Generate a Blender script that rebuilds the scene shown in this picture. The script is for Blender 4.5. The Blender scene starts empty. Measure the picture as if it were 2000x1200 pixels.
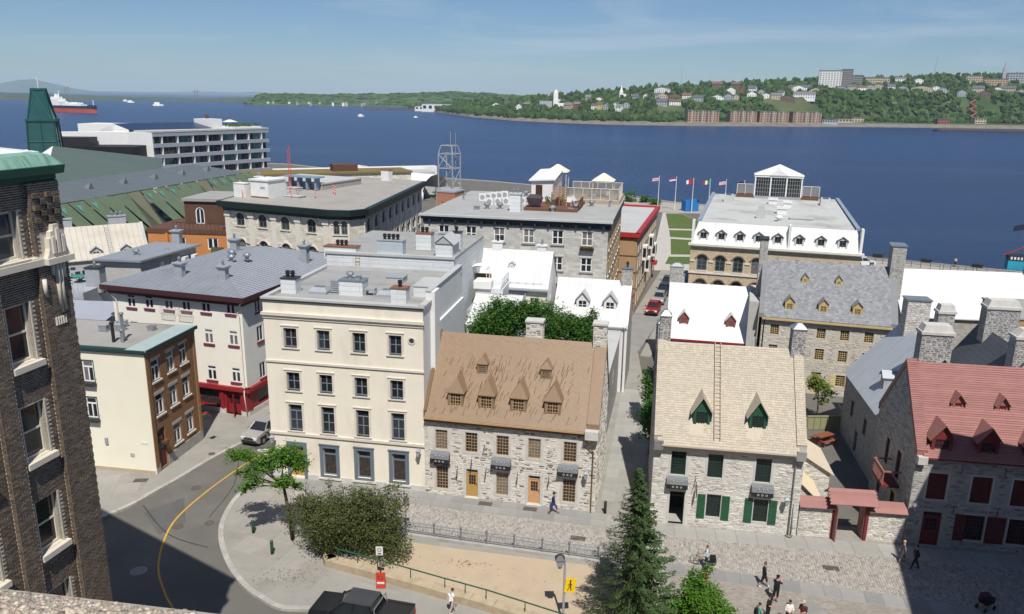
import bpy,bmesh,math,random
from mathutils import Vector,Matrix,noise as mnoise
random.seed(7)
S=bpy.context.scene
C=S.collection
R_=math.radians
# ---------------------------------------------------------------- camera
cam_d=bpy.data.cameras.new('camera');cam=bpy.data.objects.new('camera',cam_d);C.objects.link(cam)
cam_d.sensor_width=36;cam_d.lens=27.756;cam_d.clip_start=0.2;cam_d.clip_end=60000
cam.matrix_world=Matrix.Translation((0,0,30)) @ Matrix(((0.99988,-0.015515,0.0),(0.003986,0.256877,-0.966436),(0.014995,0.96632,0.256908))).to_4x4()
S.camera=cam
# ---------------------------------------------------------------- sky and sun
SUNK=Vector((-0.09,0.645,-1.0))              # travel of sunlight for each metre of drop
el=math.atan2(1.0,math.hypot(SUNK.x,SUNK.y));az=math.atan2(-SUNK.x,-SUNK.y)   # direction towards the sun
W=bpy.data.worlds.new('World');S.world=W;W.use_nodes=True
nt=W.node_tree;nt.nodes.clear()
out=nt.nodes.new('ShaderNodeOutputWorld');bg=nt.nodes.new('ShaderNodeBackground');sky=nt.nodes.new('ShaderNodeTexSky')
sky.sky_type='NISHITA';sky.sun_disc=False;sky.sun_elevation=el;sky.sun_rotation=az
sky.air_density=1.0;sky.dust_density=0.2;sky.ozone_density=3.0;sky.altitude=40
bg.inputs['Strength'].default_value=0.058
# thin high cloud: a soft veil that varies with direction
tc=nt.nodes.new('ShaderNodeTexCoord');mp=nt.nodes.new('ShaderNodeMapping');mp.inputs['Scale'].default_value=(1.5,1.5,13.0);mp.inputs['Rotation'].default_value=(0.12,0.05,0.3)
n1=nt.nodes.new('ShaderNodeTexNoise');n1.inputs['Scale'].default_value=1.6;n1.inputs['Detail'].default_value=7;n1.inputs['Roughness'].default_value=0.58;n1.inputs['Distortion'].default_value=0.6
mr=nt.nodes.new('ShaderNodeMapRange');mr.inputs['From Min'].default_value=0.49;mr.inputs['From Max'].default_value=0.74;mr.inputs['To Max'].default_value=0.6
mx=nt.nodes.new('ShaderNodeMix');mx.data_type='RGBA';mx.inputs['B'].default_value=(10.5,9.6,9.0,1)
nt.links.new(tc.outputs['Generated'],mp.inputs['Vector']);nt.links.new(mp.outputs['Vector'],n1.inputs['Vector']);nt.links.new(n1.outputs['Fac'],mr.inputs['Value'])
nt.links.new(mr.outputs['Result'],mx.inputs['Factor']);nt.links.new(sky.outputs['Color'],mx.inputs['A']);tn_=nt.nodes.new('ShaderNodeMix');tn_.data_type='RGBA';tn_.blend_type='MULTIPLY';tn_.inputs['Factor'].default_value=1;tn_.inputs['B'].default_value=(.78,.97,1.22,1)
nt.links.new(mx.outputs['Result'],tn_.inputs['A']);nt.links.new(tn_.outputs['Result'],bg.inputs['Color']);nt.links.new(bg.outputs['Background'],out.inputs['Surface'])
sd=bpy.data.lights.new('sun','SUN');sun=bpy.data.objects.new('sun',sd);C.objects.link(sun)
sd.energy=5.0;sd.angle=R_(0.5);sd.color=(1.0,0.955,0.89)
sun.rotation_euler=SUNK.to_track_quat('-Z','Y').to_euler();sun.location=(20,-60,120)
S.view_settings.view_transform='Standard';S.view_settings.look='None';S.view_settings.exposure=0.16;S.view_settings.gamma=1;S.view_settings.use_curve_mapping=False
S.render.engine='CYCLES'
# ---------------------------------------------------------------- materials
MATS={}
def lin(h):
    h=h.lstrip('#');r=[int(h[i:i+2],16)/255 for i in (0,2,4)]
    return tuple(c/12.92 if c <= 0.04045 else ((c+0.055)/1.055) ** 2.4 for c in r)
def M(name,col=None,rough=0.8,var=0.12,scale=2.0,col2=None,isl=0.0,bump=0.0,bscale=30.0,metal=0.0,spec=0.3,dirt=None,dirt_scale=0.6,dirt_amt=0.0,dirt_stretch=(1,1,1),pat=None,emis=0,trans=0,cuts=(0.3,0.7),sheen=0):
    """procedural material. pat = ('brick'|'ashlar'|'board'|'seam', width, height, joint, joint colour) laid out in metres on the UV map"""
    if name in MATS:return MATS[name]
    m=bpy.data.materials.new(name);m.use_nodes=True;n=m.node_tree.nodes;L=m.node_tree.links
    p=n['Principled BSDF'];MATS[name]=m
    p.inputs['Roughness'].default_value=rough;p.inputs['Metallic'].default_value=metal;p.inputs['Specular IOR Level'].default_value=spec
    tco=n.new('ShaderNodeTexCoord');vec=tco.outputs['Object']
    def mix(mode,fac,a,b):
        x=n.new('ShaderNodeMix');x.data_type='RGBA';x.blend_type=mode;x.clamp_result=False
        for s,v in (('Factor',fac),('A',a),('B',b)):
            if hasattr(v,'links') or isinstance(v,bpy.types.NodeSocket):L.new(v,x.inputs[s])
            elif s == 'Factor':x.inputs[s].default_value=v
            else:x.inputs[s].default_value=(*v,1)
        return x.outputs['Result']
    c=None
    fac_isl=None
    if isl or col2:
        gi=n.new('ShaderNodeNewGeometry');oi=n.new('ShaderNodeObjectInfo');ad=n.new('ShaderNodeMath');ad.operation='ADD'
        fr=n.new('ShaderNodeMath');fr.operation='FRACT'
        L.new(gi.outputs['Random Per Island'],ad.inputs[0]);L.new(oi.outputs['Random'],ad.inputs[1]);L.new(ad.outputs[0],fr.inputs[0]);fac_isl=fr.outputs[0]
    base=col
    if col2:
        rp=n.new('ShaderNodeMapRange');rp.inputs['From Min'].default_value=cuts[0];rp.inputs['From Max'].default_value=cuts[1];L.new(fac_isl,rp.inputs['Value'])
        base=mix('MIX',rp.outputs['Result'],col,col2)
    nz=n.new('ShaderNodeTexNoise');nz.inputs['Scale'].default_value=scale;nz.inputs['Detail'].default_value=5;nz.inputs['Roughness'].default_value=0.6;L.new(vec,nz.inputs['Vector'])
    mr=n.new('ShaderNodeMapRange');mr.inputs['From Min'].default_value=0.25;mr.inputs['From Max'].default_value=0.75;mr.inputs['To Min'].default_value=1-var;mr.inputs['To Max'].default_value=1+var;L.new(nz.outputs['Fac'],mr.inputs['Value'])
    c=mix('MULTIPLY',1.0,base,mr.outputs['Result'])
    if isl:
        w2=n.new('ShaderNodeMath');w2.operation='MULTIPLY';w2.inputs[1].default_value=7.13;f2=n.new('ShaderNodeMath');f2.operation='FRACT';L.new(fac_isl,w2.inputs[0]);L.new(w2.outputs[0],f2.inputs[0])
        m2=n.new('ShaderNodeMapRange');m2.inputs['To Min'].default_value=1-isl;m2.inputs['To Max'].default_value=1+isl;L.new(f2.outputs[0],m2.inputs['Value'])
        c=mix('MULTIPLY',1.0,c,m2.outputs['Result'])
    hgt=None
    if pat:
        kind,bw,bh,mj,jc=pat
        uv=tco.outputs['UV']
        br=n.new('ShaderNodeTexBrick');L.new(uv,br.inputs['Vector'])
        br.inputs['Scale'].default_value=1;br.inputs['Brick Width'].default_value=bw;br.inputs['Row Height'].default_value=bh;br.inputs['Mortar Size'].default_value=mj;br.inputs['Mortar Smooth'].default_value=0.2;br.inputs['Bias'].default_value=0
        br.offset={'brick':0.5,'ashlar':0.5,'board':0.37,'seam':0.0}[kind]
        v1=0.18 if kind in ('brick','ashlar') else 0.05
        br.inputs['Color1'].default_value=(1-v1,1-v1,1-v1,1);br.inputs['Color2'].default_value=(1+v1,1+v1,1+v1,1);br.inputs['Mortar'].default_value=(1,1,1,1)
        c=mix('MULTIPLY',1.0,c,br.outputs['Color'])
        c=mix('MIX',br.outputs['Fac'],c,jc)
        hgt=br.outputs['Fac']
    if dirt is not None:
        mpn=n.new('ShaderNodeMapping');mpn.inputs['Scale'].default_value=dirt_stretch;L.new(vec,mpn.inputs['Vector'])
        dz=n.new('ShaderNodeTexNoise');dz.inputs['Scale'].default_value=dirt_scale;dz.inputs['Detail'].default_value=6;dz.inputs['Roughness'].default_value=0.65;L.new(mpn.outputs['Vector'],dz.inputs['Vector'])
        dr=n.new('ShaderNodeMapRange');dr.inputs['From Min'].default_value=0.5;dr.inputs['From Max'].default_value=0.72;dr.inputs['To Max'].default_value=dirt_amt;L.new(dz.outputs['Fac'],dr.inputs['Value'])
        c=mix('MIX',dr.outputs['Result'],c,dirt)
    L.new(c,p.inputs['Base Color'])
    if bump or hgt is not None:
        bn=n.new('ShaderNodeBump');bn.inputs['Strength'].default_value=bump or 0.4;bn.inputs['Distance'].default_value=0.02
        b2=n.new('ShaderNodeTexNoise');b2.inputs['Scale'].default_value=bscale;b2.inputs['Detail'].default_value=4;L.new(vec,b2.inputs['Vector'])
        h=b2.outputs['Fac']
        if hgt is not None:
            sb=n.new('ShaderNodeMath');sb.operation='SUBTRACT';L.new(h,sb.inputs[0]);L.new(hgt,sb.inputs[1]);h=sb.outputs[0]
        L.new(h,bn.inputs['Height']);L.new(bn.outputs['Normal'],p.inputs['Normal'])
    if trans:
        p.inputs['Transmission Weight'].default_value=trans
    if emis:
        p.inputs['Emission Color'].default_value=(*col,1);p.inputs['Emission Strength'].default_value=emis
    return m
# ---------------------------------------------------------------- mesh building
class MB:
    def __init__(s):s.v=[];s.f=[];s.m=[];s.uv=[]
    def face(s,pts,m=0,uv=None):
        i=len(s.v);s.v += [tuple(p) for p in pts];s.f.append(tuple(range(i,i+len(pts))));s.m.append(m);s.uv.append(uv);return s
    def box(s,x0,y0,z0,x1,y1,z1,m=0,T=None,skip=''):
        if x0 > x1:x0,x1=x1,x0
        if y0 > y1:y0,y1=y1,y0
        if z0 > z1:z0,z1=z1,z0
        P=[(x0,y0,z0),(x1,y0,z0),(x1,y1,z0),(x0,y1,z0),(x0,y0,z1),(x1,y0,z1),(x1,y1,z1),(x0,y1,z1)]
        if T:P=[tuple(T @ Vector(p)) for p in P]
        i=len(s.v);s.v += P
        dx,dy,dz=x1-x0,y1-y0,z1-z0
        for k,q,(a,b),(ua,ub) in (('b',(0,3,2,1),(dy,dx),(y0,x0)),('t',(4,5,6,7),(dx,dy),(x0,y0)),('f',(0,1,5,4),(dx,dz),(x0,z0)),('r',(1,2,6,5),(dy,dz),(y0,z0)),('k',(2,3,7,6),(dx,dz),(x0,z0)),('l',(3,0,4,7),(dy,dz),(y0,z0))):
            if k in skip:continue
            s.f.append(tuple(i+j for j in q));s.m.append(m);s.uv.append([(ua,ub),(ua+a,ub),(ua+a,ub+b),(ua,ub+b)])
        return s
    def taper(s,cx,cy,z0,z1,w0,d0,w1,d1,m=0,ox=0,oy=0):
        b=[(cx-w0/2,cy-d0/2,z0),(cx+w0/2,cy-d0/2,z0),(cx+w0/2,cy+d0/2,z0),(cx-w0/2,cy+d0/2,z0)]
        t=[(cx+ox-w1/2,cy+oy-d1/2,z1),(cx+ox+w1/2,cy+oy-d1/2,z1),(cx+ox+w1/2,cy+oy+d1/2,z1),(cx+ox-w1/2,cy+oy+d1/2,z1)]
        for k in range(4):s.face([b[k],b[(k+1) % 4],t[(k+1) % 4],t[k]],m)
        s.face(t,m);s.face(b[::-1],m);return s
    def prism(s,poly,z0,z1,m=0,mt=None,bottom=False):
        n=len(poly)
        for k in range(n):
            a,b=poly[k],poly[(k+1) % n];l=math.hypot(b[0]-a[0],b[1]-a[1])
            s.face([(a[0],a[1],z0),(b[0],b[1],z0),(b[0],b[1],z1),(a[0],a[1],z1)],m,[(0,z0),(l,z0),(l,z1),(0,z1)])
        s.face([(p[0],p[1],z1) for p in poly],m if mt is None else mt,[(p[0],p[1]) for p in poly])
        if bottom:s.face([(p[0],p[1],z0) for p in reversed(poly)],m)
        return s
    def tube(s,path,r,n=6,m=0,cap=True):
        path=[Vector(p) for p in path];rr=r if hasattr(r,'__len__') else [r]*len(path)
        rings=[]
        for k,p in enumerate(path):
            d=(path[min(k+1,len(path)-1)]-path[max(k-1,0)]).normalized()
            a=d.cross(Vector((0,0,1)) if abs(d.z) < 0.93 else Vector((1,0,0))).normalized();b=d.cross(a)
            i=len(s.v);s.v += [tuple(p+(a*math.cos(t)+b*math.sin(t))*rr[k]) for t in (2*math.pi*j/n for j in range(n))];rings.append(i)
        for k in range(len(rings)-1):
            for j in range(n):
                s.f.append((rings[k]+j,rings[k+1]+j,rings[k+1]+(j+1) % n,rings[k]+(j+1) % n));s.m.append(m);s.uv.append(None)
        if cap:
            s.f.append(tuple(rings[0]+j for j in range(n)));s.m.append(m);s.uv.append(None)
            s.f.append(tuple(rings[-1]+j for j in reversed(range(n))));s.m.append(m);s.uv.append(None)
        return s
    def lathe(s,prof,cx=0,cy=0,n=12,m=0):
        rings=[]
        for r,z in prof:
            i=len(s.v);s.v += [(cx+r*math.cos(2*math.pi*j/n),cy+r*math.sin(2*math.pi*j/n),z) for j in range(n)];rings.append(i)
        for k in range(len(rings)-1):
            for j in range(n):
                s.f.append((rings[k]+j,rings[k]+(j+1) % n,rings[k+1]+(j+1) % n,rings[k+1]+j));s.m.append(m);s.uv.append(None)
        s.f.append(tuple(rings[-1]+j for j in range(n)));s.m.append(m);s.uv.append(None)
        s.f.append(tuple(rings[0]+j for j in reversed(range(n))));s.m.append(m);s.uv.append(None)
        return s
    def blob(s,c,rad,sub=1,jit=0.15,m=0,rnd=random):
        t=ico(sub)
        i=len(s.v)
        for p in t[0]:
            k=1+rnd.uniform(-jit,jit);s.v.append((c[0]+p[0]*rad[0]*k,c[1]+p[1]*rad[1]*k,c[2]+p[2]*rad[2]*k))
        for q in t[1]:s.f.append(tuple(i+j for j in q));s.m.append(m);s.uv.append(None)
        return s
    def mesh(s,name,mats,smooth=False):
        me=bpy.data.meshes.new(name);me.from_pydata(s.v,[],s.f)
        mats=mats if isinstance(mats,(list,tuple)) else [mats]
        for x in mats:me.materials.append(x)
        if len(mats) > 1:me.polygons.foreach_set('material_index',s.m)
        if any(u for u in s.uv):
            ul=me.uv_layers.new(name='UVMap');k=0;flat=[0.0]*(2*len(me.loops))
            for f,u in zip(s.f,s.uv):
                for j in range(len(f)):
                    if u:flat[2*k]=u[j][0];flat[2*k+1]=u[j][1]
                    k += 1
            ul.data.foreach_set('uv',flat)
        if smooth:me.polygons.foreach_set('use_smooth',[True]*len(me.polygons))
        return me
    def build(s,name,mats,parent=None,smooth=False,loc=None,rz=0):
        return obj(name,s.mesh(name,mats,smooth),parent,loc,rz)
_ico={}
def ico(sub):
    if sub not in _ico:
        b=bmesh.new();bmesh.ops.create_icosphere(b,subdivisions=sub,radius=1.0);b.verts.ensure_lookup_table()
        _ico[sub]=([tuple(v.co) for v in b.verts],[tuple(v.index for v in f.verts) for f in b.faces]);b.free()
    return _ico[sub]
def obj(name,me,parent=None,loc=None,rz=0):
    o=bpy.data.objects.new(name,me);C.objects.link(o)
    if parent:o.parent=parent
    if loc is not None:o.location=loc
    if rz:o.rotation_euler=(0,0,rz)
    return o
def tag(o,label=None,cat=None,group=None,kind=None):
    if label:o['label']=label
    if cat:o['category']=cat
    if group:o['group']=group
    if kind:o['kind']=kind
    return o
def thing(name,label,cat,loc=(0,0,0),rz=0,group=None):
    o=obj(name,None,None,loc,rz);o.empty_display_size=0.3
    return tag(o,label,cat,group)
def copy_tree(o,parent=None):
    c=o.copy();C.objects.link(c);c.parent=parent
    for ch in list(o.children):copy_tree(ch,c)
    return c
def struct(name,mb,mat,**k):return tag(mb.build(name,mat,**k),kind='structure')
# ---------------------------------------------------------------- facade kit
class Wall:
    """a wall from P0 to P1 (local plan points of a building, outside on the right hand) with real openings and reveals"""
    def __init__(s,parent,P0,P1,z0,z1,mat,ops=(),reveal=0.2,name='wall',top=None,extra=None):
        s.parent=parent;s.P0=Vector((*P0,0));d=Vector((P1[0]-P0[0],P1[1]-P0[1],0));s.L=d.length;s.d=d.normalized();s.n=Vector((s.d.y,-s.d.x,0));s.ang=math.atan2(s.d.y,s.d.x)
        s.z0,s.z1,s.reveal,s.ops=z0,z1,reveal,list(ops)
        mb=MB()
        xs=sorted({0.0,s.L} | {o[0] for o in ops} | {o[2] for o in ops});zs=sorted({z0,z1} | {o[1] for o in ops} | {o[3] for o in ops})
        xs=[x for x in xs if -1e-6 <= x <= s.L+1e-6];zs=[z for z in zs if z0-1e-6 <= z <= z1+1e-6]
        for a,b in zip(xs,xs[1:]):
            for c,e in zip(zs,zs[1:]):
                mx_,mz=(a+b)/2,(c+e)/2
                if any(o[0] < mx_ < o[2] and o[1] < mz < o[3] for o in ops):continue
                s.q(mb,[(a,c),(b,c),(b,e),(a,e)])
        for o in ops:
            a,c,b,e=o[:4];rise=o[4] if len(o) > 4 else 0
            if rise:
                n=8;w=b-a;R=(w*w/4+rise*rise)/(2*rise);cx=(a+b)/2;cz=e-R
                th=math.asin(min(1,w/2/R));arc=[(cx+R*math.sin(t),cz+R*math.cos(t)) for t in (-th+2*th*k/n for k in range(n+1))]
                s.q(mb,[(a,e)]+arc[:n // 2+1][::1] if False else [(a,e-rise)]+arc[1:n // 2+1]+[(a,e)])
                s.q(mb,[(b,e)]+arc[n // 2:-1]+[(b,e-rise)])
                prof=[(a,c),(b,c),(b,e-rise)]+arc[::-1][1:-1]+[(a,e-rise)]
            else:prof=[(a,c),(b,c),(b,e),(a,e)]
            for k in range(len(prof)):
                p,q=prof[k],prof[(k+1) % len(prof)]
                mb.face([s.p(*p),s.p(*p,-reveal),s.p(*q,-reveal),s.p(*q)][::-1],0,[(0,0),(.2,0),(.2,.2),(0,.2)])
        if top:      # gable outline above z1: points (s, z) from right to left
            s.q(mb,[(0,z1),(s.L,z1)]+list(top))
        s.o=mb.build(name,mat,parent)
    def p(s,a,z,off=0.0):return s.P0+s.d*a+s.n*off+Vector((0,0,z))
    def q(s,mb,pts,m=0):mb.face([s.p(*p) for p in pts],m,pts)
    def box(s,mb,a0,z0,a1,z1,o0,o1,m=0):
        c=[s.p(a0,z0,o1),s.p(a1,z0,o1),s.p(a1,z0,o0),s.p(a0,z0,o0)];dz=Vector((0,0,z1-z0));t=[x+dz for x in c]
        w=abs(a1-a0);h=z1-z0
        mb.face([c[0],c[1],t[1],t[0]],m,[(a0,z0),(a1,z0),(a1,z1),(a0,z1)]);mb.face([c[1],c[2],t[2],t[1]],m);mb.face([c[3],c[0],t[0],t[3]],m);mb.face(t,m,[(a0,0),(a1,0),(a1,o1-o0),(a0,o1-o0)]);mb.face(c[::-1],m);mb.face([c[2],c[3],t[3],t[2]],m)
    def part(s,name,mats,boxes,parent=None):
        mb=MB()
        for b in boxes:s.box(mb,*b)
        return mb.build(name,mats,parent or s.parent)
_wm={}
def win_mesh(w,h,nx,ny,ft,mt,trans,rise,depth=0.07):
    """frame with glazing bars; origin bottom centre, outside towards -y"""
    key=('f',round(w,2),round(h,2),nx,ny,ft,mt,trans,rise)
    if key not in _wm:
        mb=MB();hw=w/2;d=depth
        mb.box(-hw,-d,0,-hw+ft,0,h-rise);mb.box(hw-ft,-d,0,hw,0,h-rise);mb.box(-hw+ft,-d,0,hw-ft,0,ft)
        if rise:
            n=8;R=(w*w/4+rise*rise)/(2*rise);cz=h-R;th=math.asin(min(1,hw/R))
            for k in range(n):
                t0,t1=-th+2*th*k/n,-th+2*th*(k+1)/n
                P=[(R*math.sin(t0),cz+R*math.cos(t0)),(R*math.sin(t1),cz+R*math.cos(t1)),((R-ft*1.3)*math.sin(t1),cz+(R-ft*1.3)*math.cos(t1)),((R-ft*1.3)*math.sin(t0),cz+(R-ft*1.3)*math.cos(t0))]
                mb.face([(x,-d,z) for x,z in P[::-1]]);mb.face([(P[3][0],-d,P[3][1]),(P[2][0],-d,P[2][1]),(P[2][0],0,P[2][1]),(P[3][0],0,P[3][1])])
        else:mb.box(-hw+ft,-d,h-ft,hw-ft,0,h)
        zt=h-ft-rise*0.4
        top=zt
        if trans:top=ft+(zt-ft)*(1-trans);mb.box(-hw+ft,-d*0.9,top-mt*.8,hw-ft,-0.01,top+mt*.8)
        for i in range(1,nx):
            x=-hw+ft+(w-2*ft)*i/nx;m=mt*(1.5 if (nx % 2 == 0 and i == nx // 2) else 1);mb.box(x-m/2,-d*0.75,ft,x+m/2,-0.012,(top if trans else zt))
        for j in range(1,ny):
            z=ft+(top-ft)*j/ny;mb.box(-hw+ft,-d*0.7,z-mt/2,hw-ft,-0.014,z+mt/2)
        _wm[key]=mb
    return _wm[key]
def frame_data(w,h,nx,ny,ft,mt,trans,rise,mat):
    k=('fd',round(w,2),round(h,2),nx,ny,ft,mt,trans,rise,mat.name)
    if k not in _wm:_wm[k]=win_mesh(w,h,nx,ny,ft,mt,trans,rise).mesh('window',mat)
    return _wm[k]
def pane_data(w,h,mat):
    k=('p',round(w,2),round(h,2),mat.name)
    if k not in _wm:_wm[k]=MB().box(-w/2,-0.02,0,w/2,-0.008,h).mesh('pane',mat)
    return _wm[k]
def window(wl,sc,zb,w,h,fm,nx=2,ny=2,ft=0.07,mt=0.045,trans=0,rise=0,glass=None,split=False,surround=None,sill=None,lintel=None,off=None,name='window',parent=None,arch=None):
    off=-wl.reveal+0.06 if off is None else off
    o=obj(name,frame_data(w,h,nx,ny,ft,mt,trans,rise,fm),parent or wl.parent,wl.p(sc,zb,off),wl.ang)
    g=glass or GLASS[random.randrange(len(GLASS))]
    if split:
        zt=h-ft;top=ft+(zt-ft)*(1-trans) if trans else zt
        for i in range(nx):
            for j in range(ny):
                pw=(w-2*ft)/nx;ph=(top-ft)/ny
                q=obj('pane',pane_data(pw-.005,ph-.005,g if random.random() < .8 else GLASS[0]),o,(-w/2+ft+pw*(i+.5),0,ft+ph*j+.002))
        if trans:obj('pane',pane_data(w-2*ft,zt-top,g),o,(0,0,top+.002))
    else:obj('pane',pane_data(w-0.02,h-0.02-rise*.15,g),o,(0,0,0.01))
    o2=-off      # outer face of the wall in the window's own y is off
    if surround:
        sw,sm=surround[:2];pr=surround[2] if len(surround) > 2 else 0.035
        mb=MB();y0,y1=off-pr,off+0.01
        y0,y1=-(-off)-pr,off+0.012
        # wall face lies at local y = off (off is negative -> face is outside at y = off)
        mb.box(-w/2-sw,off-pr,-sw*.7,-w/2,off+.02,h+sw);mb.box(w/2,off-pr,-sw*.7,w/2+sw,off+.02,h+sw);mb.box(-w/2,off-pr,h,w/2,off+.02,h+sw);mb.box(-w/2,off-pr,-sw*.7,w/2,off+.02,0)
        if len(surround) > 3:mb.box(-w/2-sw-.05,off-pr-.05,h+sw,w/2+sw+.05,off+.02,h+sw+surround[3])
        mb.build('surround',sm,o)
    if sill:
        sm,sh,sp,sx=sill;MB().box(-w/2-sx,off-sp,-sh,w/2+sx,-0.02,0).build('sill',sm,o)
    if lintel:
        lm,lh,lx=lintel;MB().box(-w/2-lx,off-.03,h,w/2+lx,off+.02,h+lh).build('lintel',lm,o)
    if arch:         # raised stone arch (hood mould) over the window
        am,aw,ap=arch;mb=MB();n=10;R=(w*w/4+rise*rise)/(2*rise) if rise else w;cz=h-R;th=math.asin(min(1,w/2/R)) if rise else .5
        for k in range(n):
            t0,t1=-th+2*th*k/n,-th+2*th*(k+1)/n
            ri,ro=R+.02,R+aw
            P=[(ri*math.sin(t0),cz+ri*math.cos(t0)),(ro*math.sin(t0),cz+ro*math.cos(t0)),(ro*math.sin(t1),cz+ro*math.cos(t1)),(ri*math.sin(t1),cz+ri*math.cos(t1))]
            ya,yb=off-ap,off+.01
            mb.face([(x,ya,z) for x,z in P]);mb.face([(P[1][0],yb,P[1][1]),(P[2][0],yb,P[2][1]),(P[2][0],ya,P[2][1]),(P[1][0],ya,P[1][1])]);mb.face([(P[0][0],ya,P[0][1]),(P[3][0],ya,P[3][1]),(P[3][0],yb,P[3][1]),(P[0][0],yb,P[0][1])])
        mb.box(-w/2-aw-.12,off-ap,h-rise-.1,-w/2-.02,off+.01,h-rise+.02);mb.box(w/2+.02,off-ap,h-rise-.1,w/2+aw+.12,off+.01,h-rise+.02)
        mb.build('hood_mould',am,o)
    return o
def op(sc,zb,w,h,rise=0):return (sc-w/2,zb,sc+w/2,zb+h,rise)
def clip_poly(poly,keep):
    """Sutherland-Hodgman against half planes (a,b,c): a*x+b*y<=c"""
    for a,b,c in keep:
        out=[]
        for k in range(len(poly)):
            p,q=poly[k],poly[(k+1) % len(poly)];fp,fq=a*p[0]+b*p[1]-c,a*q[0]+b*q[1]-c
            if fp <= 0:out.append(p)
            if fp*fq < 0:t=fp/(fp-fq);out.append((p[0]+(q[0]-p[0])*t,p[1]+(q[1]-p[1])*t))
        poly=out
        if len(poly) < 3:return []
    return poly
def poly_area(p):return abs(sum(p[k][0]*p[(k+1) % len(p)][1]-p[(k+1) % len(p)][0]*p[k][1] for k in range(len(p))))/2
def slab(mb,P,poly,h,bev=0.25,m=0):
    """low bevelled block on a surface; P(s, t, height) maps to 3-D"""
    cx=sum(p[0] for p in poly)/len(poly);cy=sum(p[1] for p in poly)/len(poly)
    k=1-bev;top=[(cx+(p[0]-cx)*k,cy+(p[1]-cy)*k) for p in poly];n=len(poly)
    i=len(mb.v)
    mb.v += [tuple(P(*p,-0.004)) for p in poly]+[tuple(P(*p,h)) for p in top]
    mb.f.append(tuple(i+n+j for j in range(n)));mb.m.append(m);mb.uv.append(None)
    for j in range(n):mb.f.append((i+j,i+(j+1) % n,i+n+(j+1) % n,i+n+j));mb.m.append(m);mb.uv.append(None)
def pieces(parent,name,polys,P,mat,heights,bev=0.16,limit=300,stuff_name=None,score=None):
    """each polygon a piece; the largest `limit` are objects of their own, the rest one joined part"""
    if not polys:return
    idx=sorted(range(len(polys)),key=(lambda k:-score(polys[k])) if score else (lambda k:-poly_area(polys[k])))
    rest=MB()
    for r,k in enumerate(idx):
        h=heights() if callable(heights) else heights
        if r < limit:
            mb=MB();slab(mb,P,polys[k],h,bev);c=Vector(mb.v[0]);mb.v=[tuple(Vector(v)-c) for v in mb.v]
            mb.build(name,mat,parent,loc=c)
        else:slab(rest,P,polys[k],h,bev)
    if rest.f:tag(rest.build(stuff_name or name+'s',mat,parent),kind='stuff')
def rubble(wl,z0,z1,mat,lmin=.22,lmax=.6,hmin=.11,hmax=.24,joint=.018,proud=(.008,.035),avoid=(),limit=300,s0=0,s1=None,keep=None,rnd=None,fill=1.0,jit=.3):
    rnd=rnd or random.Random(3);s1=wl.L if s1 is None else s1;polys=[]
    z=z0
    while z < z1-.05:
        h=min(rnd.uniform(hmin,hmax),z1-z);a=s0-rnd.uniform(0,.2)
        while a < s1:
            l=rnd.uniform(lmin,lmax)*(.7+.6*h/hmax)
            if rnd.random() < fill:
                a0,a1=max(a+joint/2,s0),min(a+l-joint/2,s1);b0,b1=z+joint/2,z+h-joint/2
                if a1-a0 > .06 and not any(a1 > o[0] and a0 < o[2] and b1 > o[1] and b0 < o[3] for o in avoid):
                    j=jit*h
                    p=[(a0+rnd.uniform(0,j),b0+rnd.uniform(0,j*.5)),((a0+a1)/2,b0+rnd.uniform(0,j*.3)),(a1-rnd.uniform(0,j),b0+rnd.uniform(0,j*.5)),(a1-rnd.uniform(0,j),b1-rnd.uniform(0,j*.5)),((a0+a1)/2+rnd.uniform(-j,j)*.5,b1-rnd.uniform(0,j*.3)),(a0+rnd.uniform(0,j),b1-rnd.uniform(0,j*.5))]
                    if keep:p=clip_poly(p,keep)
                    if p and poly_area(p) > .004:polys.append(p)
            a += l
        z += h
    pieces(wl.o,'stone',polys,lambda a,z,h:wl.p(a,z,h),mat,lambda:rnd.uniform(*proud),limit=limit)
def shingles(parent,O,U,V,su,sv,mat,keep=None,lift=.03,jit=.15,name='shingles',rnd=None,rows=None,limit=0):
    """overlapping shingles over the slope O + u*U + v*V (U along the eave, V up the slope)"""
    rnd=rnd or random.Random(5);O,U,V=Vector(O),Vector(U),Vector(V);LU,LV=U.length,V.length;u_,v_=U.normalized(),V.normalized();n=u_.cross(v_).normalized()
    mb=MB();v=0;k=0
    while v < LV-.02:
        a=-(su*.5 if k % 2 else 0)+rnd.uniform(-.05,0)*su;v1=min(v+sv*1.12,LV)
        while a < LU:
            w=su*rnd.uniform(1-jit,1+jit);a0,a1=max(a+.004,0),min(a+w-.004,LU);a += w
            if a1-a0 < .03:continue
            if keep and not keep((a0+a1)/2,v):continue
            dv=rnd.uniform(-.01,.01);l0=lift*rnd.uniform(.8,1.3)
            p=[O+u_*a0+v_*(v+dv),O+u_*a1+v_*(v+dv),O+u_*a1+v_*v1,O+u_*a0+v_*v1]
            t=[p[0]+n*l0,p[1]+n*l0,p[2]+n*.004,p[3]+n*.004]
            i=len(mb.v);mb.v += [tuple(x) for x in (p[0],p[1],*t)]
            mb.f += [(i+2,i+3,i+4,i+5),(i,i+1,i+3,i+2)];mb.m += [0,0];mb.uv += [None,None]
        v += sv;k += 1
    return tag(mb.build(name,mat,parent),kind='stuff')
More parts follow.
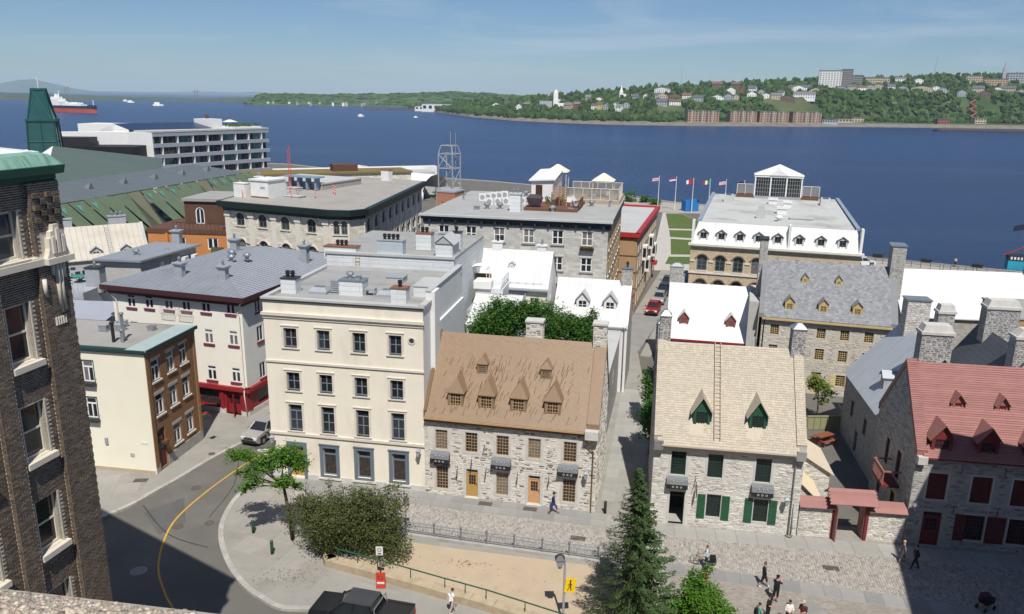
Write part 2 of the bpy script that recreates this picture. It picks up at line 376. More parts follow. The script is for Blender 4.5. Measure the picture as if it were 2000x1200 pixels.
def gable_roof(parent,w,d,ze,zr,mat,oh=0.3,thick=0.12,lx=0.0,rx=0.0,yr=None,name='roof',back_ze=None):
    """two slopes, ridge along x; lx/rx extra length at the ends"""
    yr=d/2 if yr is None else yr;mb=MB();sl=(zr-ze)/yr;be=ze if back_ze is None else back_ze;sb=(zr-be)/(d-yr)
    x0,x1=-lx,w+rx;yf,yb=-oh,d+oh;zf=ze-oh*sl;zb=be-oh*sb
    lf=math.hypot(yr+oh,zr-zf)
    A=[(x0,yf,zf),(x1,yf,zf),(x1,yr,zr),(x0,yr,zr)];mb.face([(x,y,z+thick) for x,y,z in A],0,[(0,0),(x1-x0,0),(x1-x0,lf),(0,lf)]);mb.face(A[::-1])
    B=[(x0,yr,zr),(x1,yr,zr),(x1,yb,zb),(x0,yb,zb)];mb.face([(x,y,z+thick) for x,y,z in B],0,[(0,lf),(x1-x0,lf),(x1-x0,0),(0,0)]);mb.face(B[::-1])
    mb.face([A[0],A[1],(x1,yf,zf+thick),(x0,yf,zf+thick)]);mb.face([B[2],B[3],(x0,yb,zb+thick),(x1,yb,zb+thick)])
    for x,fl in ((x0,0),(x1,1)):
        for P in ([(x,yf,zf),(x,yr,zr),(x,yr,zr+thick),(x,yf,zf+thick)],[(x,yr,zr),(x,yb,zb),(x,yb,zb+thick),(x,yr,zr+thick)]):mb.face(P if fl == 0 else P[::-1])
    return mb.build(name,mat,parent)
def coping(parent,x0,x1,d,ze,zr,mat,up=.35,name='parapet',yr=None,oh=0.1):
    """raised gable parapet following the roof slopes"""
    yr=d/2 if yr is None else yr;mb=MB();sl=(zr-ze)/yr
    pr=[(-oh,ze-oh*sl-.25),(-oh,ze-oh*sl+up),(yr,zr+up),(d+oh,ze-oh*sl+up),(d+oh,ze-oh*sl-.25),(yr,zr-.25)]
    for a,b in ((0,5),(1,2),(2,3),(0,1),(3,4)):
        p,q=pr[a],pr[b]
        mb.face([(x0,*p),(x1,*p),(x1,*q),(x0,*q)])
    mb.face([(x0,pr[k][0],pr[k][1]) for k in (0,5,2,1)]);mb.face([(x0,pr[k][0],pr[k][1]) for k in (5,4,3,2)])
    mb.face([(x1,pr[k][0],pr[k][1]) for k in (1,2,5,0)]);mb.face([(x1,pr[k][0],pr[k][1]) for k in (2,3,4,5)])
    return mb.build(name,mat,parent)
def chimney(parent,x,y,z0,z1,w,d,mat,capmat,cap='slab',name='chimney',stones=None,pots=0,potmat=None,seed=1):
    rnd=random.Random(seed);mb=MB().box(x-w/2,y-d/2,z0,x+w/2,y+d/2,z1)
    o=mb.build(name,mat,parent)
    c=MB()
    if cap == 'slab':c.box(x-w/2-.08,y-d/2-.08,z1,x+w/2+.08,y+d/2+.08,z1+.14)
    elif cap == 'hip':c.box(x-w/2-.04,y-d/2-.04,z1,x+w/2+.04,y+d/2+.04,z1+.1);c.taper(x,y,z1+.1,z1+.45,w+.02,d+.02,w*.3,d*.3)
    elif cap == 'step':c.box(x-w/2-.1,y-d/2-.1,z1,x+w/2+.1,y+d/2+.1,z1+.22);c.taper(x,y,z1+.22,z1+.75,w,d,w*.82,d*.82)
    elif cap == 'flare':c.taper(x,y,z1,z1+.3,w,d,w+.35,d+.35);c.box(x-w/2-.2,y-d/2-.2,z1+.3,x+w/2+.2,y+d/2+.2,z1+.42)
    c.build('cap',capmat,o)
    zt=z1+{'slab':.14,'hip':.45,'step':.75,'flare':.42}[cap]
    for k in range(pots):
        px_=x+(k-(pots-1)/2)*(w/max(pots,1))*.8
        MB().lathe([(.11,zt),(.11,zt+.3),(.17,zt+.34),(.17,zt+.42),(.12,zt+.46),(.15,zt+.52),(.05,zt+.58)],px_,y,8).build('flue',potmat or MET,o)
    if stones:
        for (P0,P1) in (((x-w/2,y-d/2),(x+w/2,y-d/2)),((x-w/2,y+d/2),(x-w/2,y-d/2)),((x+w/2,y-d/2),(x+w/2,y+d/2))):
            f=Wall.__new__(Wall);f.P0=Vector((*P0,0));dd=Vector((P1[0]-P0[0],P1[1]-P0[1],0));f.L=dd.length;f.d=dd.normalized();f.n=Vector((f.d.y,-f.d.x,0));f.o=o
            rubble(f,z0,z1,stones,.22,.42,.12,.19,.03,(.01,.03),limit=40,rnd=rnd)
    return o
def dormer(parent,x,y,zb,w,h,gh,depth,wall_m,roof_m,win_m,glass,ww=None,wh=None,nx=2,ny=3,oh=.14,name='dormer',sill_m=None,hip=0.0,steep=None):
    """gabled dormer: front at local y, body running back into the roof"""
    ww=ww or w*.62;wh=wh or h*.72;mb=MB();hw=w/2;zo=zb+(h-wh)*.45;a,b=-ww/2,ww/2
    F=lambda px,pz,py=0:(x+px,y+py,pz)
    mb.face([F(-hw,zb),F(a,zb),F(a,zb+h),F(-hw,zb+h)]);mb.face([F(b,zb),F(hw,zb),F(hw,zb+h),F(b,zb+h)]);mb.face([F(a,zb),F(b,zb),F(b,zo),F(a,zo)]);mb.face([F(a,zo+wh),F(b,zo+wh),F(b,zb+h),F(a,zb+h)])
    for P in ([(a,zo),(b,zo)],[(b,zo),(b,zo+wh)],[(b,zo+wh),(a,zo+wh)],[(a,zo+wh),(a,zo)]):mb.face([F(*P[0]),F(*P[0],.08),F(*P[1],.08),F(*P[1])][::-1])
    if not hip:mb.face([F(-hw,zb+h),F(hw,zb+h),F(0,zb+h+gh)])
    mb.face([F(-hw,zb,depth),F(-hw,zb),F(-hw,zb+h),F(-hw,zb+h,depth)]);mb.face([F(hw,zb),F(hw,zb,depth),F(hw,zb+h,depth),F(hw,zb+h)])
    o=mb.build(name,wall_m,parent)
    r=MB();t=.05;zt=zb+h+gh;ex=hw+oh;ez=zb+h-oh*gh/hw;yf=-oh*1.2;yh=hip
    for s in (-1,1):
        A=[F(s*ex,ez,yf),F(0,zt,yf+yh),F(0,zt,depth+gh*1.2),F(s*ex,ez,depth)]
        if s > 0:A=A[::-1]
        A=A[::-1]
        r.face([(q[0],q[1],q[2]+t) for q in A]);r.face(A[::-1])
        r.face([F(s*ex,ez,yf),F(s*ex,ez,depth),(x+s*ex,y+depth,ez+t),(x+s*ex,y+yf,ez+t)][::s])
        if not hip:r.face([F(s*ex,ez,yf),F(s*ex,ez+t,yf),F(0,zt+t,yf),F(0,zt,yf)][::s])
    if hip:r.face([F(-ex,ez+t,yf),F(ex,ez+t,yf),F(0,zt+t,yf+yh)]);r.face([F(-ex,ez,yf),F(ex,ez,yf),F(ex,ez+t,yf),F(-ex,ez+t,yf)])
    r.build('dormer_roof',roof_m,o)
    fr=win_mesh(ww,wh,nx,ny,.05,.035,0,0);m2=MB();m2.v=[(x+p[0],y+.075+p[1],zo+p[2]) for p in fr.v];m2.f=list(fr.f);m2.m=[0]*len(fr.f);m2.uv=[None]*len(fr.f)
    m2.box(x-ww/2+.01,y+.065,zo+.01,x+ww/2-.01,y+.078,zo+wh-.01,1)
    m2.build('window',[win_m,glass],o)
    if sill_m:MB().box(x-ww/2-.08,y-.07,zo-.06,x+ww/2+.08,y+.02,zo).build('sill',sill_m,o)
    return o
def roof_z(ze,zr,yr,y):return ze+(zr-ze)*y/yr
def pipe(parent,pts,r,mat,name='downpipe',n=6):return MB().tube(pts,r,n).build(name,mat,parent,smooth=True)
def vent_cap(parent,x,y,z,s,mat,name='roof_vent',kind=0):
    mb=MB()
    if kind == 0:mb.lathe([(s*.4,z),(s*.4,z+s*.6),(s*.75,z+s*.8),(s*.8,z+s*1.05),(s*.45,z+s*1.35),(s*.1,z+s*1.45)],x,y,10)
    elif kind == 1:mb.box(x-s/2,y-s/2,z,x+s/2,y+s/2,z+s*.6);mb.box(x-s*.65,y-s*.65,z+s*.6,x+s*.65,y+s*.65,z+s*.75)
    else:mb.tube([(x,y,z),(x,y,z+s*1.2),(x+s*.3,y-s*.2,z+s*1.5),(x+s*.6,y-s*.35,z+s*1.25)],s*.22,8)
    return mb.build(name,mat,parent)
# ---------------------------------------------------------------- shared materials
GL_DARK=M('glass_dark',(.018,.021,.025),.06,.3,.7,spec=.5)
GL_BLUE=M('glass_blue',(.035,.048,.058),.05,.3,.5,spec=.6)
GL_CURT=M('glass_curtain',(.16,.155,.14),.12,.45,2.2,spec=.5,dirt=(.02,.02,.02),dirt_scale=1.6,dirt_amt=.9)
GL_GREEN=M('glass_green',(.05,.12,.11),.06,.3,.6,spec=.6)
GLASS=[GL_DARK,GL_DARK,GL_BLUE,GL_CURT]
WHITE=M('white_paint',(.68,.675,.655),.55,.06,1.2)
WFRAME=M('white_frame',(.75,.75,.73),.5,.05,4)
MET=M('galvanised_metal',(.42,.44,.45),.38,.15,3,metal=.75)
DMET=M('dark_metal',(.05,.052,.055),.45,.2,4,metal=.4)
BLACK=M('black_metal',(.022,.022,.024),.5,.2,3)
GREYM=M('grey_metal_paint',(.30,.32,.34),.45,.1,2)
CONC=M('concrete',(.36,.345,.32),.9,.12,1.4,bump=.15,bscale=40,dirt=(.18,.17,.155),dirt_scale=.5,dirt_amt=.5)
STONE_TRIM=M('dressed_stone',(.50,.485,.45),.85,.12,2.2,bump=.2,bscale=25)
RED=M('red_paint',(.26,.022,.030),.5,.12,1.5)
# ---------------------------------------------------------------- ground, river, streets
def smooth_line(pts,per=4):
    P=[Vector((*p,0)) for p in pts];out=[]
    for k in range(len(P)-1):
        a,b,c,d=P[max(k-1,0)],P[k],P[k+1],P[min(k+2,len(P)-1)]
        for j in range(per):
            t=j/per;out.append(tuple((0.5*((2*b)+(c-a)*t+(2*a-5*b+4*c-d)*t*t+(3*b-a-3*c+d)*t ** 3)).xy))
    out.append(tuple(P[-1].xy));return out
def ribbon(pts,w,z):
    mb=MB();P=[Vector((*p,0)) for p in pts];q=[]
    for k,p in enumerate(P):
        d=(P[min(k+1,len(P)-1)]-P[max(k-1,0)]).normalized();n=Vector((-d.y,d.x,0));q.append((p+n*w/2,p-n*w/2))
    for a,b in zip(q,q[1:]):mb.face([(a[0].x,a[0].y,z),(a[1].x,a[1].y,z),(b[1].x,b[1].y,z),(b[0].x,b[0].y,z)])
    return mb
ASPH=M('asphalt',(.125,.117,.104),.92,.12,.35,bump=.25,bscale=60,dirt=(.165,.155,.138),dirt_scale=.22,dirt_amt=.7)
ASPH2=M('asphalt_patch',(.10,.098,.093),.92,.12,.8,bump=.25,bscale=60)
SIDEW=M('pavement_concrete',(.275,.26,.232),.9,.10,.5,bump=.15,bscale=50,dirt=(.20,.188,.168),dirt_scale=.35,dirt_amt=.8)
SLABM=M('paving_slab',(.25,.245,.232),.85,.10,1.5,isl=.12,bump=.12,bscale=30)
KERBM=M('granite_kerb',(.36,.34,.305),.85,.15,3,isl=.1,bump=.2,bscale=30)
COBM=M('cobble',(.34,.315,.28),.85,.15,3.0,col2=(.235,.212,.19),isl=.16,bump=.2,bscale=25,cuts=(.45,.95))
COBJ=M('cobble_joint',(.345,.32,.285),.95,.12,2,dirt=(.22,.20,.175),dirt_scale=.25,dirt_amt=.7)
SANDM=M('sand',(.42,.335,.235),.95,.06,.6,bump=.3,bscale=35,dirt=(.36,.285,.20),dirt_scale=.5,dirt_amt=.6)
PBRICK=M('plaza_pavers',(.28,.25,.215),.9,.12,.8,pat=('brick',.24,.12,.008,(.21,.19,.165)),bump=.3,dirt=(.205,.183,.158),dirt_scale=.3,dirt_amt=.6)
GRASS=M('lawn',(.075,.115,.025),.95,.2,.8,bump=.5,bscale=14,dirt=(.12,.125,.035),dirt_scale=.12,dirt_amt=.8)
shore=[(900,-300),(400,-20),(200,75),(122,126),(94.7,143),(68,157.5),(66.5,190),(68,226),(47,240),(28,266),(-8,292),(-60,318),(-100,352),(-150,362),(-200,330),(-300,318),(-500,350),(-2000,500),(-2000,-600),(900,-600)]
struct('ground',MB().prism(shore[::-1] if False else shore,-9,-0.15),ASPH)
# river
wm=M('river_water',(.010,.035,.118),.26,.25,.004,spec=.24,dirt=(.022,.056,.145),dirt_scale=.0045,dirt_amt=1,dirt_stretch=(.6,3,1))
n_=wm.node_tree.nodes;L_=wm.node_tree.links;p_=n_['Principled BSDF']
tc_=n_.new('ShaderNodeTexCoord');mpw=n_.new('ShaderNodeMapping');mpw.inputs['Scale'].default_value=(.35,.55,1);mpw.inputs['Rotation'].default_value=(0,0,.35)
wn=n_.new('ShaderNodeTexNoise');wn.inputs['Scale'].default_value=.55;wn.inputs['Detail'].default_value=9;wn.inputs['Roughness'].default_value=.68
bw_=n_.new('ShaderNodeBump');bw_.inputs['Strength'].default_value=1.0;bw_.inputs['Distance'].default_value=3.2
L_.new(tc_.outputs['Object'],mpw.inputs['Vector']);L_.new(mpw.outputs['Vector'],wn.inputs['Vector']);L_.new(wn.outputs['Fac'],bw_.inputs['Height']);L_.new(bw_.outputs['Normal'],p_.inputs['Normal'])
struct('river',MB().face([(-45000,-2000,-4),(45000,-2000,-4),(45000,50000,-4),(-45000,50000,-4)]),wm)
# quay wall along the shore
qm=MB()
for a,b in zip(shore[1:16],shore[2:16]):
    d=Vector((b[0]-a[0],b[1]-a[1],0)).normalized();n=Vector((d.y,-d.x,0));A,B=Vector((*a,0)),Vector((*b,0))
    qm.face([A-n*.1+Vector((0,0,.12)),B-n*.1+Vector((0,0,.12)),B+n*.7+Vector((0,0,.12)),A+n*.7+Vector((0,0,.12))]);qm.face([A+n*.7+Vector((0,0,.12)),B+n*.7+Vector((0,0,.12)),B+n*.7+Vector((0,0,-5)),A+n*.7+Vector((0,0,-5))]);qm.face([A-n*.1+Vector((0,0,.12)),B-n*.1+Vector((0,0,.12)),B-n*.1+Vector((0,0,-.2)),A-n*.1+Vector((0,0,-.2))])
struct('quay_edge',qm,CONC)
for k in range(9):
    t=k/8;x,y=73+t*60,155.6-t*35
    tag(MB().box(-.9,-.25,.1,.9,.35,.75).build('quay_fender',BLACK,None,loc=(x,y,0),rz=-.55),'black timber bumper on the quay edge, number %s from the white mansard building' % ('one two three four five six seven eight nine'.split()[k]),'quay bumper','quay bumpers')
# promenade strip with paved deck
struct('promenade',MB().prism([(56,146),(80,133),(150,94),(165,96),(94.0,142),(67,156.5),(65.5,190),(67,225),(46.5,238.5),(28,264),(20,262),(40.5,217),(52,216),(52,190)],-.15,0.0),M('promenade_paving',(.34,.31,.27),.9,.15,.6,dirt=(.25,.225,.195),dirt_scale=.3,dirt_amt=.7))
# plaza pavement (raised 15 cm above the roadway)
curbR=smooth_line([(3.5,35.0),(-3,38.4),(-8,40.6),(-11.2,41.2),(-13.7,41.3),(-15.4,42.4),(-16.4,43.2),(-17.8,44.8),(-19.1,46.8),(-20.2,49.0),(-20.9,51.4),(-21.1,54.5),(-20.6,56.7),(-19.6,58.6)])
plaza=struct('plaza_pavement',MB().prism([(45,35)]+[(45,47.5),(30,51),(12,54),(15.5,92),(12.0,92),(9.5,74),(5.6,55),(-18.6,60)]+curbR[::-1],-.15,0),SIDEW)
curbL=smooth_line([(-34,46.5),(-30.0,51.5),(-28.6,53.4),(-27.7,55.7),(-26.9,57.6),(-25.9,60.4),(-25.0,62.6),(-23.6,65.6),(-22.3,69.4),(-19,78)])
pav2=struct('pavement',MB().prism(curbL+[(-21,82),(-26,82),(-40,66),(-46,58)],-.15,0),SIDEW)
def kerb(parent,line,w=.32,hh=.02,every=1.3,inner=1):
    acc=0;a=0;pts=[Vector((*p,0)) for p in line]
    segs=[];cur=[pts[0]];l=0
    for p,q in zip(pts,pts[1:]):
        l += (q-p).length;cur.append(q)
        if l > every:segs.append(cur);cur=[q];l=0
    if len(cur) > 1:segs.append(cur)
    rnd=random.Random(2)
    for sg in segs:
        mb=MB();q=[];j=rnd.uniform(0,.02)
        for k,p in enumerate(sg):
            d=(sg[min(k+1,len(sg)-1)]-sg[max(k-1,0)]).normalized();n=Vector((-d.y,d.x,0))*inner
            e=p+d*(.012 if k == 0 else -.012 if k == len(sg)-1 else 0);q.append((e-n*.03,e+n*w))
        for s0,s1 in zip(q,q[1:]):
            Z=Vector((0,0,hh+j));D=Vector((0,0,-.15))
            mb.face([s0[0]+Z,s1[0]+Z,s1[1]+Z,s0[1]+Z]);mb.face([s0[0]+D,s1[0]+D,s1[0]+Z,s0[0]+Z]);mb.face([s1[1]+D,s0[1]+D,s0[1]+Z,s1[1]+Z])
        mb.face([q[0][0]+D,q[0][0]+Z,q[0][1]+Z,q[0][1]+D]);mb.face([q[-1][0]+D,q[-1][1]+D,q[-1][1]+Z,q[-1][0]+Z])
        mb.build('kerb_stone',KERBM,parent)
kerb(plaza,curbR,inner=-1);kerb(pav2,curbL,inner=-1)
def slab_strip(parent,A,B,w,n,rows,mat,h=.02,gap=.02,name='paving_slab',wob=0.0,seed=1,z=0.0):
    rnd=random.Random(seed);A,B=Vector((*A,0)),Vector((*B,0));d=(B-A).normalized();L=(B-A).length;nn=Vector((d.y,-d.x,0));polys=[]
    for r in range(rows):
        cuts=[0];
        for k in range(n-1):cuts.append(L*(k+1+rnd.uniform(-.2,.2))/n)
        cuts.append(L)
        for a,b in zip(cuts,cuts[1:]):polys.append([(a+gap/2,w*r/rows+gap/2),(b-gap/2,w*r/rows+gap/2),(b-gap/2,w*(r+1)/rows-gap/2),(a+gap/2,w*(r+1)/rows-gap/2)])
    pieces(parent,name,polys,lambda a,b,q:A+d*a+nn*b+Vector((0,0,q+z)),mat,lambda:h+rnd.uniform(-.004,.004),bev=.02)
slab_strip(plaza,(-16.5,58.0),(6.3,53.3),1.9,17,2,SLABM,seed=4)
slab_strip(plaza,(6.3,53.3),(10.3,51.9),1.8,4,2,M('paving_slab_pale',(.30,.29,.265),.85,.1,1.5,isl=.08,bump=.12),seed=5)
slab_strip(plaza,(10.3,51.9),(35,48.2),1.7,16,1,MATS['paving_slab_pale'],seed=6)
slab_strip(plaza,(10.6,46.75),(31,41.9),1.25,17,1,SLABM,seed=7)
slab_strip(plaza,(19.0,42.9),(20.6,38.5),1.1,4,1,SLABM,seed=8)
# alley slabs
slab_strip(plaza,(11.9,79.5),(7.1,55.2),-3.1,18,3,MATS['paving_slab_pale'],seed=9)
# large concrete bays of the corner pavement
def in_poly(x,y,P):
    c=False;j=len(P)-1
    for i in range(len(P)):
        if (P[i][1] > y) != (P[j][1] > y) and x < (P[j][0]-P[i][0])*(y-P[i][1])/(P[j][1]-P[i][1])+P[i][0]:c=not c
        j=i
    return c
for par,reg,ang,sz in ((plaza,[(p[0]+.35,p[1]+.1) for p in curbR[3:]]+[(-17,56.2),(-11,51.0),(-8.2,50),(-12.6,46.6),(-12.2,45.2),(-6,42.9),(-1,40.6),(1,38)],-.35,1.9),(pav2,[(p[0]-.4,p[1]+.1) for p in curbL]+[(-26,80),(-26,66),(-29,58),(-40,60),(-44,57)],.25,1.8)):
    ca,sa=math.cos(ang),math.sin(ang);pol=[]
    for i in range(-30,30):
        for j in range(-30,30):
            q=[(-20+(i+a)*sz*ca-(j+b)*sz*sa,50+(i+a)*sz*sa+(j+b)*sz*ca) for a,b in ((.006,.006),(.994,.006),(.994,.994),(.006,.994))]
            if all(in_poly(x,y,reg) for x,y in q):pol.append(q)
    rr=random.Random(3);pieces(par,'concrete_bay',pol,lambda a,b,h:(a,b,h),M('concrete_bay',(.28,.265,.237),.9,.1,.6,isl=.07,bump=.12,bscale=45,dirt=(.20,.188,.168),dirt_scale=.4,dirt_amt=.8),lambda:rr.uniform(.008,.013),bev=.006)
# cobbles
def field(mb_poly,su,sv,ang,rnd,h,jit=.22):
    ca,sa=math.cos(ang),math.sin(ang);xs=[p[0] for p in mb_poly];ys=[p[1] for p in mb_poly];cx,cy=sum(xs)/len(xs),sum(ys)/len(ys);Rr=max(math.hypot(x-cx,y-cy) for x,y in mb_poly)
    def inside(x,y):
        c=False;j=len(mb_poly)-1
        for i in range(len(mb_poly)):
            if (mb_poly[i][1] > y) != (mb_poly[j][1] > y) and x < (mb_poly[j][0]-mb_poly[i][0])*(y-mb_poly[i][1])/(mb_poly[j][1]-mb_poly[i][1])+mb_poly[i][0]:c=not c
            j=i
        return c
    mb=MB();n=int(2*Rr/sv)+1
    for r in range(-n // 2,n // 2+1):
        a=-Rr-rnd.random()*su
        while a < Rr:
            l=su*rnd.uniform(.7,1.3);u,v=a+l/2,r*sv;x,y=cx+u*ca-v*sa,cy+u*sa+v*ca
            if inside(x,y):
                g=.016;P=[]
                for (du,dv) in ((-l/2+g,-sv/2+g),(l/2-g,-sv/2+g),(l/2-g,sv/2-g),(-l/2+g,sv/2-g)):
                    du += rnd.uniform(-jit,jit)*.03;dv += rnd.uniform(-jit,jit)*.06;P.append((x+du*ca-dv*sa,y+du*sa+dv*ca))
                hh=h*rnd.uniform(.6,1.3);slab(mb,lambda px,py,q:(px,py,q+.004),P,hh,.22)
            a += l
    return mb
cob=[(-17.5,56.0),(-9.2,54.5),(-6.4,53.9),(0.2,52.4),(4.4,51.6),(6.2,51.2),(10.2,50.2),(14.6,49.5),(20.1,48.7),(27,47.7),(36,46.3),(38,41.0),(31,42.0),(10.6,46.9),(6.2,47.0),(0,48.4),(-7.4,50.0),(-11,51.2),(-16.2,54.2)]
cb=struct('cobbled_street',MB().face([(x,y,.004) for x,y in cob]),COBJ)
tag(field(cob,.235,.165,-.2+math.pi/2,random.Random(4),.035).build('cobbles',COBM,cb),kind='stuff')
# sand square, brick plaza
struct('sand_square',MB().face([(x,y,.008) for x,y in [(-11.5,46.2),(-7.2,48.9),(-3.2,48.0),(2.0,47.0),(6.0,46.2),(9.5,45.4),(9.0,36),(1.5,38.9),(-1.0,41.2),(-6.0,43.4),(-9.5,44.9)]]),SANDM)
pz=[(10.6,45.4),(31,40.6),(34,30),(10,30)]
struct('brick_plaza',MB().face([(x,y,.006) for x,y in pz],0,pz),PBRICK)
# road paint, patches, covers
struct('yellow_line',ribbon(smooth_line([(-20.0,68),(-21.0,64),(-21.7,62.0),(-22.5,59.9),(-23.7,55.6),(-24.3,51.7),(-23.9,48.6),(-22.9,45.5),(-21.5,43.1),(-20.4,41.6),(-17,37.5)],6),.13,-.142),M('yellow_road_paint',(.55,.31,.035),.7,.15,3))
struct('road_patch',MB().face([(x,y,-.146) for x,y in [(-27.0,52.5),(-24.6,49.5),(-23.4,51.2),(-25.0,54.8)]]),ASPH2)
struct('road_patch',MB().face([(x,y,-.146) for x,y in [(-22.4,66.8),(-20.4,66.0),(-20.7,62.6),(-22.9,63.8)]]),ASPH2)
struct('road_patch',ribbon(smooth_line([(-27.6,53.6),(-24,49.6),(-20.6,48.0)]),.10,-.1455),M('asphalt_crack_seal',(.05,.048,.045),.8,.2,4))
struct('road_patch',ribbon(smooth_line([(-23.2,62),(-21.9,57.0),(-22.0,52.0)]),.07,-.1455),MATS['asphalt_crack_seal'])
IRON=M('cast_iron',(.10,.085,.07),.75,.3,8,bump=.5,bscale=40)
for (x,y,r),lb in zip([(-24.0,45.1,.46),(-24.7,56.4,.33),(-23.7,50.6,.3),(-25.6,62.2,.24),(-21.7,51.2,.28)],['large grey round manhole cover in the shaded road','round manhole cover near the brown brick house kerb','round manhole cover beside the yellow line','small round cover in the pavement by the brown brick house','round cover in the road by the curved kerb']):
    t=thing('manhole_cover',lb,'manhole cover',(x,y,-.145 if x >-25 else .004),0,'manhole covers')
    MB().lathe([(r+.06,0),(r+.06,.012),(r,.012)],n=20).build('rim',CONC if r > .4 else IRON,t);MB().lathe([(r,0),(r,.02),(r-.03,.024)],n=20).build('lid',M('manhole_lid_pale',(.26,.25,.235),.8,.15,6,bump=.5) if r > .4 else IRON,t)
for (x,y,a),lb in zip([(4.9,49.6,-.2),(21.5,46.4,-.2),(-29.4,57.2,.1),(-1.8,54.3,-.2),(1.6,53.6,-.2),(7.4,63,.2)],['rusty rectangular drain grate in the cobbles left of the spruce','rusty rectangular drain grate in the cobbles before the red gate','small drain grate in the paved forecourt of the cream house','dark metal hatch in the slabs between the two stone house doors','dark metal hatch in the slabs beside the walking man','small square grate in the alley pavement']):
    t=thing('drain_grate',lb,'drain',(x,y,.03),a,'drain grates');mb=MB()
    MB().box(-.52,-.27,-.03,.52,.27,.012).build('rim',IRON,t)
    for k in range(9):mb.box(-.46+k*.105,-.22,.012,-.40+k*.105,.22,.03)
    mb.build('bars',IRON,t)
# lawns and park paths
for k,pl in enumerate([[(28.9,146.8),(44.5,146.8),(46.5,154.0),(30.9,153.8)],[(31.8,156.3),(47.2,156.6),(48.6,171.0),(35.2,174.5)],[(35.6,177.2),(49,173.6),(50.5,186.0),(37.2,186.8)],[(37.6,189.4),(50,188.6),(45.5,215),(41.6,215)]]):
    struct('lawn',MB().prism(pl,-.15,-.05+k*.001),GRASS)
struct('park_path',MB().prism([(25,141),(56,141),(50,190),(45.6,216.0),(41.0,216.5)],-.15,-.1),M('park_path',(.42,.395,.35),.9,.1,.5))
struct('street',MB().face([(x,y,-.14) for x,y in [(11.9,92),(15.3,92),(22.6,112),(33,141.5),(27.2,141.5),(17.8,111)]]),M('street_asphalt',(.24,.235,.225),.9,.1,.3,bump=.2,bscale=50,dirt=(.17,.165,.155),dirt_scale=.4,dirt_amt=.6))
struct('pavement',MB().prism([(17.8,110.6),(19.6,110.4),(29.0,140),(27.2,141)],-.15,0),SIDEW)
struct('pavement',MB().prism([(15.6,91),(16.8,90.5),(23.3,109.5),(22.0,111)],-.15,0),SIDEW)
# ---------------------------------------------------------------- small facade fittings
AWN=M('slate_grey_hood',(.16,.17,.18),.6,.2,6)
def hood_box(wl,sc,zb,w=1.5,h=.8,dep=.42,rnd=random.Random(1)):
    """grey metal hood with a dark valance and three pale ring marks"""
    mb=MB();a0,a1=sc-w/2,sc+w/2;p=wl.p
    sec=[(0,h),(dep*.75,h*.82),(dep,h*.42),(dep,0),(dep-.04,0),(.0,.05)]
    for k in range(3):
        q0,q1=sec[k],sec[k+1];mb.face([p(a0,zb+q0[1],q0[0]),p(a0,zb+q1[1],q1[0]),p(a1,zb+q1[1],q1[0]),p(a1,zb+q0[1],q0[0])],0 if k < 2 else 1)
    for a,f in ((a0,1),(a1,-1)):mb.face([p(a,zb+q[1],q[0]) for q in sec[:4]][::f]+[p(a,zb,0)],1)
    o=mb.build('awning',[AWN,BLACK],wl.parent)
    m2=MB()
    for k in (-1,0,1):
        c=sc+k*w*.19;r=.075
        ring=[(c+r*math.cos(t),zb+.16+r*math.sin(t)) for t in (2*math.pi*j/10 for j in range(10))]
        for j in range(10):
            u,v=ring[j],ring[(j+1) % 10];iu=(c+(u[0]-c)*.6,zb+.16+(u[1]-zb-.16)*.6);iv=(c+(v[0]-c)*.6,zb+.16+(v[1]-zb-.16)*.6)
            m2.face([p(*u,dep+.006),p(*v,dep+.006),p(*iv,dep+.006),p(*iu,dep+.006)])
        m2.tube([p(c,zb+h*.62,dep*.85),p(c+.02,zb+h*.8,dep*1.1)],.03,6)
    m2.build('emblem',M('pale_emblem',(.55,.54,.5),.5,.1,5),o)
def wall_lantern(wl,s,z,arm=.55,mat=None):
    o=pipe(wl.parent,[wl.p(s,z-.25,0),wl.p(s,z-.28,arm*.5),wl.p(s,z-.18,arm*.95),wl.p(s,z-.05,arm)],.025,DMET,'wall_lamp')
    c=wl.p(s,z,arm);mb=MB();mb.taper(c.x,c.y,c.z-.05,c.z+.36,.17,.17,.30,.30)
    mb.build('lantern_glass',M('lantern_glass',(.33,.34,.35),.15,.15,6,spec=.6),o)
    m2=MB();m2.taper(c.x,c.y,c.z+.36,c.z+.52,.38,.38,.10,.10);m2.tube([(c.x,c.y,c.z+.52),(c.x,c.y,c.z+.64)],[.05,.012],6)
    for sx in (-1,1):
        for sy in (-1,1):m2.tube([(c.x+sx*.085,c.y+sy*.085,c.z-.06),(c.x+sx*.15,c.y+sy*.15,c.z+.37)],.012,4)
    m2.box(c.x-.1,c.y-.1,c.z-.09,c.x+.1,c.y+.1,c.z-.05);m2.build('lantern_frame',GREYM,o);return o
